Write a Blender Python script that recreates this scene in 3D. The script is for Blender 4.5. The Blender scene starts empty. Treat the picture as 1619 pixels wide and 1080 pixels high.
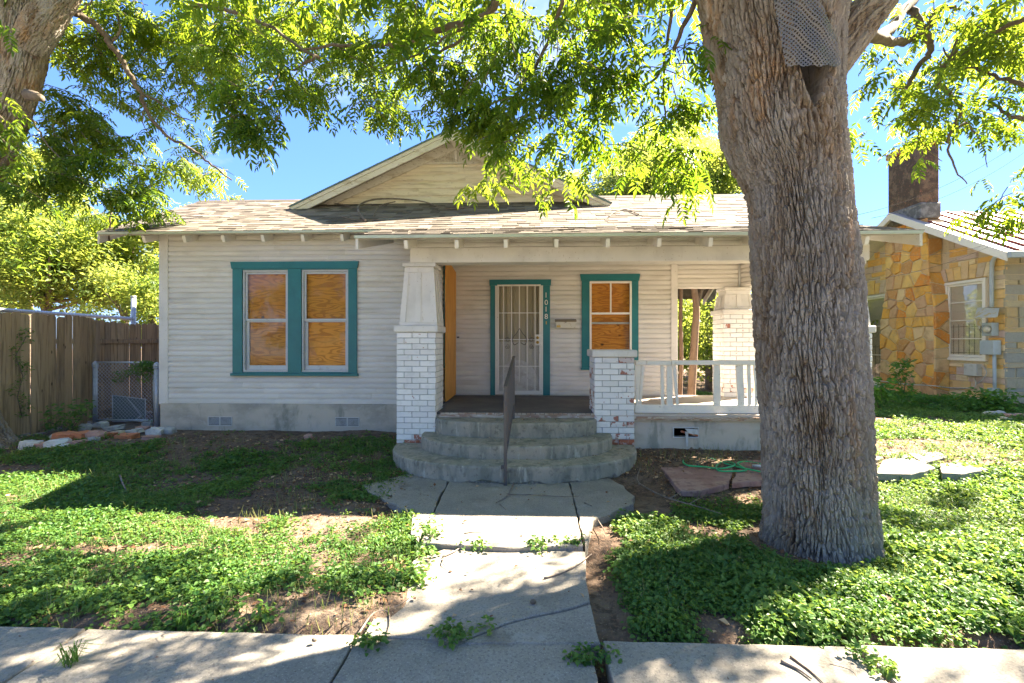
import bpy, math, random
import numpy as np
from mathutils import Vector, Matrix

random.seed(7); rng = np.random.default_rng(7)
scene = bpy.context.scene
C = scene.collection
PI = math.pi

# ------------------------------------------------------------------ camera, world, sun, exposure
EYE = 1.64; FPX = 740.0; YAW = math.radians(2.2)
cam_d = bpy.data.cameras.new("camera"); cam = bpy.data.objects.new("camera", cam_d); C.objects.link(cam)
cam.location = (0, 0, EYE); cam.rotation_euler = (PI/2, 0, YAW)
cam_d.sensor_width = 36.0; cam_d.lens = 36.0*FPX/1619.0; cam_d.clip_start = 0.05; cam_d.clip_end = 600
scene.camera = cam
SUN = Vector((1.9, 1.2, 2.13)).normalized()            # towards the sun: right of and behind the house
SUN_EL = math.asin(SUN.z); SUN_AZ = math.atan2(SUN.x, SUN.y)
world = bpy.data.worlds.new("World"); scene.world = world; world.use_nodes = True
wn = world.node_tree; wn.nodes.clear()
sky = wn.nodes.new('ShaderNodeTexSky'); sky.sky_type = 'NISHITA'; sky.sun_disc = False
sky.sun_elevation = SUN_EL; sky.sun_rotation = SUN_AZ; sky.air_density = 1.0; sky.dust_density = 0.15; sky.ozone_density = 2.5; sky.altitude = 600
geo = wn.nodes.new('ShaderNodeTexCoord'); mp = wn.nodes.new('ShaderNodeMapping'); mp.inputs['Scale'].default_value = (1.0, 1.0, 2.6)
cn = wn.nodes.new('ShaderNodeTexNoise'); cn.inputs['Scale'].default_value = 2.1; cn.inputs['Detail'].default_value = 7; cn.inputs['Roughness'].default_value = .58
cr = wn.nodes.new('ShaderNodeValToRGB'); cr.color_ramp.elements[0].position = .51; cr.color_ramp.elements[1].position = .84
cmix = wn.nodes.new('ShaderNodeMix'); cmix.data_type = 'RGBA'
cm = wn.nodes.new('ShaderNodeMath'); cm.operation = 'MULTIPLY'; cm.inputs[1].default_value = .6
bg = wn.nodes.new('ShaderNodeBackground'); bg.inputs[1].default_value = 0.075
wo = wn.nodes.new('ShaderNodeOutputWorld')
L = wn.links.new
L(geo.outputs['Generated'], mp.inputs[0]); L(mp.outputs[0], cn.inputs['Vector']); L(cn.outputs[0], cr.inputs[0])
tint = wn.nodes.new('ShaderNodeMix'); tint.data_type = 'RGBA'; tint.blend_type = 'MULTIPLY'; tint.inputs[0].default_value = 1; tint.inputs[7].default_value = (.60, .76, 1.04, 1)
L(sky.outputs[0], tint.inputs[6]); L(cr.outputs[0], cm.inputs[0]); L(cm.outputs[0], cmix.inputs[0]); 
deep = wn.nodes.new('ShaderNodeMix'); deep.data_type = 'RGBA'; deep.inputs[0].default_value = .70; deep.inputs[7].default_value = (.22, .66, 2.1, 1); L(tint.outputs[2], deep.inputs[6]); L(deep.outputs[2], cmix.inputs[6])
cmix.inputs[7].default_value = (3.0, 3.1, 3.3, 1)
L(cmix.outputs[2], bg.inputs[0]); L(bg.outputs[0], wo.inputs[0])
sd = bpy.data.lights.new("sun", 'SUN'); sd.energy = 5.0; sd.angle = math.radians(0.55); sd.color = (1.0, .93, .80)
so = bpy.data.objects.new("sun", sd); C.objects.link(so); so.location = (20, 15, 25)
so.rotation_euler = SUN.to_track_quat('Z', 'Y').to_euler()
scene.view_settings.view_transform = 'Standard'; scene.view_settings.look = 'None'
scene.view_settings.exposure = 3.25; scene.view_settings.gamma = 1.0; scene.view_settings.use_curve_mapping = False
scene.view_settings.use_white_balance = True; scene.view_settings.white_balance_temperature = 7300; scene.view_settings.white_balance_tint = 12
scene.render.engine = 'CYCLES'
scene.cycles.max_bounces = 9; scene.cycles.diffuse_bounces = 5; scene.cycles.glossy_bounces = 3
scene.cycles.transmission_bounces = 6; scene.cycles.transparent_max_bounces = 12
scene.cycles.use_denoising = True; scene.cycles.caustics_reflective = False; scene.cycles.caustics_refractive = False
scene.cycles.sample_clamp_indirect = 6.0

# ------------------------------------------------------------------ from the photograph's pixels to places in the yard
cT, sT = math.cos(YAW), math.sin(YAW)
def ratio(u):
    a = (u-809.5)/FPX
    return (a*cT - sT)/(cT + a*sT)
def PX(u, Y): return Y*ratio(u)
def PY(u, X): return X/ratio(u)
def depth(x, y): return -x*sT + y*cT
def PZ(v, x, y): return EYE - (v-540.0)*depth(x, y)/FPX
def HP(u, v, Y):
    x = PX(u, Y); return x, PZ(v, x, Y)
def at(u, v, Y):
    x = PX(u, Y); return Vector((x, Y, PZ(v, x, Y)))
def uv_of(x, y, z):
    d = -x*sT + y*cT
    return 809.5 + FPX*(x*cT + y*sT)/d, 540 - FPX*(z-EYE)/d

# ------------------------------------------------------------------ noise for geometry
def _h(ix, iy, iz, s=0):
    with np.errstate(over='ignore'):
        n = (ix.astype(np.uint32)*np.uint32(374761393) + iy.astype(np.uint32)*np.uint32(668265263)
             + iz.astype(np.uint32)*np.uint32(2147483647) + np.uint32(s*974711+13))
        n = (n ^ (n >> np.uint32(13)))*np.uint32(1274126177)
        n = (n ^ (n >> np.uint32(16)))*np.uint32(2246822519)
        n = n ^ (n >> np.uint32(13))
    return n.astype(np.float64)/4294967295.0
def vnoise(x, y, z=0, s=0):
    x = np.asarray(x, float)+1000; y = np.asarray(y, float)+1000; z = np.asarray(z, float)+1000+0*x
    ix, iy, iz = np.floor(x).astype(np.int64), np.floor(y).astype(np.int64), np.floor(z).astype(np.int64)
    fx, fy, fz = x-ix, y-iy, z-iz
    fx, fy, fz = fx*fx*(3-2*fx), fy*fy*(3-2*fy), fz*fz*(3-2*fz)
    r = 0
    for a in (0, 1):
        for b in (0, 1):
            for c in (0, 1):
                r = r + _h(ix+a, iy+b, iz+c, s)*(fx if a else 1-fx)*(fy if b else 1-fy)*(fz if c else 1-fz)
    return r
def fbm(x, y, z=0, o=4, s=0):
    x = np.asarray(x, float); y = np.asarray(y, float); r = 0; amp = .5
    for k in range(o):
        r = r + amp*vnoise(x*2**k, y*2**k, np.asarray(z)*2**k, s+k); amp *= .5
    return r
def worley(x, y, s=0):
    x = np.asarray(x, float)+500; y = np.asarray(y, float)+500
    ix, iy = np.floor(x).astype(np.int64), np.floor(y).astype(np.int64)
    f1 = np.full(x.shape, 9.); f2 = np.full(x.shape, 9.); cid = np.zeros(x.shape)
    for a in (-1, 0, 1):
        for b in (-1, 0, 1):
            jx, jy = _h(ix+a, iy+b, ix*0, s), _h(ix+a, iy+b, ix*0, s+5)
            d = np.hypot(ix+a+.1+.8*jx-x, iy+b+.1+.8*jy-y)
            closer = d < f1
            f2 = np.where(closer, f1, np.minimum(f2, d)); cid = np.where(closer, jx, cid); f1 = np.where(closer, d, f1)
    return f1, f2, cid
def sstep(a, b, x):
    t = np.clip((np.asarray(x, float)-a)/(b-a), 0, 1); return t*t*(3-2*t)

# ------------------------------------------------------------------ objects
def tag(o, label=None, cat=None, group=None, kind=None):
    if label: o['label'] = label
    if cat: o['category'] = cat
    if group: o['group'] = group
    if kind: o['kind'] = kind
    return o
def thing(name, loc, label=None, cat=None, group=None, kind=None):
    o = bpy.data.objects.new(name, None); C.objects.link(o); o.location = loc; o.empty_display_size = .2
    return tag(o, label, cat, group, kind)
def origin_of(o):
    v = Vector((0, 0, 0))
    while o is not None: v = v + Vector(o.location); o = o.parent
    return v
def part(name, parent):
    o = bpy.data.objects.new(name, None); C.objects.link(o); o.parent = parent; o.empty_display_size = .1
    return o
def link(name, me, parent=None, loc=None):
    o = bpy.data.objects.new(name, me); C.objects.link(o)
    if parent is not None: o.parent = parent
    if loc is not None: o.location = loc
    return o
class MB:
    """collects shapes given in world coordinates into ONE mesh"""
    def __init__(s): s.v = []; s.f = []; s.sm = []
    def add(s, vs, fs, smooth=False):
        b = len(s.v); s.v += [tuple(p) for p in vs]; s.f += [tuple(i+b for i in f) for f in fs]; s.sm += [smooth]*len(fs); return s
    def box(s, x0, x1, y0, y1, z0, z1, c=0.0):
        return s.obox(Vector(((x0+x1)/2, (y0+y1)/2, (z0+z1)/2)), (abs(x1-x0)/2, abs(y1-y0)/2, abs(z1-z0)/2), None, c)
    def obox(s, ctr, half, R=None, c=0.0, jit=0.0):
        hx, hy, hz = half; R = R or Matrix.Identity(3); ctr = Vector(ctr)
        if c <= 0:
            vs = [ctr + R @ Vector((sx*hx, sy*hy, sz*hz)) for sx in (-1, 1) for sy in (-1, 1) for sz in (-1, 1)]
            return s.add(vs, [(0, 1, 3, 2), (4, 6, 7, 5), (0, 4, 5, 1), (2, 3, 7, 6), (0, 2, 6, 4), (1, 5, 7, 3)])
        c = min(c, hx*.8, hy*.8, hz*.8); vs = []; idx = {}
        for sx in (-1, 1):
            for sy in (-1, 1):
                for sz in (-1, 1):
                    j = Vector((random.uniform(-jit, jit), random.uniform(-jit, jit), random.uniform(-jit, jit)))
                    for ax in range(3):
                        p = Vector((sx*(hx-(c if ax != 0 else 0)), sy*(hy-(c if ax != 1 else 0)), sz*(hz-(c if ax != 2 else 0))))+j
                        idx[(sx, sy, sz, ax)] = len(vs); vs.append(ctr + R @ p)
        fs = []
        for ax in range(3):
            o1, o2 = [(1, 2), (2, 0), (0, 1)][ax]
            for sg in (-1, 1):
                q = []
                for a, b in ((-1, -1), (1, -1), (1, 1), (-1, 1)):
                    k = [0, 0, 0]; k[ax] = sg; k[o1] = a; k[o2] = b; q.append(idx[(k[0], k[1], k[2], ax)])
                fs.append(tuple(q if sg > 0 else q[::-1]))
            for a in (-1, 1):
                for b in (-1, 1):
                    k0 = [0, 0, 0]; k1 = [0, 0, 0]
                    k0[ax] = -1; k1[ax] = 1; k0[o1] = k1[o1] = a; k0[o2] = k1[o2] = b
                    q = [idx[(*k0, o1)], idx[(*k1, o1)], idx[(*k1, o2)], idx[(*k0, o2)]]
                    fs.append(tuple(q if a*b > 0 else q[::-1]))
        for sx in (-1, 1):
            for sy in (-1, 1):
                for sz in (-1, 1):
                    t = [idx[(sx, sy, sz, a)] for a in range(3)]
                    fs.append(tuple(t if sx*sy*sz > 0 else t[::-1]))
        return s.add(vs, fs)
    def prism(s, poly, vec, smooth=False):
        """poly: 3D points of one end; vec: extrusion"""
        n = len(poly); vec = Vector(vec); a = [Vector(p) for p in poly]; b = [p+vec for p in a]
        return s.add(a+b, [tuple(range(n))[::-1], tuple(range(n, 2*n))] + [(i, (i+1) % n, n+(i+1) % n, n+i) for i in range(n)], smooth)
    def tube(s, pts, rad, n=8, cap=True, smooth=True):
        pts = [Vector(p) for p in pts]; m = len(pts)
        if not hasattr(rad, '__len__'): rad = [rad]*m
        t0 = (pts[1]-pts[0]).normalized(); a = t0.orthogonal().normalized(); vs = []
        for i in range(m):
            t = ((pts[min(i+1, m-1)]-pts[max(i-1, 0)])).normalized()
            a = (a - t*a.dot(t)).normalized(); b = t.cross(a)
            for k in range(n):
                th = 2*PI*k/n; vs.append(pts[i] + (a*math.cos(th)+b*math.sin(th))*rad[i])
        fs = [(i*n+k, i*n+(k+1) % n, (i+1)*n+(k+1) % n, (i+1)*n+k) for i in range(m-1) for k in range(n)]
        if cap: fs += [tuple(range(n))[::-1], tuple(range((m-1)*n, m*n))]
        return s.add(vs, fs, smooth)
    def build(s, name, mat, parent=None, base=None):
        if parent is not None: og = origin_of(parent)
        elif base is not None: og = Vector(base)
        else:
            xs = [p[0] for p in s.v]; ys = [p[1] for p in s.v]; zs = [p[2] for p in s.v]
            og = Vector(((min(xs)+max(xs))/2, (min(ys)+max(ys))/2, min(zs)))
        me = bpy.data.meshes.new(name); me.from_pydata([(p[0]-og.x, p[1]-og.y, p[2]-og.z) for p in s.v], [], s.f)
        me.polygons.foreach_set('use_smooth', s.sm); me.materials.append(mat); me.update()
        o = link(name, me, parent, None if parent is not None else og)
        return o
def np_mesh(name, V, Q, mat, rnd=None, smooth=False):
    """V (n,3), Q (m,4) quads"""
    me = bpy.data.meshes.new(name); V = np.ascontiguousarray(V, np.float32); Q = np.ascontiguousarray(Q, np.int32)
    me.vertices.add(len(V)); me.vertices.foreach_set('co', V.ravel())
    me.loops.add(Q.size); me.loops.foreach_set('vertex_index', Q.ravel())
    me.polygons.add(len(Q)); me.polygons.foreach_set('loop_start', np.arange(0, Q.size, Q.shape[1], dtype=np.int32))
    me.polygons.foreach_set('loop_total', np.full(len(Q), Q.shape[1], np.int32))
    me.polygons.foreach_set('use_smooth', np.full(len(Q), smooth))
    if rnd is not None:
        a = me.attributes.new('rnd', 'FLOAT', 'POINT'); a.data.foreach_set('value', np.ascontiguousarray(rnd, np.float32))
    me.materials.append(mat); me.update(calc_edges=True)
    return me
def catmull(pts, k=6):
    P = [Vector(p) for p in pts]; P = [P[0]*2-P[1]] + P + [P[-1]*2-P[-2]]; out = []
    for i in range(1, len(P)-2):
        for j in range(k):
            t = j/k; a, b, c, d = P[i-1], P[i], P[i+1], P[i+2]
            out.append(.5*((2*b)+(c-a)*t+(2*a-5*b+4*c-d)*t*t+(3*b-a-3*c+d)*t*t*t))
    out.append(P[-2]); return out

# ------------------------------------------------------------------ materials
def mat(name, base, layers=(), rough=.8, bump=None, spec=.3, metal=0., coord='Object', bumps=(), alpha_grid=None):
    m = bpy.data.materials.new(name); m.use_nodes = True; nt = m.node_tree; nt.nodes.clear(); N = nt.nodes.new; K = nt.links.new
    out = N('ShaderNodeOutputMaterial'); p = N('ShaderNodeBsdfPrincipled'); K(p.outputs[0], out.inputs[0])
    p.inputs['Roughness'].default_value = rough; p.inputs['Specular IOR Level'].default_value = spec; p.inputs['Metallic'].default_value = metal
    tc = N('ShaderNodeTexCoord'); oi = N('ShaderNodeObjectInfo')
    if coord == 'Object':
        off = N('ShaderNodeVectorMath'); off.operation = 'SCALE'; off.inputs[0].default_value = (17.3, 9.1, 23.7); K(oi.outputs['Random'], off.inputs['Scale'])
        ad = N('ShaderNodeVectorMath'); K(tc.outputs['Object'], ad.inputs[0]); K(off.outputs[0], ad.inputs[1]); src = ad.outputs[0]
    else:
        g = N('ShaderNodeNewGeometry'); src = g.outputs['Position']
    def tex(kind, sc, detail=5, dist=0.):
        mpn = N('ShaderNodeMapping'); K(src, mpn.inputs[0])
        mpn.inputs['Scale'].default_value = sc if hasattr(sc, '__len__') else (sc, sc, sc)
        if kind == 'noise':
            t = N('ShaderNodeTexNoise'); t.inputs['Scale'].default_value = 1; t.inputs['Detail'].default_value = detail
            t.inputs['Roughness'].default_value = .6; t.inputs['Distortion'].default_value = dist; K(mpn.outputs[0], t.inputs['Vector']); return t.outputs[0]
        if kind == 'wave':
            t = N('ShaderNodeTexWave'); t.inputs['Scale'].default_value = 1; t.inputs['Distortion'].default_value = dist or 6
            t.inputs['Detail'].default_value = 3; t.inputs['Detail Scale'].default_value = .6; K(mpn.outputs[0], t.inputs['Vector']); return t.outputs['Fac']
        if kind == 'ring':
            t = N('ShaderNodeTexNoise'); t.inputs['Scale'].default_value = 1; t.inputs['Detail'].default_value = 1.2; t.inputs['Roughness'].default_value = .4; K(mpn.outputs[0], t.inputs['Vector'])
            a1 = N('ShaderNodeMath'); a1.operation = 'MULTIPLY'; a1.inputs[1].default_value = dist or 70; K(t.outputs[0], a1.inputs[0])
            a2 = N('ShaderNodeMath'); a2.operation = 'SINE'; K(a1.outputs[0], a2.inputs[0]); a3 = N('ShaderNodeMath'); a3.operation = 'MULTIPLY_ADD'; a3.inputs[1].default_value = .5; a3.inputs[2].default_value = .5; K(a2.outputs[0], a3.inputs[0]); return a3.outputs[0]
        if kind == 'vor':
            t = N('ShaderNodeTexVoronoi'); t.feature = 'DISTANCE_TO_EDGE'; t.inputs['Scale'].default_value = 1; K(mpn.outputs[0], t.inputs['Vector']); return t.outputs['Distance']
        if kind == 'spot':
            t = N('ShaderNodeTexVoronoi'); t.inputs['Scale'].default_value = 1; K(mpn.outputs[0], t.inputs['Vector']); return t.outputs['Distance']
    if isinstance(base, list):
        r = N('ShaderNodeValToRGB'); r.color_ramp.interpolation = 'CONSTANT'; e = r.color_ramp.elements
        while len(e) < len(base): e.new(.5)
        for i, c in enumerate(base): e[i].position = i/len(base); e[i].color = (*c, 1)
        K(oi.outputs['Random'], r.inputs[0]); col = r.outputs[0]
    else:
        r = N('ShaderNodeRGB'); r.outputs[0].default_value = (*base, 1); col = r.outputs[0]
    for ly in layers:
        kind, sc, lo, hi, c, amt = ly[:6]; dist = ly[6] if len(ly) > 6 else 0.
        if kind == 'rnd':
            at_ = N('ShaderNodeAttribute'); at_.attribute_name = 'rnd'; f = at_.outputs['Fac']
        elif kind == 'obj': f = oi.outputs['Random']
        else: f = tex(kind, sc, dist=dist)
        mr = N('ShaderNodeMapRange'); mr.interpolation_type = 'SMOOTHSTEP'
        mr.inputs[1].default_value = lo; mr.inputs[2].default_value = hi; mr.inputs[4].default_value = amt; K(f, mr.inputs[0])
        mx = N('ShaderNodeMix'); mx.data_type = 'RGBA'; K(mr.outputs[0], mx.inputs[0]); K(col, mx.inputs[6]); mx.inputs[7].default_value = (*c, 1); col = mx.outputs[2]
    K(col, p.inputs['Base Color'])
    nrm = None
    for b in ([bump] if bump else []) + list(bumps):
        kind, sc, st, dist = b
        bn = N('ShaderNodeBump'); bn.inputs['Strength'].default_value = st; bn.inputs['Distance'].default_value = dist
        K(tex(kind, sc, 6), bn.inputs['Height'])
        if nrm is not None: K(nrm, bn.inputs['Normal'])
        nrm = bn.outputs[0]
    if nrm is not None: K(nrm, p.inputs['Normal'])
    return m
def leaf_mat(name, dark, light, tdark, tlight, tmix=.5, gloss=.35, back=None):
    m = bpy.data.materials.new(name); m.use_nodes = True; nt = m.node_tree; nt.nodes.clear(); N = nt.nodes.new; K = nt.links.new
    out = N('ShaderNodeOutputMaterial'); a = N('ShaderNodeAttribute'); a.attribute_name = 'rnd'
    def mixc(c0, c1):
        x = N('ShaderNodeMix'); x.data_type = 'RGBA'; K(a.outputs['Fac'], x.inputs[0]); x.inputs[6].default_value = (*c0, 1); x.inputs[7].default_value = (*c1, 1); return x.outputs[2]
    d = N('ShaderNodeBsdfPrincipled'); d.inputs['Roughness'].default_value = .5; d.inputs['Specular IOR Level'].default_value = gloss; K(mixc(dark, light), d.inputs['Base Color'])
    t = N('ShaderNodeBsdfTranslucent'); K(mixc(tdark, tlight), t.inputs[0])
    x = N('ShaderNodeMixShader'); x.inputs[0].default_value = tmix; K(d.outputs[0], x.inputs[1]); K(t.outputs[0], x.inputs[2]); K(x.outputs[0], out.inputs[0])
    return m
def glass_mat(name, tint=(.9, .95, .93), refl=.12):
    m = bpy.data.materials.new(name); m.use_nodes = True; nt = m.node_tree; nt.nodes.clear(); N = nt.nodes.new; K = nt.links.new
    out = N('ShaderNodeOutputMaterial'); t = N('ShaderNodeBsdfTransparent'); t.inputs[0].default_value = (*tint, 1)
    g = N('ShaderNodeBsdfGlossy'); g.inputs['Roughness'].default_value = .03
    fr = N('ShaderNodeFresnel'); fr.inputs[0].default_value = 1.5
    ma = N('ShaderNodeMath'); ma.operation = 'MULTIPLY'; ma.inputs[1].default_value = refl; K(fr.outputs[0], ma.inputs[0])
    tc = N('ShaderNodeTexCoord'); nz = N('ShaderNodeTexNoise'); nz.inputs['Scale'].default_value = 5; K(tc.outputs['Object'], nz.inputs['Vector'])
    b = N('ShaderNodeBump'); b.inputs['Strength'].default_value = .05; K(nz.outputs[0], b.inputs['Height']); K(b.outputs[0], g.inputs['Normal'])
    dz = N('ShaderNodeBsdfDiffuse'); dz.inputs[0].default_value = (.5, .48, .43, 1); tm = N('ShaderNodeMixShader'); tm.inputs[0].default_value = .008; K(t.outputs[0], tm.inputs[1]); K(dz.outputs[0], tm.inputs[2])
    x = N('ShaderNodeMixShader'); K(ma.outputs[0], x.inputs[0]); K(tm.outputs[0], x.inputs[1]); K(g.outputs[0], x.inputs[2]); K(x.outputs[0], out.inputs[0])
    return m

m_siding = mat('painted_siding', (.67, .64, .585), [
    ('noise', (1.2, 1.2, 3), .40, .75, (.53, .50, .45), .6),
    ('noise', (7, 7, 26), .50, .75, (.60, .57, .52), .5),
    ('noise', (2.6, 30, 60), .63, .68, (.60, .46, .33), .8), ('noise', (1.0, 1.0, 1.4), .52, .68, (.46, .42, .36), .55),
    ('spot', (26, 26, 26), .10, .04, (.20, .13, .08), .7),
    ('obj', 1, .2, 1, (.56, .54, .50), .5)], rough=.62, bump=('noise', (12, 60, 60), .35, .004))
m_trim = mat('painted_trim', (.68, .65, .60), [
    ('noise', (2, 2, 2), .4, .7, (.46, .44, .40), .5), ('noise', (30, 30, 8), .62, .74, (.42, .36, .27), .55),
    ('spot', (18, 18, 18), .12, .05, (.28, .17, .08), .8)], rough=.6, bump=('noise', (40, 40, 10), .3, .004))
m_gable = mat('gable_siding', (.76, .69, .54), [
    ('noise', (1.5, 2, 14), .45, .65, (.42, .34, .22), .6), ('noise', (5, 8, 40), .55, .7, (.70, .66, .56), .6),
    ('noise', (9, 9, 60), .62, .7, (.22, .16, .10), .6)], rough=.75, bump=('noise', (10, 40, 60), .4, .004))
m_barge = mat('weathered_white_board', (.68, .65, .57), [
    ('noise', (3, 3, 12), .5, .66, (.45, .38, .27), .65), ('noise', (14, 14, 40), .58, .68, (.24, .19, .13), .7)], rough=.75, bump=('noise', (10, 40, 60), .4, .004))
m_greentrim = mat('pale_green_drip_edge', (.50, .56, .47), [('noise', (3, 9, 9), .5, .7, (.36, .37, .30), .6)], rough=.5)
m_soffit = mat('soffit_wood', (.42, .38, .32), [('noise', (4, 30, 4), .45, .7, (.24, .19, .14), .7)], rough=.85)
m_teal = mat('teal_paint', (.006, .155, .165), [('noise', (3, 3, 3), .4, .7, (.004, .11, .125), .6),
    ('noise', (9, 9, 9), .60, .72, (.02, .21, .21), .4)], rough=.42, spec=.4, bump=('noise', (40, 40, 14), .25, .003))
m_sash = mat('sash_paint', (.50, .52, .53), [('noise', (14, 14, 14), .55, .7, (.36, .35, .32), .6), ('noise', (40, 40, 20), .66, .72, (.66, .66, .64), .7)], rough=.5, bump=('noise', (60, 60, 20), .3, .003))
m_white = mat('white_paint', (.76, .72, .64), [('noise', (6, 6, 6), .5, .7, (.58, .57, .53), .5), ('noise', (16, 16, 40), .63, .70, (.36, .31, .25), .7)], rough=.55, bump=('noise', (30, 30, 60), .3, .003))
m_whitemetal = mat('white_enamel_steel', (.72, .68, .61), [('noise', (18, 18, 10), .66, .74, (.30, .13, .05), .8)], rough=.4, spec=.5)
m_ply = mat('plywood', (.74, .30, .045), [
    ('ring', (1.6, 1.6, 7.5), .45, .95, (.42, .13, .015), .68, 55.), ('noise', (4, 4, 4), .5, .66, (.50, .19, .03), .5), ('noise', (1.6, 1.6, 5), .5, .75, (.62, .32, .09), .5),
    ('noise', (3, 3, 46), .58, .72, (.27, .10, .02), .45), ('spot', (3.2, 3.2, 4.5), .15, .05, (.10, .035, .01), .95)], rough=.6, bump=('noise', (3, 3, 40), .2, .002))
m_plyv = mat('plywood_upright', (.62, .29, .06), [
    ('ring', (6, 6, .45), .40, .95, (.42, .16, .025), .7, 60.), ('noise', (30, 30, 1.5), .6, .7, (.24, .09, .02), .6)], rough=.6)
m_glass = glass_mat('window_glass', (.95, .94, .92), .45)
m_glassn = glass_mat('storm_glass', (.93, .93, .9), .22)
m_conc = mat('old_concrete', (.285, .255, .212), [
    ('noise', (1.1, 1.1, 1.1), .38, .66, (.185, .175, .155), .75), ('noise', (6, 6, 6), .5, .72, (.33, .315, .28), .55),
    ('noise', (60, 60, 60), .5, .62, (.15, .14, .12), .65), ('noise', (110, 110, 110), .56, .66, (.42, .40, .36), .6), ('spot', (22, 22, 22), .12, .05, (.09, .075, .06), .8), ('noise', (2.6, 2.6, 2.6), .56, .70, (.15, .13, .105), .6)],
    rough=.92, bump=('noise', (70, 70, 70), .5, .004), bumps=[('noise', (9, 9, 9), .4, .012)], coord='World')
m_steps = mat('step_concrete', (.34, .30, .235), [
    ('noise', (1.3, 1.3, 1.3), .4, .65, (.20, .21, .18), .7), ('noise', (6, 6, 2.2), .46, .64, (.11, .12, .095), .6), ('noise', (14, 14, 14), .55, .66, (.10, .09, .07), .5),
    ('noise', (16, 16, 3), .56, .70, (.46, .44, .36), .65), ('noise', (60, 60, 60), .55, .72, (.16, .155, .14), .5)],
    rough=.92, bump=('noise', (50, 50, 50), .5, .006), bumps=[('noise', (7, 7, 7), .4, .008)], coord='World')
m_found = mat('stucco_foundation', (.50, .45, .37), [
    ('noise', (1.3, 1.3, 2.2), .42, .66, (.27, .255, .22), .75), ('noise', (5, 5, 1.4), .55, .68, (.17, .19, .15), .6),
    ('noise', (12, 12, 12), .5, .7, (.47, .45, .40), .5)], rough=.92, bump=('noise', (30, 30, 30), .45, .006), coord='World')
m_vent = mat('vent_metal', (.50, .51, .50), [('noise', 9, .5, .7, (.27, .26, .24), .6)], rough=.5)
m_dark = mat('hollow_shade', (.012, .011, .010), rough=1., spec=0)  # near-black colour painted in for the shade inside hollows
m_brick = mat('painted_brick', [(.76, .75, .72), (.70, .69, .67), (.79, .78, .75), (.73, .73, .71)], [
    ('noise', (7, 7, 7), .5, .75, (.50, .51, .50), .5), ('noise', (13, 13, 13), .66, .70, (.34, .10, .055), .85)], rough=.75, bump=('noise', (40, 40, 40), .6, .005))
m_brickworn = mat('flaking_painted_brick', [(.64, .64, .62), (.58, .50, .46), (.68, .67, .65)], [
    ('noise', (9, 9, 9), .50, .55, (.36, .105, .055), .9), ('noise', (50, 50, 50), .55, .7, (.5, .48, .45), .4)], rough=.85, bump=('noise', (40, 40, 40), .7, .006))
m_brickred = mat('bare_red_brick', (.40, .13, .07), [('noise', (16, 16, 16), .5, .6, (.58, .50, .46), .7), ('noise', (40, 40, 40), .5, .7, (.25, .075, .04), .6)], rough=.9, bump=('noise', (40, 40, 40), .7, .006))
m_mortar = mat('painted_mortar', (.40, .41, .41), [('noise', 20, .5, .7, (.27, .26, .24), .6)], rough=.9, bump=('noise', 50, .5, .006))
m_floor = mat('worn_grey_porch_floor', (.085, .085, .088), [('noise', (2, 2, 2), .45, .65, (.15, .145, .135), .6), ('noise', (14, 60, 14), .6, .7, (.28, .25, .20), .4)], rough=.7, bump=('noise', (20, 60, 20), .3, .004), coord='World')
m_floorpale = mat('pale_porch_floor', (.50, .44, .39), [('noise', (2, 2, 2), .45, .65, (.36, .31, .27), .6)], rough=.75, coord='World')
m_oldwood = mat('old_flaked_beam', (.50, .42, .34), [('noise', (4, 20, 20), .45, .6, (.30, .15, .09), .7), ('noise', (9, 30, 30), .55, .62, (.62, .60, .54), .7)], rough=.85, bump=('noise', (5, 30, 30), .6, .006))
m_steel = mat('rusty_dark_steel', (.075, .07, .068), [('noise', 12, .5, .7, (.14, .075, .045), .6)], rough=.5, spec=.4, bump=('noise', 60, .3, .003))
m_galv = mat('galvanised_steel', (.44, .47, .50), [('noise', 20, .45, .7, (.33, .35, .37), .6)], rough=.45, metal=.35)
m_wire = mat('galvanised_wire', (.42, .44, .46), rough=.4, metal=.5)
m_fence = mat('weathered_fence_wood', [(.36, .25, .145), (.30, .205, .12), (.42, .30, .18), (.27, .195, .125)], [
    ('noise', (26, 26, 1.4), .45, .66, (.15, .10, .06), .75), ('noise', (60, 60, 3), .55, .7, (.38, .30, .20), .55),
    ('noise', (2, 2, 1.2), .55, .75, (.14, .11, .085), .6), ('spot', (8, 8, 3.0), .13, .05, (.035, .022, .012), .9)], rough=.9, bump=('noise', (50, 50, 3), .8, .006))
m_bark = mat('ridged_grey_brown_bark', (.165, .112, .07), [
    ('noise', (55, 55, 7), .46, .62, (.27, .21, .14), .75), ('noise', (90, 90, 12), .52, .64, (.075, .05, .035), .8),
    ('noise', (7, 7, 1.6), .45, .66, (.27, .21, .15), .8), ('noise', (26, 26, 4), .52, .64, (.085, .06, .042), .75),
    ('noise', (1.1, 1.1, .5), .50, .66, (.27, .25, .225), .6), ('noise', (3.5, 3.5, .9), .56, .70, (.40, .22, .10), .6),
    ('noise', (1.5, 1.5, .7), .50, .60, (.33, .315, .29), .6), ('noise', (2.3, 2.3, .5), .56, .66, (.42, .25, .12), .55), ('noise', (11, 11, 3), .60, .70, (.46, .43, .38), .6), ('noise', (30, 30, 3), .56, .64, (.06, .042, .03), .6), ('rnd', 1, .3, .8, (.30, .27, .23), .5)],
    rough=.95, bump=('noise', (60, 60, 18), .9, .010), bumps=[('noise', (20, 20, 5), .8, .02)])
m_branch = mat('branch_bark', (.13, .10, .075), [('noise', (10, 10, 10), .4, .65, (.21, .17, .13), .7)], rough=.95, bump=('noise', 40, .7, .008))
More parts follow.
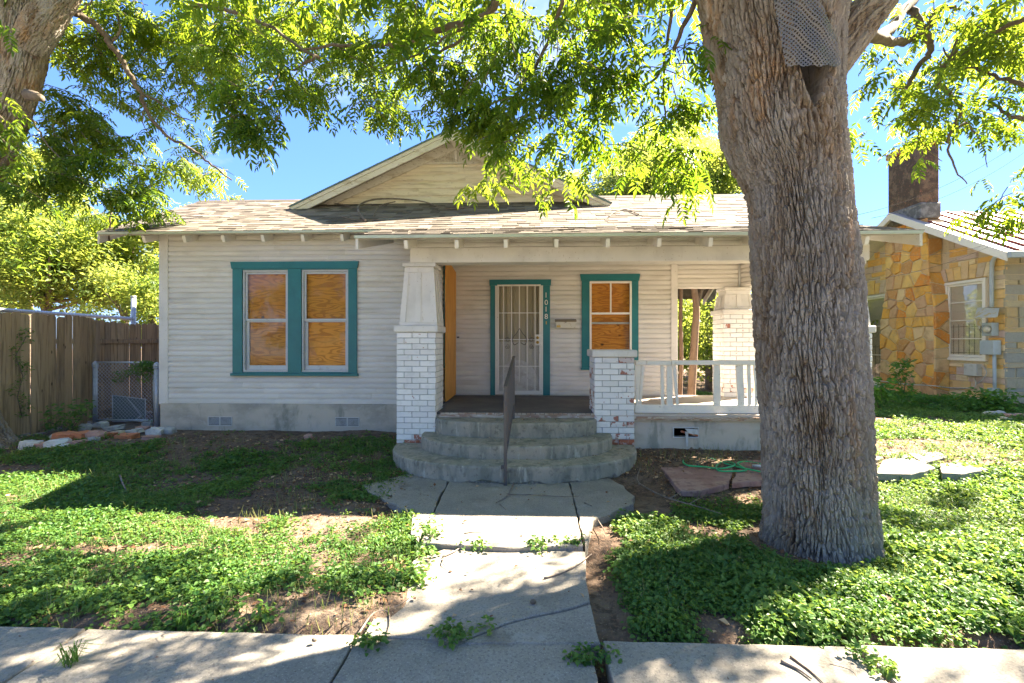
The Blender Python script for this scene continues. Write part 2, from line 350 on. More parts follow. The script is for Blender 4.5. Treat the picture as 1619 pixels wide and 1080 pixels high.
m_soil = mat('dark_litter_soil', (.125, .082, .058), [
    ('noise', (.9, .9, .9), .42, .62, (.20, .155, .115), .7), ('noise', (11, 11, 11), .45, .62, (.065, .045, .034), .8),
    ('noise', (34, 34, 34), .54, .64, (.23, .14, .09), .7), ('spot', (38, 38, 38), .22, .1, (.30, .26, .21), .55)],
    rough=1., bump=('noise', (45, 45, 45), 1., .015), bumps=[('noise', (9, 9, 9), .8, .03)], coord='World')
m_litter = mat('dry_leaf', (.15, .07, .035), [('rnd', 1, .1, 1, (.46, .30, .17), 1.)], rough=.85)
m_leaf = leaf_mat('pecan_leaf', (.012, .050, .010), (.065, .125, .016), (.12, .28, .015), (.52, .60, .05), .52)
m_leaf2 = leaf_mat('far_leaf', (.035, .085, .016), (.11, .16, .03), (.20, .34, .03), (.66, .70, .14), .5)
m_weed = leaf_mat('weed_leaf', (.024, .100, .022), (.125, .235, .050), (.12, .30, .03), (.40, .50, .10), .36, .3)
m_weedb = leaf_mat('shrub_leaf', (.035, .12, .03), (.09, .21, .045), (.1, .3, .02), (.26, .46, .04), .38, .3)
m_shingle = mat('asphalt_shingle', (.085, .072, .06), [('rnd', 1, .0, 1., (.235, .205, .178), 1.), ('noise', (3, 3, 3), .5, .7, (.20, .17, .145), .6), ('noise', (90, 90, 90), .45, .7, (.15, .13, .11), .45)], rough=.95, bump=('noise', 120, .6, .004), coord='World')
m_red = mat('red_sandstone', (.27, .155, .135), [('noise', 3, .45, .6, (.36, .25, .22), .7), ('noise', 14, .5, .65, (.17, .10, .09), .7)], rough=.9, bump=('noise', 20, .5, .008), coord='World')
m_hose = mat('green_hose', (.0, .42, .16), rough=.35, spec=.5)
m_stone = mat('rubble_stone', [(.52, .50, .46), (.42, .28, .22), (.50, .19, .10), (.60, .57, .50), (.36, .34, .31)], [('noise', 14, .5, .7, (.32, .29, .25), .6)], rough=.95, bump=('noise', 25, .8, .01))
m_flag = mat('golden_flagstone', [(.74, .38, .08), (.62, .37, .16), (.76, .48, .16), (.56, .28, .10), (.76, .42, .10), (.70, .50, .28), (.58, .35, .20), (.70, .27, .05)], [
    ('noise', 4, .45, .7, (.36, .20, .10), .55), ('noise', 17, .5, .68, (.60, .44, .26), .5)], rough=.9, bump=('noise', 16, .9, .015))
m_ash = mat('mixed_sandstone', [(.72, .45, .15), (.60, .45, .35), (.74, .50, .20), (.56, .43, .40), (.72, .40, .12), (.72, .58, .38), (.54, .43, .33), (.70, .48, .23)], [
    ('noise', (3, 3, 12), .45, .7, (.42, .27, .15), .5), ('noise', 20, .5, .7, (.60, .48, .34), .4)], rough=.9, bump=('noise', 18, .9, .015))
m_ashf = mat('grey_gold_sandstone', [(.33, .31, .24), (.42, .36, .24), (.30, .30, .27), (.46, .33, .17), (.38, .34, .26)], [('noise', 8, .45, .7, (.26, .25, .22), .5)], rough=.9, bump=('noise', 18, .9, .015))
m_joint = mat('stone_mortar', (.60, .50, .34), [('noise', 20, .5, .7, (.38, .30, .21), .5)], rough=.95)
m_metalroof = mat('pale_metal_roof', (.40, .32, .28), [('noise', (2, 12, 2), .5, .7, (.5, .40, .35), .5)], rough=.5)
m_rib = mat('rust_red_rib', (.28, .07, .04), [('noise', 20, .5, .7, (.45, .25, .18), .5)], rough=.6)
m_meter = mat('grey_meter_box', (.36, .42, .46), [('noise', 8, .5, .7, (.30, .34, .36), .5)], rough=.45)
m_stack = mat('sooty_brick_stack', (.10, .068, .048), [('noise', 5, .45, .6, (.21, .14, .09), .8), ('noise', 16, .58, .65, (.42, .17, .10), .5)], rough=.95, bump=('noise', 14, .9, .02))
m_brass = mat('brass', (.45, .30, .08), rough=.35, metal=.7)
m_mailbody = mat('chipped_cream_metal', (.56, .53, .44), [('noise', 30, .6, .66, (.30, .17, .06), .8)], rough=.5)
m_maillid = mat('bronze_lid', (.20, .15, .09), rough=.45, metal=.3)
m_curtain = mat('tan_curtain', (.42, .37, .26), [('wave', (26, 1, 1.2), .3, .9, (.30, .26, .17), .6, 3.)], rough=.9)
m_bag = mat('crumpled_plastic', (.46, .44, .40), [('noise', 9, .45, .6, (.28, .22, .17), .7), ('noise', 24, .6, .66, (.62, .62, .62), .6)], rough=.3, spec=.6, bump=('noise', 12, .9, .03))
m_drip = mat('slate_blue_drip_edge', (.12, .19, .20), rough=.6)
m_road = mat('pale_bounce_street', (.42, .375, .32), [('noise', 2, .4, .7, (.34, .30, .26), .6), ('noise', 40, .5, .7, (.46, .42, .37), .5)], rough=.95, coord='World')  # unseen street, paled to bounce warm light onto the facade
m_verge = mat('dry_verge', (.30, .26, .16), [('noise', 3, .4, .7, (.14, .18, .06), .7)], rough=1., coord='World')  # unseen verge, kept pale for the same bounce light
m_wireb = mat('black_cable', (.02, .02, .022), rough=.9, spec=.1)
# ------------------------------------------------------------------ ground
def path_mask(x, y):
    """1 inside the concrete path's corridor"""
    w = np.where(y < 3.7, .62, np.where(y < 4.4, .75, 1.35)); c = np.where(y < 3.7, -.05, .0)
    return (sstep(w+.16, w-.04, np.abs(x-c)))*sstep(5.9, 5.4, y)
def gz0(x, y):
    x = np.asarray(x, float); y = np.asarray(y, float)
    z = .15*sstep(5.0, 6.9, y) + .0*x
    z = np.where(x > 5, z*(1-.0*x), z)
    return z
def gz(x, y):
    x = np.asarray(x, float); y = np.asarray(y, float)
    bumpy = (fbm(x*1.1, y*1.1, 0, 3, 3)-.45)*.10 + (fbm(x*7, y*7, 0, 3, 9)-.45)*.035
    bumpy = bumpy*sstep(2.66, 2.95, y)*(1-path_mask(x, y))*sstep(60, 20, np.hypot(x, y))
    z = gz0(x, y) + bumpy
    z = z - .10*sstep(2.74, 2.62, y) - .3*sstep(.3, .1, y)*sstep(-13, -12, y) - .09*path_mask(x, y)*sstep(3.85, 3.7, y) - .035*path_mask(x, y)*sstep(3.7, 3.85, y)
    walk = sstep(3.55, 3.75, x)*sstep(5.9, 6.1, y)*sstep(7.4, 7.2, y)
    return z
def ground_at(u, v, off=0.0):
    a = (u-809.5)/FPX; b = (540-v)/FPX
    d = Vector((cT*a - sT, sT*a + cT, b)); t = 1.0
    for _ in range(40):
        t = (float(gz0(d.x*t, d.y*t)) + off - EYE)/d.z
        if t < 0 or t > 80: t = 40.
    return Vector((d.x*t, d.y*t, EYE+d.z*t))
def on_ground(x, y): return float(gz(x, y))
xs = np.concatenate([np.linspace(-90, -10.5, 22)[:-1], np.arange(-10.5, 12.5, .06), np.linspace(12.5, 90, 22)])
ys = np.concatenate([np.linspace(-40, 1.5, 10)[:-1], np.arange(1.5, 9.5, .06), np.linspace(9.5, 20, 30)[:-1], np.linspace(20, 150, 20)])
GX, GY = np.meshgrid(xs, ys, indexing='ij'); GZ = gz(GX, GY)
V = np.stack([GX, GY, GZ], -1).reshape(-1, 3); ny = len(ys)
ii, jj = np.meshgrid(np.arange(len(xs)-1), np.arange(ny-1), indexing='ij'); b = (ii*ny+jj).ravel()
g = link('ground', np_mesh('ground', V, np.stack([b, b+ny, b+ny+1, b+1], -1), m_soil, smooth=True)); g['kind'] = 'structure'

mb = MB(); mb.box(-90, 90, -11.5, -1.9, -.30, -.13); o = mb.build('road', m_road); o['kind'] = 'structure'
for y0_, y1_ in ((-1.899, -1.72), (-11.7, -11.501)): mb = MB(); mb.box(-90, 90, y0_, y1_, -.3, -.02, .02); o = mb.build('kerb', m_conc); o['kind'] = 'structure'
mb = MB(); mb.box(-90, 90, -1.719, .28, -.3, -.035); o = mb.build('verge', m_verge); o['kind'] = 'structure'
def slab(name, pts, ztop, parent, thick=.10, m=None, edge_noise=.0, slope=None):
    """concrete slab from an outline of (x, y); edges subdivided and slightly ragged, top rim worn down"""
    out = []
    n = len(pts)
    for i in range(n):
        a, c = Vector(pts[i]), Vector(pts[(i+1) % n]); k = max(1, int((c-a).length/.09))
        for j in range(k):
            p = a.lerp(c, j/k)
            out.append(Vector((p.x+random.uniform(-1, 1)*edge_noise, p.y+random.uniform(-1, 1)*edge_noise)))
    cx = sum(p.x for p in out)/len(out); cy = sum(p.y for p in out)/len(out); cc = Vector((cx, cy))
    mb = MB(); f = slope or (lambda x, y: 0)
    rim = [p + (cc-p).normalized()*random.uniform(.004, .009) for p in out]
    N_ = len(out)
    vs = [(p.x, p.y, ztop-thick+f(p.x, p.y)) for p in out] + [(p.x, p.y, ztop-.008+f(p.x, p.y)) for p in out] + [(p.x, p.y, ztop+f(p.x, p.y)) for p in rim]
    fs = [(i, (i+1) % N_, N_+(i+1) % N_, N_+i) for i in range(N_)] + [(N_+i, N_+(i+1) % N_, 2*N_+(i+1) % N_, 2*N_+i) for i in range(N_)] + [tuple(range(2*N_, 3*N_))]
    mb.add(vs, fs)
    return mb.build(name, m or m_conc, parent)
def gp(u, v, z=0.0):
    """place on a level z seen at the pixel"""
    a = (u-809.5)/FPX; b = (540-v)/FPX; t = (z-EYE)/b
    return (t*(cT*a - sT), t*(sT*a + cT))
sidewalk = thing('sidewalk', (0, 2, 0), kind='structure')
yE = 2.60; xa = gp(560, 1011)[0]; xb = gp(936, 1018)[0]; xc = gp(955, 1018)[0]; xd = gp(1352, 1025)[0]
def walk_slab(x0, x1, dz=0): slab('slab', [(x0, .3), (x1-.006, .3), (x1-.006, yE), (x0, yE)], -.012+dz, sidewalk, edge_noise=.004)
walk_slab(-9, -3.9); walk_slab(-3.89, -2.55, .004); walk_slab(-2.54, xa); walk_slab(xa+.006, xb, -.004); walk_slab(xc, xd, .003); walk_slab(xd+.02, 3.3, .012); walk_slab(3.31, 4.9); walk_slab(4.91, 10)
path = thing('path', (0, 3, 0), kind='structure')
cracka = [gp(735, 1010), gp(760, 1000), gp(800, 985), gp(850, 972), gp(890, 965), gp(932, 952)]
low = [gp(700, 869), gp(926, 872), gp(926, 905), gp(932, 950)]
slab('slab', low + [(p[0], p[1]+.008) for p in cracka[::-1][1:]] + [gp(735, 1009), gp(572, 1006), gp(598, 965), gp(622, 920), gp(655, 885)], .000, path, edge_noise=.006)
slab('slab', [(p[0]+.003, p[1]-.009) for p in cracka] + [gp(948, 1015), gp(742, 1014)], -.006, path, edge_noise=.005)
upz = .035
j1a, j1b = gp(706, 768, upz), gp(664, 858, upz); j2a, j2b = gp(904, 780, upz), gp(922, 862, upz)
slab('slab', [j1b, gp(800, 866, upz), j2b, j2a, (j2a[0], 5.75), (j1a[0], 5.75), j1a], upz, path, edge_noise=.004)
slab('slab', [gp(572, 768, upz), gp(640, 751, upz), (j1a[0]-.012, 5.75), (j1a[0]-.012, j1a[1]), (j1b[0]-.012, j1b[1]), gp(652, 845, upz), gp(654, 815, upz), gp(604, 787, upz), gp(584, 778, upz)], upz+.004, path, edge_noise=.016)
slab('slab', [(j2b[0]+.012, j2b[1]), gp(931, 858, upz), gp(936, 822, upz), gp(975, 808, upz), gp(1000, 796, upz), gp(1002, 784, upz), gp(985, 768, upz), (j2a[0]+.4, 5.75), (j2a[0]+.012, 5.75), (j2a[0]+.012, j2a[1])], upz+.002, path, edge_noise=.014)
walkway = thing('walkway', (4.5, 6.5, .1), kind='structure')
for i, poly in enumerate([[(1340, 700), (1408, 694), (1425, 712), (1385, 728), (1340, 726)], [(1412, 694), (1450, 703), (1500, 722), (1460, 733), (1432, 716)],
                          [(1395, 730), (1428, 720), (1480, 741), (1440, 752), (1385, 750)], [(1486, 735), (1520, 734), (1562, 744), (1520, 752), (1488, 750)]]):
    slab('slab', [gp(u, v, .13) for u, v in poly], .135+.004*i, walkway, edge_noise=.01, m=m_conc)
flag = thing('paving', (1.9, 5.6, .1), kind='structure')
for poly, z in [([(1034, 726), (1110, 722), (1160, 737), (1152, 764), (1108, 776), (1076, 776)], .085), ([(1152, 723), (1215, 725), (1222, 741), (1170, 738)], .105), ([(1166, 742), (1228, 744), (1232, 758), (1158, 763)], .09)]:
    slab('flagstone', [gp(u, v, z) for u, v in poly], z, flag, m=m_red, edge_noise=.012, thick=.06)

# ------------------------------------------------------------------ the bungalow
YM, YD, YP = 7.70, 8.70, 6.50          # front wall of the bay, back wall of the porch, front of the piers
XL = PX(256, YM); XB = PX(715, YD); XC = PX(1069, YD); XR = 4.60
ZF = .64                                # porch floor
house = thing('bungalow_house', (-.8, YM, .15), 'old pale grey clapboard bungalow with teal window trim, boarded windows and a brick pier porch', 'house')
X_ = Vector((1, 0, 0)); Y_ = Vector((0, 1, 0)); Z_ = Vector((0, 0, 1))
def siding(parent, O, u, n, u0, u1, z0, z1, holes=(), pitch=.089, m=None, clip=None, proud=.017, name='siding_board'):
    O = Vector(O); z = z0; k = 0
    while z < z1-.01:
        h = min(pitch, z1-z)
        a0, a1 = (u0, u1) if clip is None else clip(z+h)
        if a1-a0 < .08: break
        segs = [(a0, a1)]
        for (h0, h1, q0, q1) in holes:
            if z+h*.5 > q0 and z+h*.5 < q1:
                ns = []
                for s0, s1 in segs:
                    if h0 > s0: ns.append((s0, min(h0, s1)))
                    if h1 < s1: ns.append((max(h1, s0), s1))
                segs = [s for s in ns if s[1]-s[0] > .02]
        sp = []
        for s0, s1 in segs:                       # butt joints in the long boards
            while s1-s0 > 2.3:
                c_ = s0+random.uniform(1.1, 2.0); sp.append((s0, c_-.0015)); s0 = c_+.0015
            sp.append((s0, s1))
        segs = sp
        w = proud + random.uniform(-.0015, .002); d = random.uniform(-.0012, .0012)
        cs = [(0, 0), (w, .002+d), (w+.0015, h*.30), (w-.001, h*.60), (w*.45, h*.76), (w*.05, h*.86), (w*.03, h-.0015), (0, h-.0015)]
        for s0, s1 in segs:
            mb = MB(); mb.prism([O + u*s0 + n*c[0] + Z_*(z+c[1]) for c in cs], u*(s1-s0)); mb.build(name, m or m_siding, parent)
        z += pitch; k += 1
def wall_boxes(mb, O, u, n, u0, u1, z0, z1, holes, t0, t1):
    """sheathing behind the siding, open at the holes; t0..t1 along the inward normal"""
    cuts = sorted(set([u0, u1] + [h for H in holes for h in H[:2] if u0 < h < u1]))
    for a, b in zip(cuts, cuts[1:]):
        zs = [(z0, z1)]
        for H in holes:
            if H[0] <= a+1e-6 and H[1] >= b-1e-6: zs = [(z0, H[2]), (H[3], z1)]
        for q0, q1 in zs:
            if q1-q0 < .01: continue
            P = [O + u*a - n*t0 + Z_*q0, O + u*b - n*t0 + Z_*q0, O + u*b - n*t1 + Z_*q0, O + u*a - n*t1 + Z_*q0]
            mb.prism(P, Z_*(q1-q0))
# openings
wz0, wz1 = PZ(588, PX(460, YM), YM), PZ(427, PX(460, YM), YM)
w1 = (PX(385, YM), PX(457, YM)); w2 = (PX(478, YM), PX(552, YM))
holesM = [(w1[0], w1[1], wz0, wz1), (w2[0], w2[1], wz0, wz1)]
dx0, dx1 = PX(783, YD), PX(858.5, YD); dz0, dz1 = ZF+.01, PZ(447, 0, YD)
pw = (PX(932.5, YD), PX(997, YD)); pz0, pz1 = PZ(578, 1, YD), PZ(445.5, 1, YD)
holesD = [(dx0, dx1, dz0-.1, dz1), (pw[0], pw[1], pz0, pz1)]
ZMT = 3.47; ZFND = .60
sh = MB()
O = Vector((0, YM, 0)); wall_boxes(sh, O, X_, -Y_, XL, XB-.0, ZFND, ZMT, holesM, .002, .14)
O = Vector((0, YD, 0)); wall_boxes(sh, O, X_, -Y_, XB-.14, XC, ZF-.2, 3.4, holesD, .002, .14)
sh.box(XB-.14, XB, YM+.16, YD-.002, ZF-.2, 3.3)                    # bay side wall
sh.box(XL, XL+.14, YM+.16, 12.9, ZFND, 3.35); sh.box(XC-.14, XC, YD+.15, 12.9, .3, 3.35); sh.box(XL, XC, 12.9, 13.04, .3, 3.2)
sh.build('wall_sheathing', m_siding, house)
siding(house, (0, YM, 0), X_, -Y_, XL+.12, XB, ZFND, ZMT-.02, [(a-.02, b+.02, c-.02, d+.02) for a, b, c, d in holesM])
siding(house, (0, YD, 0), X_, -Y_, XB+.02, XC-.10, ZF+.01, 3.06, [(a-.02, b+.02, c-.02, d+.02) for a, b, c, d in holesD])
siding(house, (XB, 0, 0), Y_, X_, YM+.0, YD-.02, ZF+.01, 3.06)
mb = MB(); mb.box(XL-.03, XL+.125, YM-.03, YM-.001, ZFND-.02, ZMT, .004); mb.build('corner_board', m_trim, house)
mb = MB(); mb.box(XL-.032, XL-.001, YM+.0, YM+.12, ZFND-.02, ZMT, .004); mb.build('corner_board', m_trim, house)
mb = MB(); mb.box(XC-.10, XC+.02, YD-.03, YD-.001, ZF+.005, 3.055, .004); mb.build('corner_board', m_trim, house)
siding(house, (XC, 0, 0), Y_, X_, YD+.02, 11.0, ZF, 3.05)
# foundation
fz = .02
mb = MB(); mb.box(XL-.0, XB-.3, YM-.045, YM+.16, fz, ZFND-.002, .01); mb.build('foundation', m_found, house)
mb = MB(); mb.box(XL-.0, XL+.16, YM+.165, 12.9, fz, ZFND-.002); mb.build('foundation', m_found, house)
xf0 = PX(1003, YP+.1)
mb = MB(); hx0, hx1 = PX(1062, YP+.1), PX(1103, YP+.1); hz0, hz1 = PZ(691, 2, YP+.1), PZ(674, 2, YP+.1)
wall_boxes(mb, Vector((0, YP+.06, 0)), X_, -Y_, xf0-.1, XR-.1, fz, ZF-.085, [(hx0, hx1, hz0, hz1)], 0, .16); mb.build('porch_foundation', m_found, house)
mb = MB(); mb.box(XR-.26, XR-.1, YP+.23, YD+.1, fz, ZF-.085); mb.build('porch_foundation', m_found, house)
mb = MB(); mb.box(hx0-.1, hx1+.1, YP+.5, YP+.52, hz0-.2, hz1+.1); mb.build('crawl_space_shade', m_dark, house)  # black sheet painted as the shade of the crawl space
def vent(u0, u1, v0, v1):
    a, b = PX(u0, YM), PX(u1, YM); z1, z0 = PZ(v0, a, YM), PZ(v1, a, YM); r = part('foundation_vent', house); r.location = (0, 0, 0)
    mb = MB(); y = YM-.045
    for q in [(a, b, z1-.012, z1), (a, b, z0, z0+.012), (a, a+.012, z0+.012, z1-.012), (b-.012, b, z0+.012, z1-.012), ((a+b)/2-.008, (a+b)/2+.008, z0+.012, z1-.012)]:
        mb.box(q[0], q[1], y-.012, y-.001, q[2], q[3])
    mb.build('vent_frame', m_vent, r)
    mb = MB(); mb.box(a+.012, b-.012, y-.004, y-.0015, z0+.012, z1-.012); mb.build('vent_back', m_dark, r)  # black backing painted as the shade behind the louvres
    mb = MB(); n = 7
    for k in range(n):
        z = z0+.018+(z1-z0-.036)*(k+.5)/n
        mb.obox(((a+b)/2, y-.008, z), ((b-a)/2-.013, .006, .0015), Matrix.Rotation(.6, 3, 'X'))
    o = mb.build('louvre', m_vent, r); o['kind'] = 'stuff'
vent(332, 370, 658, 672); vent(532, 570, 659, 673)
r = part('broken_vent', house); mb = MB(); y = YP+.055
for q in [(hx0, hx1, hz1-.014, hz1), (hx0, hx1, hz0, hz0+.014), (hx0, hx0+.014, hz0+.014, hz1-.014), (hx1-.014, hx1, hz0+.014, hz1-.014)]: mb.box(q[0], q[1], y-.015, y+.02, q[2], q[3])
mb.build('vent_frame', m_vent, r)
mb = MB(); xm = (hx0*.55+hx1*.45)
mb.prism([(xm, y-.02, hz1-.02), (hx1-.02, y-.01, hz1-.03), (hx1-.02, y-.03, hz0+.05), (xm+.05, y-.05, hz0+.07)], (0, .006, 0))
mb.prism([(xm+.0, y-.03, hz0+.09), (xm+.045, y-.03, hz0+.09), (xm+.04, y-.03, hz0-.11), (xm+.02, y-.03, hz0-.12)], (0, .004, 0))
mb.build('torn_screen', m_vent, r)
mb = MB(); mb.obox(((hx0+hx1)/2+.05, y, hz0+.06), (.12, .01, .012), Matrix.Rotation(.25, 3, 'Y')); mb.build('rusty_bar', m_brickred, r)
# porch floor
mb = MB(); xfl0, xfl1 = PX(697, YP+.1), PX(940, YP+.1)
mb.prism([(xfl0-.1, YP+.08, ZF-.03), (xfl1+.3, YP+.08, ZF-.03), (xfl1+.3, YD-.02, ZF-.03), (XB+.02, YD-.02, ZF-.03), (XB+.02, YM-.0, ZF-.03), (xfl0-.1, YM-.0, ZF-.03)], (0, 0, .03)); mb.build('porch_floor', m_floor, house)
mb = MB(); mb.box(xfl1+.302, XR-.10, YP-.0, YD+.16, ZF-.03, ZF-.002); mb.build('porch_floor', m_floorpale, house)
mb = MB(); n = 34
for k in range(n):                       # ends of the floor boards at the front edge
    a = xfl0 + (xfl1-xfl0)*k/n; mb.box(a+.004, a+(xfl1-xfl0)/n-.004, YP+.02+random.uniform(0, .03), YP+.079, ZF-.028, ZF-.004)
n = 40
for k in range(n):
    a = xf0 + (XR-.1-xf0)*k/n; mb.box(a+.003, a+(XR-.1-xf0)/n-.003, YP-.035+random.uniform(0, .02), YP-.001, ZF-.055, ZF-.034)
o = mb.build('floor_board_end', m_oldwood, house); o['kind'] = 'stuff'
mb = MB(); mb.box(xf0-.05, XR-.1, YP-.0, YP+.059, ZF-.083, ZF-.032); mb.build('sill_beam', m_oldwood, house)
xm_ = PX(742, YP)
for a, b in ((xfl0-.02, xm_-.004), (xm_+.004, PX(860, YP)), (PX(861, YP), xfl1+.02)):
    mb = MB(); mb.box(a, b, YP+.04, YP+.078, ZF-.078, ZF-.031, .004); mb.build('sill_beam', m_oldwood, house)
mb = MB(); mb.box(xfl0-.1, xfl1+.1, YP+.09, YP+.16, .1, ZF-.035); mb.build('sill_wall', m_found, house)
# porch ceiling, header beam, friezes
ZH0, ZH1 = PZ(414, .5, YP+.06), PZ(390, .5, YP+.06)
xh0 = PX(648, YP+.05)
mb = MB(); mb.box(xh0, XR+.02, YP+.05, YP+.30, ZH0, ZH1, .006); mb.build('header_beam', m_trim, house)
siding(house, (0, YP+.07, 0), X_, -Y_, xh0+.12, XR, ZH1+.004, 3.14, pitch=.085, m=m_trim)
mb = MB(); mb.box(xh0, XR, YP+.075, YP+.2, ZH1, 3.16); mb.build('header_backing', m_trim, house)
mb = MB(); mb.box(xh0, xh0+.115, YP+.045, YP+.074, ZH1+.003, 3.15, .004); mb.build('corner_board', m_trim, house)
mb = MB(); mb.box(xh0, XR+.0, YP+.301, YM-.002, 3.06, 3.08); mb.box(XB, XR, YM, YD+.2, 3.06, 3.08); mb.build('porch_ceiling', m_siding, house)
mb = MB(); mb.box(xh0, xh0+.12, YP+.302, YM-.01, ZH0+.02, 3.055); mb.build('side_beam', m_trim, house)
xp0 = PX(1145, YD-.15); xp1 = xp0+.58                        # pier at the back of the porch
zr0 = PZ(455, 3, YD+.05)
siding(house, (0, YD+.03, 0), X_, -Y_, XC+.01, xp1-.05, zr0+.02, 3.055, pitch=.082)
mb = MB(); mb.box(XC+.021, xp1-.05, YD+.032, YD+.18, zr0+.02, 3.055); mb.build('rear_beam', m_siding, house)
mb = MB(); mb.box(XC+.021, xp1-.05, YD+.01, YD+.2, zr0-.005, zr0+.018, .003); mb.build('beam_underside', m_trim, house)
p0 = Vector((xp1-.22, YD+.0, 0)); p1 = Vector((XR-.15, YP+.32, 0)); du = (p1-p0).normalized(); dn = Vector((-du.y, du.x, 0)); dn = dn if dn.x < 0 else -dn
ln = (p1-p0).length
siding(house, p0, du, dn, 0, ln, zr0+.02, 3.055, pitch=.082)
mb = MB(); mb.prism([p0-dn*.002+Z_*(zr0), p0+du*ln-dn*.002+Z_*zr0, p0+du*ln-dn*.15+Z_*zr0, p0-dn*.15+Z_*zr0], Z_*(3.055-zr0)); mb.build('side_beam', m_siding, house)
mb = MB(); mb.tube([p0+dn*.03+Z_*zr0, p0+dn*.03+Z_*3.05], .018, 8); mb.build('corner_pipe', m_vent, house)

# bricks and piers
def brick_pier(x0, x1, y0, y1, z0, z1, rowh=.0805, worn=0.0, sides='fr', redlow=2, blen=.222):
    r = part('brick_pier', house); j = .009
    mb = MB(); mb.box(x0+.014, x1-.014, y0+.014, y1-.014, z0, z1); mb.build('pier_core', m_mortar, r)
    nrow = int(round((z1-z0)/rowh)); rh = (z1-z0)/nrow
    for k in range(nrow):
        za = z0+k*rh; off = 0 if k % 2 == 0 else blen/2
        def pick():
            h = k/nrow
            if k < redlow and random.random() < .75: return m_brickred
            if random.random() < worn*(1.2-h) or (k < redlow+3 and random.random() < .35): return m_brickworn
            return m_brick
        def run(a, b, fn):
            s = a-off
            while s < b-.01:
                p, q = max(a, s), min(b, s+blen)
                if q-p > .03: fn(p, q-j)
                s += blen
        def front(p, q, yy=y0, sg=1):
            d = random.uniform(-.002, .003); mb = MB(); mb.obox(((p+q)/2, yy+sg*(.03-d), za+rh/2), ((q-p)/2, .03, (rh-j)/2), None, .004, .0012); mb.build('brick', pick(), r)
        run(x0, x1+j, front)
        if 'b' in sides: run(x0, x1+j, lambda p, q: front(p, q, y1, -1))
        def side(p, q, xx, sg):
            d = random.uniform(-.002, .003); mb = MB(); mb.obox((xx+sg*(.03-d), (p+q)/2, za+rh/2), (.03, (q-p)/2, (rh-j)/2), None, .004, .0012); mb.build('brick', pick(), r)
        if 'r' in sides: run(y0+.062, y1+j-(.062 if 'b' in sides else 0), lambda p, q: side(p, q, x1, -1))
        if 'l' in sides: run(y0+.062, y1+j-(.062 if 'b' in sides else 0), lambda p, q: side(p, q, x0, 1))
    return r
def pier_cap(r, x0, x1, y0, y1, z0, h=.105):
    mb = MB(); mb.box(x0-.035, x1+.035, y0-.035, y1+.035, z0, z0+h, .012); return mb.build('pier_cap', m_trim, r)
def column(x0, x1, y0, y1, z0, z1, taper=.075):
    """battered box column: panelled faces with corner stiles and a middle batten, base moulding and a two-step cap"""
    r = part('tapered_column', house); h = z1-z0; zc = z1-.13; zb = z0+.05
    def ring(z, inset=0.):
        t = taper*(z-z0)/h + inset; return [(x0+t, y0+t, z), (x1-t, y0+t, z), (x1-t, y1-t, z), (x0+t, y1-t, z)]
    mb = MB(); a, b = ring(zb), ring(zc); mb.add(a+b, [(3, 2, 1, 0), (4, 5, 6, 7)]+[(i, (i+1) % 4, 4+(i+1) % 4, 4+i) for i in range(4)]); mb.build('column_panel', m_trim, r)
    for i in range(4):
        a0, a1 = Vector(ring(zb)[i]), Vector(ring(zb)[(i+1) % 4]); b0, b1 = Vector(ring(zc)[i]), Vector(ring(zc)[(i+1) % 4])
        d = (a1-a0).normalized(); n = Vector((d.y, -d.x, 0))
        def strip(s0, s1, w):
            P = lambda A, B, s: A.lerp(B, s)
            q = [P(a0, a1, s0)-d*w[0], P(a0, a1, s1)+d*w[1]]; t = [P(b0, b1, s0)-d*w[0], P(b0, b1, s1)+d*w[1]]
            mb.add([q[0], q[1], t[1], t[0], q[0]+n*.014, q[1]+n*.014, t[1]+n*.014, t[0]+n*.014], [(4, 5, 6, 7), (0, 4, 7, 3), (1, 2, 6, 5), (3, 7, 6, 2), (0, 1, 5, 4)])
        mb = MB(); strip(0, .13, (0.014 if i % 2 == 0 else 0, 0)); mb.build('stile', m_trim, r)
        mb = MB(); strip(.87, 1, (0, 0.014 if i % 2 == 0 else 0)); mb.build('stile', m_trim, r)
        mb = MB(); strip(.41, .57, (0, 0)); mb.build('stile', m_trim, r)
    mb = MB(); mb.box(x0-.012, x1+.012, y0-.012, y1+.012, z0, zb-.001, .006); mb.build('column_base', m_trim, r)
    t = taper
    mb = MB(); mb.box(x0+t-.02, x1-t+.02, y0+t-.02, y1-t+.02, zc+.001, zc+.075, .004); mb.build('column_cap', m_trim, r)
    mb = MB(); mb.box(x0+t-.05, x1-t+.05, y0+t-.05, y1-t+.05, zc+.076, z1, .006); mb.build('column_cap', m_trim, r)
# left front pier with its column
lx0, lx1 = PX(627, YP), PX(689, YP); cz0 = PZ(525.5, -1, YP); cz1 = PZ(517, -1, YP)
r = brick_pier(lx0, lx1, YP, YP+.545, .10, cz0, worn=.05)
r['label'] = 'white painted brick pier carrying a tapered column'
pier_cap(r, lx0, lx1, YP, YP+.545, cz0+.001, .095)
column(PX(633, YP+.02), PX(693, YP+.02)-.03, YP+.03, YP+.51, cz0+.097, ZH0-.002, .065)
# right front pier, low and flaking
rx0, rx1 = PX(940, YP), PX(1003, YP); rz = PZ(565, 1, YP)
r = brick_pier(rx0, rx1, YP, YP+.545, .13, rz, worn=.42, sides='lr', redlow=2); r['label'] = 'low brick pier with flaking white paint'
pier_cap(r, rx0, rx1, YP, YP+.545, rz+.001, .10)
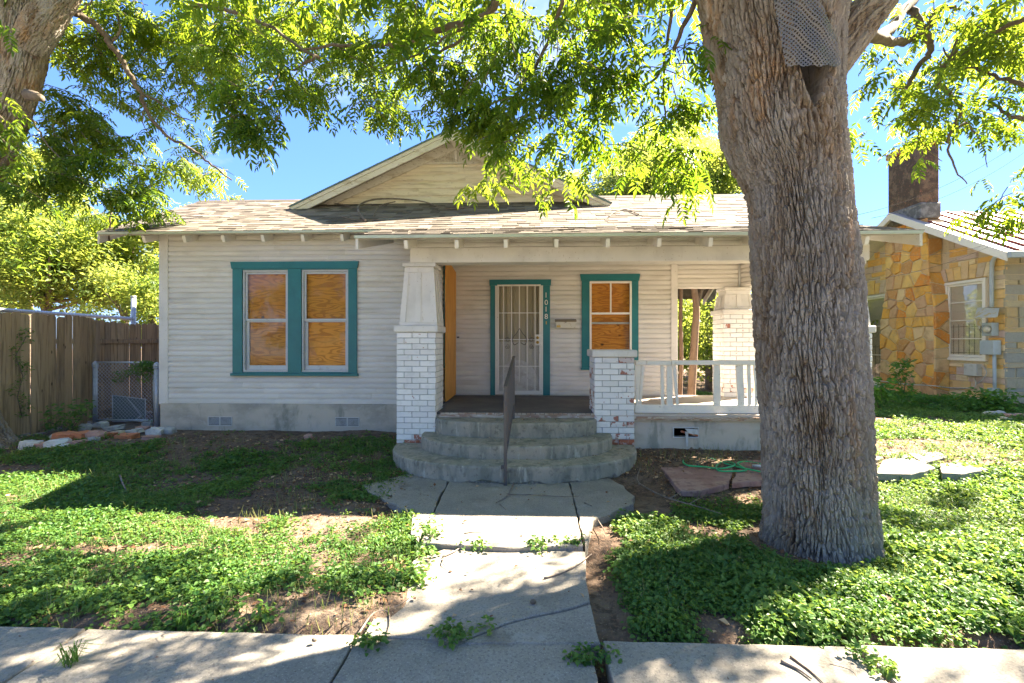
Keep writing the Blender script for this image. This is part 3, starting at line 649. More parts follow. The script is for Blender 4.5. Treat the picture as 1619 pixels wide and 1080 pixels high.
# back pier and far front corner pier
bz = PZ(497, 3.5, YD-.15)
r = brick_pier(xp0, xp1, YD-.15, YD+.38, ZF, bz, worn=.04, sides='lr', redlow=0); pier_cap(r, xp0, xp1, YD-.15, YD+.38, bz+.001, .09)
column(xp0+.02, xp1-.02, YD-.11, YD+.34, bz+.093, zr0-.008, .07)
ex1 = PX(1379, YP); ex0 = ex1-.58
r = brick_pier(ex0, ex1, YP, YP+.545, .10, cz0-.01, worn=.05, sides='lr'); pier_cap(r, ex0, ex1, YP, YP+.545, cz0-.009, .095)
column(ex0+.02, ex1-.02, YP+.03, YP+.51, cz0+.088, ZH0-.002, .07)
# ---- porch balustrade
r = part('porch_balustrade', house); yb = YP+.14; zt1, zt0 = PZ(570, 2, yb), PZ(577, 2, yb); zl1, zl0 = PZ(640, 2, yb), PZ(650, 2, yb)
for (a, b, dz) in ((PX(1004, yb), PX(1021, yb), 0), (PX(1021.5, yb), PX(1060, yb), -.004), (PX(1060.5, yb), ex0+.01, .002)):
    mb = MB(); mb.box(a, b, yb-.045, yb+.045, zt0+dz, zt1+dz, .006); mb.build('top_rail', m_white, r)
mb = MB(); mb.box(PX(1003, yb), ex0+.01, yb-.03, yb+.03, ZF+.0, zl1, .005); mb.build('bottom_rail', m_white, r)
def slat(ub0, ub1, ut0, ut1, yy=yb):
    mb = MB(); mb.prism([(PX(ub0, yy), yy-.012, zl1), (PX(ub1, yy), yy-.012, zl1), (PX(ut1, yy), yy-.012, zt0), (PX(ut0, yy), yy-.012, zt0)], (0, .024, 0)); mb.build('baluster', m_white, r)
for q in [(1005, 1009, 1004, 1013), (1010, 1014, 1014, 1019), (1045, 1050, 1044, 1049), (1054, 1063.5, 1054, 1062), (1069, 1073, 1063, 1068), (1128, 1139, 1128, 1138), (1166, 1177, 1163, 1174), (1182, 1187.5, 1181, 1186), (1193, 1197, 1191, 1196)]: slat(*q)
for k in range(7): slat(1202+k*22, 1209+k*22, 1202+k*22, 1209+k*22)

# ------------------------------------------------------------------ windows
def pane_poly(n=26, cx=0, cz=0, rx=.2, rz=.2, seed=0, jag=.25):
    rr = random.Random(seed); return [(cx+math.cos(2*PI*k/n)*rx*(1+rr.uniform(-jag, jag)), cz+math.sin(2*PI*k/n)*rz*(1+rr.uniform(-jag, jag))) for k in range(n)]
def frame_rect(mb, x0, x1, z0, z1, w, y0, y1, wb=None):
    wb = wb or w
    mb.box(x0, x1, y0, y1, z1-w, z1, .003); mb.box(x0, x1, y0, y1, z0, z0+wb, .003)
    mb.box(x0, x0+w, y0, y1, z0+wb+.0005, z1-w-.0005, .003); mb.box(x1-w, x1, y0, y1, z0+wb+.0005, z1-w-.0005, .003)
def double_hung(r, x0, x1, z0, z1, Y, zm, broken=False, muntin=False):
    mb = MB(); frame_rect(mb, x0, x1, z0, z1, .028, Y+.0, Y+.10); mb.build('window_jamb', m_sash, r)
    a, b = x0+.029, x1-.029; w = .048
    mb = MB(); frame_rect(mb, a, b, zm-.02, z1-.03, w*.72, Y+.03, Y+.055, .035); 
    if muntin: mb.box((a+b)/2-.012, (a+b)/2+.012, Y+.031, Y+.054, zm+.016, z1-.03-w*.72)
    mb.build('upper_sash', m_sash, r)
    mb = MB(); frame_rect(mb, a+.001, b-.001, z0+.03, zm+.005, w, Y+.0565, Y+.082, .075); mb.build('lower_sash', m_sash, r)
    mb = MB(); mb.box(a+w*.7, b-w*.7, Y+.041, Y+.0425, zm+.012, z1-.03-w*.7); mb.build('pane', m_glass, r)
    if not broken:
        mb = MB(); mb.box(a+w-.004, b-w+.004, Y+.066, Y+.0675, z0+.10, zm-.04); mb.build('pane', m_glass, r)
    else:       # what is left of the broken pane: a ring with a hole
        x_, X2, z_, Z2 = a+w-.004, b-w+.004, z0+.10, zm-.04; cx, cz = (x_+X2)/2+.02, z_+(Z2-z_)*.40
        n = 40; inn = []; outp = []
        for k in range(n):
            th = 2*PI*k/n; c, s = math.cos(th), math.sin(th); e = .86 if s < 0 else 1
            rr_ = (.235+.02*math.sin(3*th)+random.uniform(-.012, .012))
            inn.append((min(max(cx+c*rr_*1.03, x_+.01), X2-.006), max(cz+s*rr_*1.0, z_+.015+.03*random.random())))
            t = min(((X2-cx) if c > 0 else (cx-x_))/max(abs(c), 1e-6), ((Z2-cz) if s > 0 else (cz-z_))/max(abs(s), 1e-6)); outp.append((cx+c*t, cz+s*t))
        mb = MB(); mb.add([(p[0], Y+.067, p[1]) for p in inn]+[(p[0], Y+.067, p[1]) for p in outp], [(k, (k+1) % n, n+(k+1) % n, n+k) for k in range(n)])
        mb.build('broken_pane', m_glass, r)
    mb = MB(); mb.box(x0+.0285, x1-.0285, Y+.0895, Y+.105, z0+.0285, z1-.0285); mb.build('plywood_panel', m_ply, r)
tx0, tx1 = PX(369, YM), PX(566.5, YM); tz1, tz0 = PZ(415, tx0, YM), PZ(593, tx0, YM)
r = part('double_window', house); r['label'] = 'pair of boarded sash windows in one teal casing'
yc0, yc1 = YM-.045, YM-.0185
hd = tz1-.115
mb = MB(); mb.prism([(tx0-.02, yc0-.01, tz1), (tx1+.02, yc0-.01, tz1), (tx1, yc0-.01, hd), (tx0, yc0-.01, hd)][::-1], (0, .036, 0)); mb.build('head_casing', m_teal, r)
for a, b in ((tx0+.01, w1[0]), (w1[1], w2[0]), (w2[1], tx1-.01)):
    mb = MB(); mb.box(a, b, yc0, yc1, tz0+.035, hd-.001, .003); mb.build('side_casing', m_teal, r)
mb = MB(); mb.box(tx0-.015, tx1+.015, yc0-.03, yc1, tz0-.01, tz0+.034, .006); mb.build('window_sill', m_teal, r)
mb = MB()
for a, b in (w1, w2): mb.box(a-.0, b+.0, yc0+.002, yc1, wz1-.0, hd-.001); mb.box(a, b, yc0, yc1, tz0+.035, wz0+.0)
mb.build('casing_fill', m_teal, r)
zm = PZ(505.5, w1[0], YM)
double_hung(r, w1[0], w1[1], wz0+.002, wz1-.002, YM-.02, zm); double_hung(r, w2[0], w2[1], wz0+.002, wz1-.002, YM-.02, zm, broken=True)
# porch window
r = part('porch_window', house); a0, a1 = PX(918.5, YD), PX(1009.5, YD); b1, b0 = PZ(434, a0, YD), PZ(584, a0, YD); hd = b1-.125
mb = MB(); mb.prism([(a0-.02, YD-.055, b1), (a1+.02, YD-.055, b1), (a1+.0, YD-.055, hd), (a0, YD-.055, hd)][::-1], (0, .036, 0)); mb.build('head_casing', m_teal, r)
for p, q in ((a0+.01, pw[0]), (pw[1], a1-.01)):
    mb = MB(); mb.box(p, q, YD-.045, YD-.0185, b0+.03, hd-.001, .003); mb.build('side_casing', m_teal, r)
mb = MB(); mb.box(a0-.01, a1+.01, YD-.07, YD-.0185, b0-.01, b0+.029, .005); mb.build('window_sill', m_teal, r)
mb = MB(); mb.box(pw[0], pw[1], YD-.045, YD-.0185, b0+.03, pz0+.0, 0); mb.build('casing_fill', m_teal, r)
yy = YD-.055; zmm = PZ(496, 1, YD)
mb = MB(); frame_rect(mb, pw[0]-.01, pw[1]+.01, pz0, pz1, .036, yy, yy+.035, .05); mb.box(pw[0]+.027, pw[1]-.027, yy+.001, yy+.033, zmm-.018, zmm+.018)
xm2 = PX(965, YD); mb.box(xm2-.013, xm2+.013, yy+.002, yy+.032, zmm+.0185, pz1-.037); mb.build('storm_sash', m_white, r)
mb = MB(); zz = PZ(511, 1, YD); mb.box(pw[0]+.01, pw[1]-.01, YD+.0, YD+.03, zz-.018, zz+.018, .003); mb.build('meeting_rail', m_sash, r)
mb = MB(); mb.box(pw[0]+.026, pw[1]-.026, yy+.015, yy+.0165, pz0+.05, pz1-.036); mb.build('pane', m_glassn, r)
mb = MB(); mb.box(pw[0]-.004, pw[1]+.004, YD+.05, YD+.066, pz0-.02, pz1+.02); mb.build('plywood_panel', m_ply, r)
# ------------------------------------------------------------------ front door
r = part('front_door', house); r['label'] = 'white barred security door in teal trim'
t0, t1 = PX(775.5, YD), PX(869.5, YD); th1 = PZ(442.5, 0, YD); th0 = PZ(452, 0, YD)
mb = MB(); mb.prism([(t0-.02, YD-.055, th1), (t1+.02, YD-.055, th1), (t1+.012, YD-.055, th0), (t0-.012, YD-.055, th0)][::-1], (0, .036, 0))
mb.box(dx0, dx1, YD-.05, YD-.019, dz1-.0, th0-.0); mb.build('head_casing', m_teal, r)
for p, q in ((t0, dx0), (dx1, t1)):
    mb = MB(); mb.box(p, q, YD-.045, YD-.0185, ZF+.005, th0-.001, .003); mb.build('side_casing', m_teal, r)
ys = YD-.05; e0, e1, g0, g1 = dx0+.004, dx1-.004, ZF+.02, dz1-.004
mb = MB(); frame_rect(mb, e0, e1, g0, g1, .03, ys, ys+.04); mb.build('door_frame', m_whitemetal, r)
f0, f1, k0, k1 = e0+.036, e1-.036, g0+.034, g1-.034
mb = MB(); frame_rect(mb, f0, f1, k0, k1, .030, ys-.006, ys+.03); mb.build('gate_frame', m_whitemetal, r)
ix0, ix1, iz0, iz1 = f0+.03, f1-.03, k0+.03, k1-.03
lock0, lock1 = PZ(546, 0, YD), PZ(529, 0, YD)
for k in range(5):
    x = ix0+(ix1-ix0)*(k+.62)/5.15
    z_ = iz0 if k != 2 else iz0+.17
    mb = MB(); mb.box(x-.0075, x+.0075, ys-.002, ys+.013, z_, iz1); mb.build('bar', m_whitemetal, r)
for k in range(1, 4):
    z = PZ([0, 495, 537, 579][k], 0, YD)
    mb = MB(); mb.box(ix0, ix1, ys-.004, ys+.0145, z-.0075, z+.0075); mb.build('bar', m_whitemetal, r)
mb = MB(); mb.box(ix1-.075, e1-.002, ys-.02, ys-.0065, lock0, lock1, .003); mb.build('lock_plate', m_white, r)
for zz in (lock0+.055, lock1-.06):
    mb = MB(); mb.tube([(ix1-.03, ys-.021, zz), (ix1-.03, ys-.045, zz)], .028, 12); mb.build('lock_knob', m_brass, r)
mb = MB(); cxs = (ix0+ix1)/2+.01; zc_ = PZ(540, 0, YD)
for sg in (-1, 1):                       # wrought scrolls
    mb.tube(catmull([(cxs+sg*.0, ys-.006, zc_+.24), (cxs+sg*.05, ys-.006, zc_+.16), (cxs+sg*.13, ys-.006, zc_+.05), (cxs+sg*.10, ys-.006, zc_-.06), (cxs+sg*.02, ys-.006, zc_-.02)], 5), .005, 6)
    for q in (.22,):
        pts = [(cxs+sg*(q+.05*(1-t/16)*math.cos(t*.75)), ys-.006, zc_+.03+.05*(1-t/16)*math.sin(t*.75)) for t in range(14)]; mb.tube(pts, .004, 5)
        pts = [(cxs+sg*(q+.045*(1-t/16)*math.cos(t*.75)), ys-.006, zc_-.09-.05*(1-t/16)*math.sin(t*.75)) for t in range(14)]; mb.tube(pts, .004, 5)
mb.build('scrollwork', m_steel, r)
mb = MB(); zlow = PZ(580, 0, YD)
for k in range(46):
    x = ix0+(ix1-ix0)*(k+.5)/46; mb.box(x-.0016, x+.0016, ys+.018, ys+.020, iz0, zc_+.0)
for k in range(56):
    z = iz0+(zc_-iz0)*(k+.5)/56; mb.box(ix0, ix1, ys+.0205, ys+.022, z-.0016, z+.0016)
o = mb.build('security_mesh', m_whitemetal, r); o['kind'] = 'stuff'
mb = MB(); n = 40; pts = []
for k in range(n+1):
    x = dx0+.004+(dx1-dx0-.008)*k/n; pts.append((x, YD+.10+.012*math.sin(k*1.1)+.006*math.sin(k*2.3), 0))
mb.add([(p[0], p[1], dz0) for p in pts]+[(p[0], p[1]-.004, dz1) for p in pts], [(k, k+1, n+2+k, n+1+k) for k in range(n)]); mb.build('curtain', m_curtain, r)
mb = MB(); mb.box(dx0, dx1, YD-.018, YD+.13, ZF-.02, ZF+.015); mb.build('threshold', m_oldwood, r)
# crumpled sheeting behind the bars
n = 34; mbv = []; mbf = []
for i in range(n+1):
    for j in range(n+1):
        s, t = i/n, j/n; top = .62*(1-abs(2*s-.95)**2.2*.75)+.03*math.sin(9*s)
        x = dx0+.03+(dx1-dx0-.06)*s; z = ZF+.03+top*t*1.05
        y = YD+.03+.05*float(fbm(s*5, t*6, 3, 3, 4)) - .03*math.sin(PI*t); mbv.append((x, y, z))
for i in range(n):
    for j in range(n): q = i*(n+1)+j; mbf.append((q, q+n+1, q+n+2, q+1))
mb = MB(); mb.add(mbv, mbf); sh_ = mb.build('plastic_sheet', m_bag); tag(sh_, 'crumpled pale plastic sheeting heaped behind the white barred door', 'plastic sheet')
# house number, one digit per object
def glyph(ch, x, y, z, size, m, parent, name='numeral', ext=.004, rz=0.0):
    cu = bpy.data.curves.new(name, 'FONT'); cu.body = ch; cu.size = size; cu.extrude = ext; cu.align_x = 'CENTER'
    tmp = bpy.data.objects.new('tmp', cu); C.objects.link(tmp); dg = bpy.context.evaluated_depsgraph_get()
    me = bpy.data.meshes.new_from_object(tmp.evaluated_get(dg)); bpy.data.objects.remove(tmp)
    me.name = name; me.materials.clear(); me.materials.append(m)
    me.transform(Matrix.Rotation(rz, 4, 'Z') @ Matrix.Rotation(PI/2, 4, 'X')); o = link(name, me, parent); o.location = Vector((x, y, z))-origin_of(parent); return o
xn = PX(863.5, YD)
for ch, v in (('1', 471), ('0', 482.5), ('1', 493), ('8', 504.5)):
    glyph(ch, xn-(.004 if ch == '1' else 0), YD-.052, PZ(v, 0, YD), .135, m_white, r)
mb = MB(); z = PZ(513, 0, YD); mb.box(xn-.008, xn+.01, YD-.05, YD-.0455, z, z+.055); mb.build('paint_chip', m_brass, r)
# mailbox (fixed to the wall: a thing one could unscrew)
mx0, mx1 = PX(877, YD), PX(910.5, YD); mz1, mz0 = PZ(506, 0, YD), PZ(519, 0, YD)
r = thing('mailbox', ((mx0+mx1)/2, YD-.02, mz0), 'small cream wall mailbox with a bronze lid beside the barred door', 'mailbox')
mb = MB(); mb.prism([(mx0+.012, YD-.019, mz0), (mx0+.012, YD-.11, mz0), (mx0+.012, YD-.115, mz1-.03), (mx0+.012, YD-.019, mz1-.005)], (mx1-mx0-.024, 0, 0)); mb.build('box_body', m_mailbody, r)
mb = MB(); mb.prism([(mx0, YD-.019, mz1+.012), (mx0, YD-.124, mz1-.012), (mx0, YD-.126, mz1-.042), (mx0, YD-.1185, mz1-.042), (mx0, YD-.1165, mz1-.016), (mx0, YD-.019, mz1+.003)], (mx1-mx0, 0, 0)); mb.build('lid', m_maillid, r)
mb = MB(); xm3 = (mx0+mx1)/2; mb.box(xm3-.008, xm3+.008, YD-.135, YD-.127, mz1-.06, mz1-.03); mb.build('latch', m_steel, r)
mb = MB(); mb.box(mx0+.03, mx0+.10, YD-.117, YD-.1165, mz0+.012, mz0+.05); mb.build('rust_patch', m_brass, r)
# plywood over the bay's side window, seen edge on
mb = MB(); mb.prism([(XB+.075, YM-.16, ZF+.02), (XB+.06, YD-.03, ZF+.02), (XB+.06, YD-.03, 2.93), (XB+.075, YM-.10, 3.0), (XB+.075, YM-.16, 2.96)], (.016, 0, 0)); o = mb.build('plywood_sheet', m_plyv); tag(o, 'upright orange plywood sheet leaning over the side window between the left column and the door', 'plywood')
mb = MB(); mb.tube([(XB+.10, YD-.06, 1.72), (XB+.14, YD-.06, 1.72)], .012, 8); mb.build('bolt', m_steel, house)
mb = MB(); mb.box(XB+.018, XB+.045, YM+.02, YM+.14, 1.2, 2.95, .003); mb.box(XB+.018, XB+.045, YM+.141, YD-.1, 2.8, 2.95, .003); mb.build('side_window_casing', m_teal, house)
# ------------------------------------------------------------------ roof of the bungalow
YE, ZE = 7.35, 3.42; YR, ZR = 9.74, 4.63; YPE, ZPE = 6.0, 3.02
XEL = PX(155, YE); XPE0 = PX(562, YPE); XER = PX(1458, YPE)
roof = part('roof', house)
def rslab(name, x0, x1, ya, za, yb, zb, th, m, parent=roof):
    d = Vector((0, yb-ya, zb-za)).normalized(); n = Vector((0, -d.z, d.y))
    A, B = Vector((x0, ya, za)), Vector((x0, yb, zb)); mb = MB()
    mb.prism([A, B, B-n*th, A-n*th], (x1-x0, 0, 0)); return mb.build(name, m, parent)
rslab('roof_deck', XEL, XPE0-.002, YE, ZE-.022, YR, ZR-.022, .035, m_soffit)
rslab('roof_deck', XPE0, XER, YE+.004, ZE-.022, YR, ZR-.022, .035, m_soffit)
rslab('roof_deck', XPE0, XER, YPE, ZPE-.022, YE, ZE-.022, .035, m_soffit)
rslab('roof_deck', XEL, XER, 13.3, ZR-1.80, YR+.001, ZR-.022, .04, m_shingle)
def shingles(rows):
    """individual tabs; every row laps the one below"""
    V = []; Q = []; R = []
    for (P, xv, up, nrm, x0, x1) in rows:
        x = x0-random.random()*.2
        while x < x1:
            w = random.choice([.17, .21, .25, .31]); a, b = max(x, x0), min(x+w-.004, x1)
            if b-a > .02:
                th = random.choice([.010, .012, .017]); sl = random.uniform(-.003, .003); L_ = .19
                base = len(V); o = P + xv*a; o2 = P+xv*b
                pts = [o-up*(.0+sl)+nrm*.002, o2-up*(.0+sl)+nrm*.002, o2+up*L_+nrm*.0, o+up*L_+nrm*.0,
                       o-up*(.0+sl)+nrm*th, o2-up*(.0+sl)+nrm*th, o2+up*L_+nrm*.004, o+up*L_+nrm*.004]
                V += [tuple(p) for p in pts]; Q += [(base+4, base+5, base+6, base+7), (base, base+1, base+5, base+4), (base+1, base+2, base+6, base+5), (base+3, base, base+4, base+7)]
                R += [random.random()]*8
            x += w
    return np.array(V), np.array(Q), np.array(R)
def slope_rows(ya, za, yb, zb, x0, x1, exp=.14, gable=None):
    d = Vector((0, yb-ya, zb-za)); Ls = d.length; d.normalize(); n = Vector((0, -d.z, d.y)); out = []; k = 0
    while k*exp < Ls-.02:
        out.append((Vector((0, ya, za))+d*(k*exp-.02), X_, d, n, x0, x1)); k += 1
    return out
XGL, XGR, XGA = PX(465, 8.9), PX(960, 8.9), PX(725, 8.9)
rows = slope_rows(YE, ZE, YR, ZR, XEL-.015, XER+.015) + slope_rows(YPE, ZPE, YE-.02, ZE, XPE0-.015, XER+.015)
V, Q, R = shingles(rows); o = link('shingle', np_mesh('shingle', V, Q, m_shingle, R), roof); o.location = -origin_of(roof); o['kind'] = 'stuff'
mb = MB(); mb.prism([(XEL-.02, YR-.13, ZR-.05), (XEL-.02, YR, ZR+.025), (XEL-.02, YR+.13, ZR-.05)], (XER-XEL+.04, 0, 0)); mb.build('ridge_cap', m_shingle, roof)
# eave edges, rafter tails, rakes
mb = MB(); mb.box(XEL, XPE0-.06, YE-.022, YE-.002, ZE-.040, ZE-.004); mb.build('drip_edge', m_greentrim, roof)
mb = MB(); mb.box(XPE0-.01, XER, YPE-.022, YPE-.002, ZPE-.042, ZPE-.004); mb.build('drip_edge', m_greentrim, roof)
def rafter(x, ya, za, yb, zb):
    d = Vector((0, yb-ya, zb-za)).normalized(); n = Vector((0, -d.z, d.y)); A, B = Vector((x, ya+.03, za-.06)), Vector((x, yb, zb-.06)); mb = MB()
    mb.prism([A-n*.002, B-n*.002, B-n*.135, A-n*.115+d*.01, A-n*.105], (.05, 0, 0)); mb.build('rafter_tail', m_white, roof)
for u in (221, 285, 347, 410, 473.5, 536): rafter(PX(u, YE), YE, ZE, YM+.1, ZE+.175)
for u in (637, 718, 796, 877, 959, 1041, 1123, 1205, 1290, 1372): rafter(PX(u, YPE), YPE, ZPE, YP+.28, ZPE+.235)
def rake(x, pts, w=.035, h=.16, m=m_trim, dz=-.03):
    mb = MB(); P = [Vector((x, y, z+dz)) for y, z in pts]; lo = [p-Z_*h for p in P]
    mb.prism(P+lo[::-1], (w, 0, 0)); mb.build('rake_board', m, roof)
rake(XEL-.01, [(YE-.0, ZE), (YR, ZR)]); rake(XEL-.01, [(YR+.002, ZR), (13.3, ZR-1.78)])
rake(XER-.03, [(YPE, ZPE), (YE, ZE), (YR, ZR)]); rake(XER-.03, [(YR+.002, ZR), (13.3, ZR-1.78)])
rake(XPE0, [(YPE, ZPE), (YE+.25, ZE+.02)], h=.15)
mb = MB()
mb.prism([(XL-.5, YE+.5, ZE+.13), (XL-.03, YE+.5, ZE+.13), (XL-.03, YE+.5, ZE+.03), (XL-.5, YE+.5, ZE+.03)], (0, .05, 0)); mb.build('lookout', m_trim, roof)
siding(house, (XL, 0, 0), Y_, -X_, YM+.12, 12.9, ZFND, 3.35, pitch=.2)
# side gable walls
for xx in (XL+.05, XC-.1):
    mb = MB(); mb.prism([(xx, YM+.16, 3.3), (xx, 12.9, 3.0), (xx, YR, ZR-.06)], (.05, 0, 0)); mb.build('gable_infill', m_siding, house)
# ---- the front gable
fg = part('front_gable', house)
YG = 9.28; ZGA = PZ(203, XGA, 8.9)-.02; ZG0 = 4.27; sl = (ZGA-ZG0)/((XGR-XGL)/2); XGA = (XGL+XGR)/2*.55+XGA*.45
YF = 8.86
def gz_roof(x): return ZGA-abs(x-XGA)*(ZGA-ZG0)/((XGA-XGL) if x < XGA else (XGR-XGA))
for sg, xe in ((-1, XGL-.06), (1, XGR+.06)):
    ze = gz_roof(xe); d = Vector((xe-XGA, 0, ze-ZGA)).normalized(); n = Vector((-d.z*sg, 0, abs(d.x)))
    A, B = Vector((XGA, YF, ZGA)), Vector((xe, YF, ze))
    mb = MB(); mb.prism([A, B, B-n*.03, A-n*.03], (0, 4.2, 0)); mb.build('gable_deck', m_soffit, fg)
    # shingled surface
    Ls = (B-A).length; rws = []; k = 0
    while k*.135 < Ls: rws.append((B-d*(k*.135-.02)+n*.004, Y_, -d, n, -.02, 4.2)); k += 1
    V, Q, R = shingles(rws); o = link('shingle', np_mesh('shingle', V, Q if sg > 0 else Q[:, ::-1], m_shingle, R), fg); o.location = -origin_of(fg); o['kind'] = 'stuff'
    # thin drip edge, two-step barge board, inner frieze board on the wall
    mb = MB(); mb.prism([A+n*.012-Y_*.03, B+n*.012-Y_*.03, B-n*.02-Y_*.03, A-n*.02-Y_*.03], (0, .02, 0)); mb.build('drip_edge', m_drip, fg)
    a_, b_ = A-n*.022, B-n*.022+d*.02
    mb = MB(); mb.prism([a_-Y_*.02, b_-Y_*.02, b_-n*.06-Y_*.02-d*.05, a_-Z_*.062-Y_*.02], (0, .022, 0)); mb.build('barge_board', m_barge, fg)
    mb = MB(); mb.prism([a_-Z_*.066-Y_*.006, b_-n*.064-d*.05-Y_*.006, b_-n*.165-d*.28-Y_*.006, a_-Z_*.185-Y_*.006], (0, .03, 0)); mb.build('barge_board', m_barge, fg)
    a2 = Vector((XGA, YG-.055, ZGA-.05)); b2 = a2 + d*(Ls*.93)
    mb = MB(); mb.prism([a2, b2, b2-n*.11-d*.2, a2-Z_*.20], (0, .03, 0)); mb.build('frieze_board', m_barge, fg)
    # soffit planks between barge and wall
    k = 0; s = .1
    while s < Ls-.15:
        w = random.uniform(.10, .16); p = A+d*s-n*(.034+random.uniform(0, .006)); mb = MB()
        mb.prism([p, p+d*(w-.008), p+d*(w-.008)-n*.012, p-n*.012], (0, YG-YF+.05, 0)); mb.build('soffit_plank', m_soffit, fg); s += w
def clipg(z):
    t = (ZGA-.10-z)/(ZGA-ZG0); return XGA-(XGA-XGL)*t, XGA+(XGR-XGA)*t
mb = MB(); mb.prism([(XGL+.1, YG, ZG0), (XGR-.1, YG, ZG0), (XGA, YG, ZGA-.06)], (0, .1, 0)); mb.build('gable_wall', m_gable, fg)
ztri = PZ(257, XGA, YG)
siding(fg, (0, YG, 0), X_, -Y_, XGL, XGR, ZG0-.02, ztri-.03, pitch=.148, m=m_gable, clip=clipg, proud=.02)
l0, r0 = clipg(ztri)
mb = MB(); mb.prism([(l0, YG-.03, ztri-.03), (r0, YG-.03, ztri-.03), (r0, YG-.03, ztri), (l0, YG-.03, ztri)][::-1], (0, .025, 0)); mb.build('vent_sill', m_barge, fg)
n = 44; vr = part('attic_vent', house); mb = MB()
for k in range(n):                        # fanned slats of the triangular vent
    xb_ = l0+.12+(r0-l0-.24)*k/n
    zt_ = ZGA-.16-abs(xb_-XGA)*(ZGA-ZG0)/(XGA-XGL); tip = Vector((XGA+(xb_-XGA)*.35, YG-.02, min(zt_+.15, ZGA-.2)))
    if zt_ > ztri+.03: mb.prism([(xb_, YG-.025, ztri+.002), (xb_+.016, YG-.025, ztri+.002), (xb_+.016+(XGA-xb_)*.12, YG-.025, zt_), (xb_+(XGA-xb_)*.12, YG-.025, zt_)][::-1], (0, .02, 0))
o = mb.build('vent_slat', m_barge, vr); o['kind'] = 'stuff'
mb = MB(); mb.box(XGA-.03, XGA+.03, YG-.05, YG-.026, ztri, ZGA-.18); mb.build('centre_batten', m_barge, vr)
mb = MB(); mb.box(XGA-.04, XGA+.04, YF-.04, YF+.3, ZGA-.24, ZGA-.10, .005); mb.build('ridge_beam_end', m_barge, fg)

# ------------------------------------------------------------------ front steps: three curved concrete treads
steps = thing('porch_steps', ((lx1+rx0)/2, YP-.6, 0), 'three semicircular worn concrete steps rising to the porch between the brick piers', 'steps')
def curved_step(xl, xr, yback, prot, z0, z1, cut=None, ragged=0.0, seed=0):
    n = 60; cx = (xl+xr)/2; a = (xr-xl)/2; rr = random.Random(seed); front = []
    for k in range(n+1):
        th = PI*k/n; c, s = math.cos(th), math.sin(th)
        front.append((cx-a*math.copysign(abs(c)**.86, c), yback-prot*abs(s)**.86))
    mb = MB(); m_ = n+1; vs = []
    levels = [(0, 0.0, z0), (1, .0, z0+(z1-z0)*.3), (2, .0, z1-.03), (3, -.004, z1-.012), (4, -.02, z1)]
    for li, ins, z in levels:
        for i, (x, y) in enumerate(front):
            dx, dy = x-cx, (y-yback); q = 1+ins/max(.3, math.hypot(dx, dy)); q += rr.uniform(-.001, .001)
            zz = z; q2 = q
            if ragged and li == 0:      # the eroded underside of the lowest step
                e = max(0, fbm(i*.35, 7.7, 0, 3, 5)*1.0-.22)*ragged; q2 = q-.10*min(1, e*3); zz = z+.0
            if ragged and li == 1:
                t = sstep(.22, .45, i/n)*sstep(.98, .75, i/n); zz = z0+.02+float(fbm(i*.8, 3.3, 0, 3, 5))*.14*float(t)
            vs.append((cx+dx*q2, yback+dy*q2, zz))
    fs = [(l*m_+i, l*m_+i+1, (l+1)*m_+i+1, (l+1)*m_+i) for l in range(4) for i in range(n)]
    fs.append(tuple(range(4*m_, 5*m_))); mb.add(vs, fs)
    return mb.build('step', m_steps, steps)
curved_step(PX(690, 6.58), PX(943, 6.58), 6.58, .48, .34, .575)
curved_step(PX(667, 6.5)+.02, PX(966, 6.5), 6.5, .88, .19, .378)
curved_step(PX(628, 6.47), PX(1002, 6.47), 6.47, 1.20, -.03, .225, ragged=1.0)
mb = MB()
for k in range(260):                      # broken aggregate below the lowest step
    th = random.uniform(.75, 2.7); cx = (PX(628, 6.47)+PX(1002, 6.47))/2
    x = cx+1.62*math.cos(th)*random.uniform(.97, 1.05); y = 6.47-1.13*math.sin(th)**.9*random.uniform(.97, 1.07); s = random.uniform(.008, .028)
    mb.obox((x, y, .035+s*.3), (s, s*random.uniform(.6, 1), s*.7), Matrix.Rotation(random.uniform(0, 3), 3, Vector((random.random(), random.random(), 1)).normalized()), s*.3, s*.15)
o = mb.build('crumbled_aggregate', m_steps, steps); o['kind'] = 'stuff'

# ------------------------------------------------------------------ handrail, seen end on
ra = gp(799, 769, .0); ra = Vector((PX(799, 5.22), 5.22, .03)); rb = Vector((PX(812, 6.45), 6.45, ZF-.04))
hr = thing('handrail', ra, 'dark rusty steel handrail standing at the middle of the curved steps', 'handrail')
za_, zb_ = PZ(610, ra.x, ra.y), PZ(566, rb.x, rb.y)
dirr = (rb-ra); 
def rp(t, z): return Vector((ra.x+dirr.x*t, ra.y+dirr.y*t, z))
def bar(a, b, w, h, name):
    d = (b-a).normalized(); s_ = d.cross(Z_); s_ = s_.normalized() if s_.length > .1 else X_; n = s_.cross(d)
    mb = MB(); mb.prism([a-s_*w-n*h, a+s_*w-n*h, a+s_*w+n*h, a-s_*w+n*h], b-a); mb.build(name, m_steel, hr)
bar(rp(0, .0), rp(0, za_), .018, .018, 'post'); bar(rp(1, .44), rp(1, zb_-.02), .016, .016, 'post')
bar(rp(0, za_-.001)+(rb-ra)*-.02, rp(1, zb_-.01)+(rb-ra)*.05, .019, .006, 'top_rail'); bar(rp(0, .35), rp(1, ZF+.12), .014, .008, 'bottom_rail')
for k in range(1, 8): t = k/8; bar(rp(t, .35+(ZF+.12-.35)*t), rp(t, za_+(zb_-za_)*t), .008, .008, 'baluster')
mb = MB(); mb.box(ra.x-.05, ra.x-.02, ra.y-.02, ra.y+.02, .22, .26, .004); mb.build('bracket', m_steel, hr)

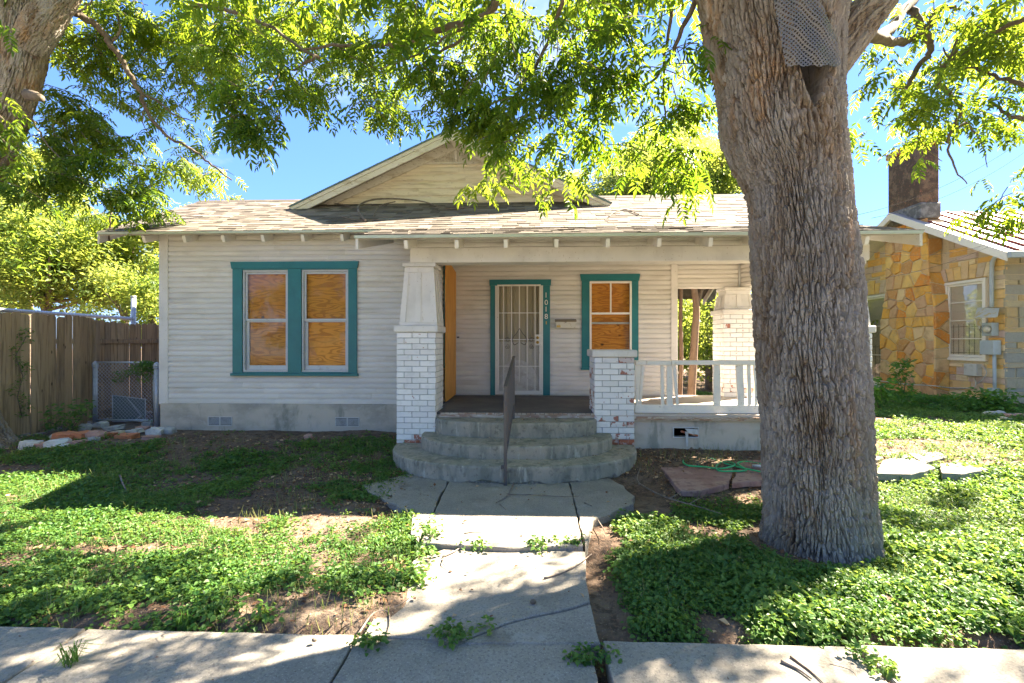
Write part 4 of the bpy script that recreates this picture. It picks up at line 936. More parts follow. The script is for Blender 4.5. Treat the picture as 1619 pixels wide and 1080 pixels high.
# ------------------------------------------------------------------ wooden board fence on the left
XF = -8.0
fence = thing('board_fence', (XF, 8, .05), 'weathered brown dog-eared board fence running back along the left side', 'fence')
y = 4.9; k = 0
pk = PY(147, XF)
while y < 13.0:
    w = random.uniform(.128, .142); top = 2.11-.018*(y-6)+random.uniform(-.022, .022) if y < pk else 2.03-.012*(y-8)+random.uniform(-.02, .02)
    if y > 9.0: top += random.uniform(-.01, .01)
    g0_ = float(gz0(XF, y))-.0+random.uniform(0, .05)
    lean = random.uniform(-.012, .012); th = .016; x = XF+random.uniform(-.008, .008) - (.05 if y > pk else 0)
    mb = MB(); mb.prism([(x, y, g0_), (x, y+w, g0_), (x+.0, y+w+lean, top-.035), (x, y+w-.03+lean, top), (x, y+.03+lean, top), (x, y+lean, top-.035)][::-1], (th, 0, 0)); mb.build('fence_board', m_fence, fence)
    y += w + random.choice([-.004, -.002, .001, .002, .003, .016])
for z0_, xx, ya, yb_ in ((1.6, XF+.0, pk+.1, 13.0), (.95, XF, pk+.1, 13), (.35, XF, pk+.1, 13), (1.6, XF-.06, 4.9, pk), (.4, XF-.06, 4.9, pk)):
    mb = MB(); mb.box(xx-.03 if xx == XF else xx-.04, xx+.02 if xx == XF else xx, ya, yb_, z0_, z0_+.085, .005); mb.build('fence_rail', m_fence, fence)
mb = MB(); mb.box(XF-.03, XF+.07, pk-.02, pk+.07, .02, 2.02, .006); mb.build('fence_post', m_fence, fence)
# pipe rail beyond the fence
XPp = -8.6; pr = thing('pipe_rail', (XPp, 9, .1), 'grey galvanised pipe rail and post rising above the board fence', 'pipe rail')
yA, yB = 5.4, PY(211, XPp)
z_a = PZ(491, XPp, PY(4, XPp)); z_b = PZ(504, XPp, yB)
mb = MB(); mb.tube([(XPp, yA, z_a+.02), (XPp, yB-.05, z_b)], .035, 10); mb.build('pipe', m_galv, pr)
mb = MB(); mb.tube([(XPp, yB, .05), (XPp, yB, PZ(470, XPp, yB))], .045, 10); mb.tube([(XPp, yB, PZ(470, XPp, yB)), (XPp, yB, PZ(468, XPp, yB))], .052, 10); mb.build('post', m_galv, pr)

# ------------------------------------------------------------------ chain link gate
gY = 8.15; gx0, gx1 = PX(153, gY), PX(243, gY); gt, gb = PZ(573, gx0, gY), PZ(664, gx0, gY)
gate = thing('chain_link_gate', ((gx0+gx1)/2, gY, .14), 'low chain link gate between the board fence and the house corner', 'gate')
def gpost(u, y, r_, vtop, vbot):
    x = PX(u, y); zt = PZ(vtop, x, y); zb = PZ(vbot, x, y)-.05
    mb = MB(); mb.tube([(x, y, zb), (x, y, zt)], r_, 12); mb.build('post', m_galv, gate)
    mb = MB(); mb.tube([(x, y, zt), (x, y, zt+.03), (x, y, zt+.06), (x, y, zt+.085)], [r_*1.35, r_*1.35, r_*.9, .006], 12); mb.tube([(x, y, zt-.03), (x, y, zt-.001)], r_*1.3, 12); mb.build('post_cap', m_galv, gate)
gpost(150.5, gY+.05, .036, 578, 668); gpost(248, gY-.15, .042, 580, 680)
mb = MB()
for a, b in (((gx0, gb), (gx0, gt)), ((gx0, gt), (gx1, gt)), ((gx1, gt), (gx1, gb)), ((gx1, gb), (gx0, gb))): mb.tube([(a[0], gY, a[1]), (b[0], gY, b[1])], .016, 8)
mb.build('gate_frame', m_galv, gate)
mb = MB(); W_, H_ = gx1-gx0, gt-gb; s = .058
for sg in (1, -1):
    c = -H_
    while c < W_+H_:
        # line x = c + t, z = t (or mirrored)
        t0_, t1_ = max(0, -c), min(H_, W_-c)
        if t1_-t0_ > .02:
            xa_, xb_ = c+t0_, c+t1_; fx = (lambda q: gx0+q) if sg > 0 else (lambda q: gx1-q)
            mb.tube([(fx(xa_), gY-.004*sg, gb+t0_), (fx(xb_), gY-.004*sg, gb+t1_)], .0028, 4, cap=False)
        c += s*1.15
o = mb.build('wire_mesh', m_wire, gate); o['kind'] = 'stuff'
mb = MB()
for z in np.linspace(gb+.1, gt-.1, 6): mb.tube([(gx0-.03, gY-.03, z), (gx0+.03, gY-.02, z+.01)], .008, 6)
mb.build('tie_wire', m_wire, gate)
# the screen frame leaning behind the gate
sx = PX(178, gY+.25); scr = thing('window_screen', (sx, gY+.25, .15), 'old framed window screen leaning behind the chain link gate', 'window screen')
z0s, z1s = PZ(668, sx, gY+.25)+.02, PZ(625, sx, gY+.25); x1s = PX(230, gY+.25)
mb = MB(); y = gY+.25
for a, b in (((sx, z0s), (sx, z1s)), ((sx, z1s), (x1s, z1s-.07)), ((x1s, z1s-.07), (x1s, z0s)), ((x1s, z0s), (sx, z0s)), ((sx+.28, z1s-.05), (x1s-.08, z0s+.12)), ((x1s-.08, z0s+.12), (x1s-.2, z0s+.02))):
    mb.tube([(a[0], y, a[1]), (b[0], y, b[1])], .009, 6)
mb.build('screen_frame', m_sash, scr)
mb = MB(); mb.prism([(sx, y+.003, z0s), (x1s, y+.003, z0s), (x1s, y+.003, z1s-.07), (sx, y+.003, z1s)][::-1], (0, .003, 0)); mb.build('screen_cloth', mat('screen_cloth', (.17, .20, .19), rough=.8), scr)

# ------------------------------------------------------------------ rubble edging by the gate: every stone its own thing
def stone(name, u, v, w, h, m, label, cat, deep=None, sq=.35, seed=0, rot=0, base=None):
    c = ground_at(u, v+h*.5, .0); D = depth(c.x, c.y); sx_, sz_ = w*D/FPX/2, h*D/FPX/2*1.15; sy_ = deep or sx_*.7
    rr = np.random.default_rng(seed); n1, n2 = 7, 10; vs = []; mbx = MB(); zc = on_ground(c.x, c.y+sy_*.4)
    for i in range(n1+1):
        ph = PI*i/n1-PI/2
        for j in range(n2):
            th = 2*PI*j/n2
            sup = lambda t: math.copysign(abs(t)**sq, t)
            x = sup(math.cos(ph))*sup(math.cos(th)); y = sup(math.cos(ph))*sup(math.sin(th)); z = sup(math.sin(ph))
            k = 1+.30*(rr.random()-.5)*(1 if 0 < i < n1 else 0)
            vs.append((x*sx_*k, y*sy_*k, z*sz_*k))
    fs = [(i*n2+j, i*n2+(j+1) % n2, (i+1)*n2+(j+1) % n2, (i+1)*n2+j) for i in range(n1) for j in range(n2)]
    R = Matrix.Rotation(rot, 3, 'Z') @ Matrix.Rotation(rr.uniform(-.15, .15), 3, 'Y')
    mbx.add([R @ Vector(p) + Vector((c.x, c.y+sy_*.4, zc+sz_*.6)) for p in vs], fs, False)
    return tag(mbx.build(name, m, None, (c.x, c.y+sy_*.4, zc)), label, cat, 'rubble edging by the gate')
def sm(c, name='rubble_stone'): return mat(name, c, [('noise', 14, .5, .7, tuple(q*.6 for q in c), .6)], rough=.95, bump=('noise', 25, .8, .01))
s_white, s_pink, s_red, s_grey, s_tan = sm((.55, .54, .50)), sm((.42, .25, .20)), sm((.52, .20, .10)), sm((.36, .36, .34)), sm((.58, .50, .36))
for i, a in enumerate([
    ('stone', 45, 702, 27, 13, s_white, 'pale flat angular stone at the left end of the edging', 'stone', None, .3),
    ('stone', 68, 705, 24, 8, s_pink, 'thin pinkish stone between the pale angular stone and the round white one', 'stone'),
    ('stone', 86, 703, 34, 13, s_white, 'rough white stone in front of the orange bricks', 'stone', None, .6),
    ('stone', 97, 708, 16, 6, s_white, 'small white chip in front of the rough white stone', 'stone'),
    ('stone', 83, 692, 11, 9, s_grey, 'small grey pebble behind the rough white stone', 'stone', None, .7),
    ('brick', 104, 691, 34, 13, s_red, 'orange brick at the left of the two long orange bricks', 'brick', .12, .18),
    ('brick', 127, 690, 22, 14, s_red, 'shorter orange brick right against the long one', 'brick', .12, .18),
    ('stone', 117, 703, 24, 8, s_pink, 'pink brick fragment lying at the front right of the edging', 'stone', None, .25),
    ('stone', 149, 690, 26, 15, s_pink, 'rounded reddish brown stone right of the orange bricks', 'stone', None, .5),
    ('stone', 146, 697, 16, 7, s_grey, 'small grey stone tucked under the rounded reddish stone', 'stone', None, .5),
    ('stone', 158, 686, 11, 7, s_white, 'little white stone on top behind the reddish stone', 'stone'),
    ('brick', 173, 688, 24, 8, s_red, 'flat orange brick lying in the middle of the edging', 'brick', .10, .2),
    ('stone', 185, 686, 16, 9, s_tan, 'tan square stone on the flat orange brick', 'stone', None, .2),
    ('brick', 198, 691, 26, 7, s_red, 'flat reddish brick right of the tan stone', 'brick', .10, .2),
    ('stone', 207, 683, 26, 6, s_white, 'long thin white stone below the gate', 'stone', None, .3),
    ('stone', 224, 678, 18, 10, s_pink, 'pinkish block below the right end of the gate', 'stone', None, .25),
    ('stone', 245, 680, 26, 12, s_white, 'large rounded white stone at the foot of the right gate post', 'stone', None, .55),
    ('stone', 266, 679, 18, 12, s_grey, 'grey rounded stone against the house corner', 'stone', None, .6),
    ('stone', 237, 692, 24, 7, s_pink, 'flat pinkish stone at the front right end of the edging', 'stone', None, .3),
    ('stone', 132, 678, 18, 11, s_grey, 'round grey stone at the foot of the left gate post', 'stone', None, .6),
    ('stone', 158, 672, 20, 9, s_white, 'white stone under the bottom of the gate', 'stone', None, .55),
    ('stone', 178, 678, 26, 7, s_grey, 'long flat grey stone before the gate', 'stone', None, .4),
    ('stone', 232, 669, 16, 8, s_grey, 'grey stone behind the pinkish block', 'stone', None, .5),
    ('stone', 487, 690, 14, 9, s_pink, 'lone pinkish stone in the bare soil below the front wall', 'stone', None, .6),
    ]): stone(*a, seed=i)
for i, a in enumerate([('stone', 1578, 656, 28, 12, s_grey, 'grey boulder at the foot of the stone house in the right weeds', 'stone', None, .6), ('stone', 1606, 660, 26, 10, s_pink, 'pinkish boulder at the right edge of the picture', 'stone', None, .5), ('stone', 1592, 664, 16, 7, s_tan, 'small tan rock between the two boulders', 'stone', None, .6)]):
    o = stone(*a, seed=50+i); o['group'] = 'rocks by the stone house'

# ------------------------------------------------------------------ garden hose on the red paving
def gpts(L_, z): return [Vector((*gp(u, v, z+.012*(i % 3 == 1)), z+.012*(i % 3 == 1))) for i, (u, v) in enumerate(L_)]
hp = catmull(gpts([(1232, 749), (1204, 746), (1170, 739), (1140, 731), (1120, 724), (1092, 725), (1080, 729), (1088, 736), (1112, 738), (1140, 741), (1162, 735), (1150, 730), (1134, 735), (1136, 744), (1160, 745), (1180, 743), (1166, 733), (1180, 730), (1210, 735), (1240, 740), (1300, 741), (1384, 743)], .105), 6)
mb = MB(); mb.tube(hp, .0105, 8); o = mb.build('garden_hose', m_hose); tag(o, 'green garden hose coiled loosely on the red flagstones', 'hose')
mb = MB(); c = Vector((*gp(1190, 735, .13), .12)); mb.tube([c, c+Vector((.10, -.02, 0))], .018, 8); o = mb.build('hose_coupling', m_vent); tag(o, 'grey coupling lying with the green hose left of the big trunk', 'hose fitting')
# ------------------------------------------------------------------ the stone house on the right
XN = 11.0; YN = 11.26; GN = .14
nb = thing('stone_house', (XN+2, YN, GN), 'golden and grey sandstone house with a pale ribbed roof and flagstone chimney', 'house')
YPK = 13.95; ZPK = 5.36; YEV = 10.62; ZEV = 3.60; sN = (ZPK-ZEV)/(YPK-YEV)
YEND = 18.6
def zroof(y): return ZPK-sN*abs(y-YPK)
mb = MB(); mb.prism([(XN+.03, YN+.03, GN-.2), (XN+.03, YN+.03, zroof(YN)-.1), (XN+.03, YPK, ZPK-.15), (XN+.03, YEND, zroof(YEND)-.1), (XN+.03, YEND, GN-.2)], (9, 0, 0)); mb.build('wall_backing', m_joint, nb)
def nwin(u0, u1, v0, v1, X=XN):
    ya, yb_ = PY(u1, X), PY(u0, X); z1 = PZ(v0, X, ya); z0 = PZ(v1, X, ya); return ya, yb_, z0, z1
W1 = nwin(1497, 1559, 441, 569); W2 = nwin(1360, 1402, 464, 548)
W2 = (W2[0], W2[1], PZ(611, XN, W2[0]), PZ(466, XN, W2[0]))
CH = (PY(1475, 10.6), PY(1391, 10.6))
def stone_block(P, dirv, nrm, w, h, m, parent, jit=.004, dep=.05):
    q = [P, P+dirv*w, P+dirv*w+Z_*h, P+Z_*h]; q = [p+dirv*random.uniform(-jit, jit)+Z_*random.uniform(-jit, jit) for p in q]
    pr_ = nrm*(.0+random.uniform(.008, .045)); c = sum(q, Vector())/4; f = [p+(c-p).normalized()*.012+pr_ for p in q]
    mb = MB(); mb.add([p-nrm*.03 for p in q]+q+f, [(0, 1, 5, 4), (1, 2, 6, 5), (2, 3, 7, 6), (3, 0, 4, 7), (4, 5, 9, 8), (5, 6, 10, 9), (6, 7, 11, 10), (7, 4, 8, 11), (8, 9, 10, 11)])
    mb.build('stone', m, parent)
holes = [(W1[0]-.05, W1[1]+.05, W1[2]-.06, W1[3]+.05), (W2[0]-.05, W2[1]+.05, W2[2]-.06, W2[3]+.05), (CH[0]+.02, CH[1]-.02, 0, 9)]
z = GN-.02; cnt = 0
while z < ZPK-.3:
    h = random.choice([.09, .12, .13, .15, .18, .20])*1.15
    y = YN+.012
    ymax = min(YEND, YPK+(ZPK-.12-z-h)/sN); ymin = max(YN+.012, YPK-(ZPK-.12-z-h)/sN); y = ymin
    while y < ymax and y < 16.6:
        w = random.uniform(.28, .85) if h < .16 else random.uniform(.25, .6)
        a, b = y, min(y+w, ymax, 16.6); segs = [(a, b)]
        for H in holes:
            if z+h > H[2]+.02 and z < H[3]-.02:
                ns = []
                for s0, s1 in segs:
                    if s1 <= H[0] or s0 >= H[1]: ns.append((s0, s1)); continue
                    if s0 < H[0]: ns.append((s0, H[0]))
                    if s1 > H[1]: ns.append((H[1], s1))
                segs = ns
        for s0, s1 in segs:
            if s1-s0 > .05: stone_block(Vector((XN+.03, s1-.008, z+.006)), -Y_, -X_, s1-s0-.016, h-.012, m_ash, nb); cnt += 1
        y += w
    z += h
# keystones over the windows
for W in (W1, W2):
    yc = (W[0]+W[1])/2
    for k in range(-3, 4):
        a, b = yc+k*.19-.085, yc+k*.19+.085; t = k*.035
        q = [Vector((XN+.0, b, W[3]+.07)), Vector((XN+.0, a, W[3]+.07)), Vector((XN+.0, a+t-.02, W[3]+.40+(.1 if k == 0 else 0))), Vector((XN+.0, b+t+.02, W[3]+.40+(.1 if k == 0 else 0)))]
        mb = MB(); mb.prism(q, (-.022-.008*(k == 0), 0, 0)); mb.build('stone', m_flag if k == 0 else m_ash, nb)
z = GN-.02
while z < 3.55:                           # front face round the corner
    h = random.choice([.10, .14, .18, .24]); x = XN
    while x < 15.5:
        w = random.uniform(.18, .6); stone_block(Vector((x+.006, YN+.03, z+.006)), X_, -Y_, w-.014, h-.012, m_ashf, nb); x += w
    z += h
# windows of the stone house
def nwindow(W, lights, label=None):
    r = part('window', nb); ya, yb_, z0, z1 = W
    if label: r['label'] = label
    def fr(x0, x1, w, a, b, c, d, name, m):
        mb = MB(); mb.box(x0, x1, a, b, d-w, d, .004); mb.box(x0, x1, a, b, c, c+w*1.2, .004); mb.box(x0, x1, a, a+w, c+w*1.2+.001, d-w-.001, .004); mb.box(x0, x1, b-w, b, c+w*1.2+.001, d-w-.001, .004); mb.build(name, m, r)
    fr(XN-.045, XN+.06, .07, ya-.03, yb_+.03, z0-.04, z1+.03, 'frame', m_white)
    fr(XN-.01, XN+.02, .05, ya+.045, yb_-.045, z0+.05, z1-.045, 'sash', m_white)
    for k in range(1, lights):
        z = z0+.05+(z1-z0-.1)*k/lights; mb = MB(); mb.box(XN-.012, XN+.015, ya+.096, yb_-.096, z-.012, z+.012); mb.build('glazing_bar', m_white, r)
    mb = MB(); mb.box(XN+.02, XN+.022, ya+.05, yb_-.05, z0+.05, z1-.05); mb.build('pane', m_glassn, r)
    mb = MB(); mb.box(XN+.026, XN+.0295, ya+.05, yb_-.05, z0+.05, z1-.05); mb.build('blind', mat('window_blind', (.66, .58, .50), [('wave', (1, 1, 12), .4, .8, (.50, .43, .36), .6, .5)], rough=.8), r)
    mb = MB()
    zt = z0+(z1-z0)*.45
    for k in range(6): y = ya+.1+(yb_-ya-.2)*(k+.5)/6; mb.box(XN+.0225, XN+.0255, y-.006, y+.006, z0+.05, zt)
    for z in (z0+.16, zt-.06): mb.box(XN+.0226, XN+.0254, ya+.06, yb_-.06, z-.006, z+.006)
    mb.build('security_bar', m_steel, r)
nwindow(W1, 4, 'tall white framed window with four lights'); nwindow(W2, 3)
# flagstone chimney: irregular stones cut from a jittered grid
def clip_half(poly, p, n):
    out = []
    for i in range(len(poly)):
        a, b = poly[i], poly[(i+1) % len(poly)]; da = (a[0]-p[0])*n[0]+(a[1]-p[1])*n[1]; db = (b[0]-p[0])*n[0]+(b[1]-p[1])*n[1]
        if da <= 0: out.append(a)
        if (da < 0 < db) or (db < 0 < da): t = da/(da-db); out.append((a[0]+(b[0]-a[0])*t, a[1]+(b[1]-a[1])*t))
    return out
def flags(outline, cell, to3, nrm, parent, m, gap=.013):
    s0, s1 = min(p[0] for p in outline), max(p[0] for p in outline); t0_, t1_ = min(p[1] for p in outline), max(p[1] for p in outline)
    nx, nz = max(1, round((s1-s0)/cell)), max(1, round((t1_-t0_)/cell)); seeds = []
    for i in range(nx):
        for j in range(nz): seeds.append((s0+(s1-s0)*(i+.5+random.uniform(-.38, .38))/nx, t0_+(t1_-t0_)*(j+.5+random.uniform(-.38, .38))/nz))
    for k, s in enumerate(seeds):
        poly = list(outline)
        for q in seeds:
            if q is s or math.hypot(q[0]-s[0], q[1]-s[1]) > cell*2.6: continue
            d = (q[0]-s[0], q[1]-s[1]); l = math.hypot(*d); d = (d[0]/l, d[1]/l); poly = clip_half(poly, ((s[0]+q[0])/2-d[0]*gap, (s[1]+q[1])/2-d[1]*gap), d)
            if len(poly) < 3: break
        if len(poly) < 3: continue
        c = (sum(p[0] for p in poly)/len(poly), sum(p[1] for p in poly)/len(poly)); h = random.uniform(.02, .06)
        a = [to3(*p) for p in poly]; f = [to3(p[0]+(c[0]-p[0])*.10, p[1]+(c[1]-p[1])*.10)+nrm*h for p in poly]; n = len(a)
        mb = MB(); mb.add([p-nrm*.02 for p in a]+[p+nrm*h*.4 for p in a]+f, [(i, (i+1) % n, n+(i+1) % n, n+i) for i in range(n)]+[(n+i, n+(i+1) % n, 2*n+(i+1) % n, 2*n+i) for i in range(n)]+[tuple(range(2*n, 3*n))])
        mb.build('stone', m, parent)
ch = part('chimney', nb); ch['label'] = 'golden flagstone chimney breast with sloping shoulders'
xc_ = 10.62; ya, yb_ = CH; zs0 = PZ(505, xc_, yb_); zs1 = PZ(462, xc_, yb_); ya2, yb2 = ya+.24, yb_-.22; ztop = zroof(yb_)+.4
prof = [(ya, GN-.1), (ya, zs0+.12), (ya+.08, zs1-.05), (ya2, zs1+.35), (ya2, 4.9), (yb2, 4.9), (yb2, zs1), (yb_, zs0), (yb_, GN-.1)]
mb = MB(); mb.prism([(xc_+.02, a, b) for a, b in prof], (XN+.35-xc_, 0, 0)); mb.build('chimney_core', m_joint, ch)
T = lambda y, z: Vector((xc_+.02, y, z))
flags([(ya+.008, GN-.05), (yb_-.008, GN-.05), (yb_-.008, zs0), (ya+.008, zs0)], .33, T, -X_, ch, m_flag)
flags([(ya+.008, zs0+.012), (yb_-.02, zs0+.012), (yb2, zs1), (ya+.10, zs1)], .30, T, -X_, ch, m_flag)
flags([(ya2-.10, zs1+.012), (yb2, zs1+.012), (yb2, 4.95), (ya2, 4.95)], .33, T, -X_, ch, m_flag)
T2 = lambda x, z: Vector((x, ya+.0, z)); T3 = lambda x, z: Vector((x, ya2, z))
flags([(xc_+.01, GN-.05), (XN, GN-.05), (XN, zs0+.1), (xc_+.01, zs0+.1)], .27, T2, -Y_, ch, m_flag)
flags([(xc_+.01, zs1+.36), (XN, zs1+.36), (XN, 4.4), (xc_+.01, 4.4)], .27, T3, -Y_, ch, m_flag)
T4 = lambda x, z: Vector((x, float(np.interp(z, [zs0+.12, zs1-.05, zs1+.35], [ya, ya+.08, ya2]))-.004, z))
flags([(xc_+.01, zs0+.115), (XN, zs0+.115), (XN, zs1+.35), (xc_+.01, zs1+.35)], .25, T4, -Y_, ch, m_flag)
mb = MB(); mb.box(xc_-.02, 11.12, 13.15, 14.3, 4.9, 7.0, .03); mb.build('chimney_stack', m_stack, ch)
mb = MB(); mb.box(xc_-.05, 11.15, 13.1, 14.35, 7.0, 7.18, .02); mb.build('stack_top', m_brickred, ch)
mb = MB(); mb.box(xc_-.035, 11.14, 13.12, 14.33, 5.0, 5.42, .02); mb.build('flashing', mat('lead_flashing', (.12, .12, .12), [('noise', 6, .45, .6, (.28, .28, .28), .7)], rough=.6), ch)
# roof
nr = part('roof', nb); X0r = 10.42
for yv, zv in ((YEV, ZEV), (YEND+.5, zroof(YEND+.5))):
    mb = MB(); sgn = 1 if yv < YPK else -1
    mb.prism([(X0r, yv, zv), (X0r, YPK, ZPK), (X0r, YPK, ZPK-.06), (X0r, yv, zv-.05)], (12, 0, 0)); mb.build('metal_sheet', m_metalroof, nr)
    mb = MB(); mb.prism([(X0r-.03, yv, zv-.0), (X0r-.03, YPK, ZPK+.0), (X0r-.03, YPK, ZPK-.2), (X0r-.03, yv, zv-.2)], (.03, 0, 0)); mb.build('barge_board', m_white, nr)
    mb = MB(); mb.prism([(X0r+.0, yv, zv-.06), (X0r+.0, YPK, ZPK-.07), (X0r+.0, YPK, ZPK-.09), (X0r+.0, yv, zv-.08)], (.7, 0, 0)); mb.build('soffit', m_white, nr)
x = X0r+.25
while x < 19.5:
    mb = MB(); mb.prism([(x, YEV-.02, ZEV+.0), (x, YPK, ZPK+.0), (x, YPK, ZPK+.045), (x, YEV-.02, ZEV+.045)], (.045, 0, 0)); mb.build('rib', m_rib, nr); x += .43
mb = MB(); mb.box(X0r-.02, 22, YEV-.10, YEV-.0, ZEV-.14, ZEV-.0, .01); mb.build('gutter', m_meter, nr)
# attic louvre
# service mast, meter, boxes
em = thing('electric_meter', (XN-.1, PY(1573, XN-.1), 1), 'grey electric meter and mast with a torn metal hood on the stone wall', 'electric meter')
def npt(u, v, off=.1): y = PY(u, XN-off); return Vector((XN-off, y, PZ(v, XN-off, y)))
mb = MB(); mb.tube(catmull([npt(1568, 486), npt(1568, 425), npt(1571, 410), npt(1582, 401), npt(1600, 398, .2)+Vector((0, -.1, 0))], 5), .042, 10); mb.build('service_mast', m_meter, em)
def nbox(u0, u1, v0, v1, off, dep, name, m, par):
    y1, y0 = PY(u0, XN-off), PY(u1, XN-off); zt = PZ(v0, XN-off, y0); zb = PZ(v1, XN-off, y0); mb = MB(); mb.box(XN-off-dep, XN-off+.05, y0, y1, zb, zt, .008); return mb.build(name, m, par)
nbox(1560, 1576, 510, 531, .06, .12, 'meter_box', m_meter, em); nbox(1558, 1580, 538, 561, .06, .14, 'breaker_box', m_meter, em)
c = npt(1562, 521, .20); mb = MB(); mb.tube([c, c-X_*.10, c-X_*.14], [.10, .10, .07], 16); mb.build('meter_dial', m_glassn, em)
mb = MB(); mb.tube([c-X_*.005, c-X_*.06], .07, 14); mb.build('dial_face', m_white, em)
mb = MB(); h0, h1 = npt(1541, 500, .42), npt(1578, 487, .08); mb.prism([npt(1545, 487, .12), npt(1580, 488, .12), npt(1577, 502, .45), npt(1541, 503, .45)], (0, 0, .012)); mb.prism([npt(1541, 503, .44), npt(1549, 520, .40), npt(1552, 505, .2)], (-.01, 0, 0)); mb.build('torn_hood', mat('torn_hood_metal', (.50, .48, .40), [('noise', 9, .5, .6, (.50, .33, .08), .7)], rough=.5), em)
mb = MB(); mb.tube([npt(1572, 561, .12), npt(1573, 640, .10)], .035, 10); mb.build('conduit', m_meter, em)
nbox(1567, 1578, 614, 626, .06, .1, 'conduit_body', m_meter, em)
o = nbox(1530, 1550, 576, 595, .04, .10, 'utility_box', m_vent, None); tag(o, 'small grey utility box below the tall white window', 'utility box')
mb = MB(); mb.tube(catmull([npt(1551, 576, .06), npt(1560, 590, .06), npt(1546, 606, .06), npt(1540, 598, .06)], 5), .010, 6); mb.tube(catmull([npt(1389, 602, .45), npt(1430, 607, .46), npt(1476, 610, .5), npt(1500, 613, .06), npt(1538, 613, .06), npt(1543, 604, .05)], 5), .014, 6)
tag(mb.build('wall_cable', m_vent), 'thin grey cable running low across the flagstone chimney', 'cable')
# overhead wires
for i, (a, b, lb) in enumerate([((1355, 340, 9.5), (1640, 205, 10.5), 'upper thin overhead wire before the sooty stack'), ((1378, 345, 9.5), (1640, 226, 11), 'lower thin overhead wire crossing the foot of the sooty stack'), ((1340, 446, 8.8), (1640, 350, 10.4), 'overhead wire crossing the golden chimney breast'), ((1352, 394, 9), (1600, 372, 10.6), 'wire between the bungalow eave and the stone house gutter')]):
    A, B = at(*a), at(*b); pts = [A.lerp(B, t/14)-Z_*(.25*4*(t/14)*(1-t/14)) for t in range(15)]
    mb = MB(); mb.tube(pts, .0032, 5); tag(mb.build('overhead_wire', m_wireb), lb, 'wire', 'overhead wires')
# ------------------------------------------------------------------ trees: bark
def bark_surface(pts, rad, nth=360, dz=.0075, name='trunk', parent=None, depth=.024, cav=None, flare=None, m=None, sc=1.0, lobes=.03):
    P = catmull(pts, 10); R = np.interp(np.linspace(0, len(pts)-1, len(P)), np.arange(len(pts)), rad) if len(rad) == len(pts) else rad
    A = np.array([tuple(p) for p in P]); seg = np.r_[0, np.cumsum(np.linalg.norm(np.diff(A, axis=0), axis=1))]
    n = int(seg[-1]/dz); s = np.linspace(0, seg[-1], n); c = np.stack([np.interp(s, seg, A[:, k]) for k in range(3)], -1); r = np.interp(s, seg, R)
    t = np.gradient(c, axis=0); t /= np.linalg.norm(t, axis=1)[:, None]
    fr = np.zeros((n, 3)); a = np.array([0, 1., 0])           # seam on the far side
    for i in range(n): a = a-t[i]*a.dot(t[i]); a /= np.linalg.norm(a); fr[i] = a
    bn = np.cross(t, fr); th = np.linspace(0, 2*PI, nth, endpoint=False)
    TH, S = np.meshgrid(th, s); Rr = r[:, None]*np.ones_like(TH); Rm = float(np.median(r))
    x_ = TH*Rm
    wx = (fbm(x_*5/sc, S*1.6/sc, 0, 2, 31)-.38)*.09*sc; wx2 = (fbm(x_*40/sc, S*9/sc, 5, 2, 53)-.38)*.016*sc
    wy = (fbm(x_*9/sc, S*5/sc, 1, 2, 37)-.38)*.10*sc
    f1, f2, cid = worley((x_+wx+wx2)/(.038*sc), (S+wy)/(.30*sc), 3); e1 = np.clip((f2-f1)/.24, 0, 1)
    g1, g2, cid2 = worley((x_+wx+wx2*1.6)/(.019*sc), (S+wy)/(.085*sc), 11); e2 = np.clip((g2-g1)/.30, 0, 1)
    keep_ = _h(np.floor(x_/.05+wx*20).astype(np.int64), np.floor(S/.4).astype(np.int64), np.zeros(x_.shape, np.int64), 8)
    d = depth*1.05*(sstep(0, 1, e1)-1)*(.45+.8*vnoise(x_*9, S*3, 0, 91)) + depth*.33*(e2-1) + (cid-.5)*depth*.55 + (cid2-.5)*depth*.42 + (fbm(x_*90, S*30, 2, 2, 41)-.38)*depth*.35
    lob = lobes*Rr*(np.cos(3*TH+S*.9)+.7*np.cos(5*TH-S*1.3+1)) + (fbm(x_*2.2, S*1.2, 4, 3, 43)-.45)*.07*Rr
    rr = Rr+d+lob
    if flare is not None: rr = rr*flare(TH, S)
    V = c[:, None, :] + fr[:, None, :]*(np.cos(TH)*rr)[..., None] + bn[:, None, :]*(np.sin(TH)*rr)[..., None]
    if cav is not None: V = cav(V, c)
    V = V.reshape(-1, 3); ii, jj = np.meshgrid(np.arange(n-1), np.arange(nth), indexing='ij'); q = np.stack([ii*nth+jj, ii*nth+(jj+1) % nth, (ii+1)*nth+(jj+1) % nth, (ii+1)*nth+jj], -1).reshape(-1, 4)
    rn = (.35*cid+.65*cid2).ravel()
    og = origin_of(parent); return link(name, np_mesh(name, V-np.array(og), q, m or m_bark, rn, smooth=False), parent)

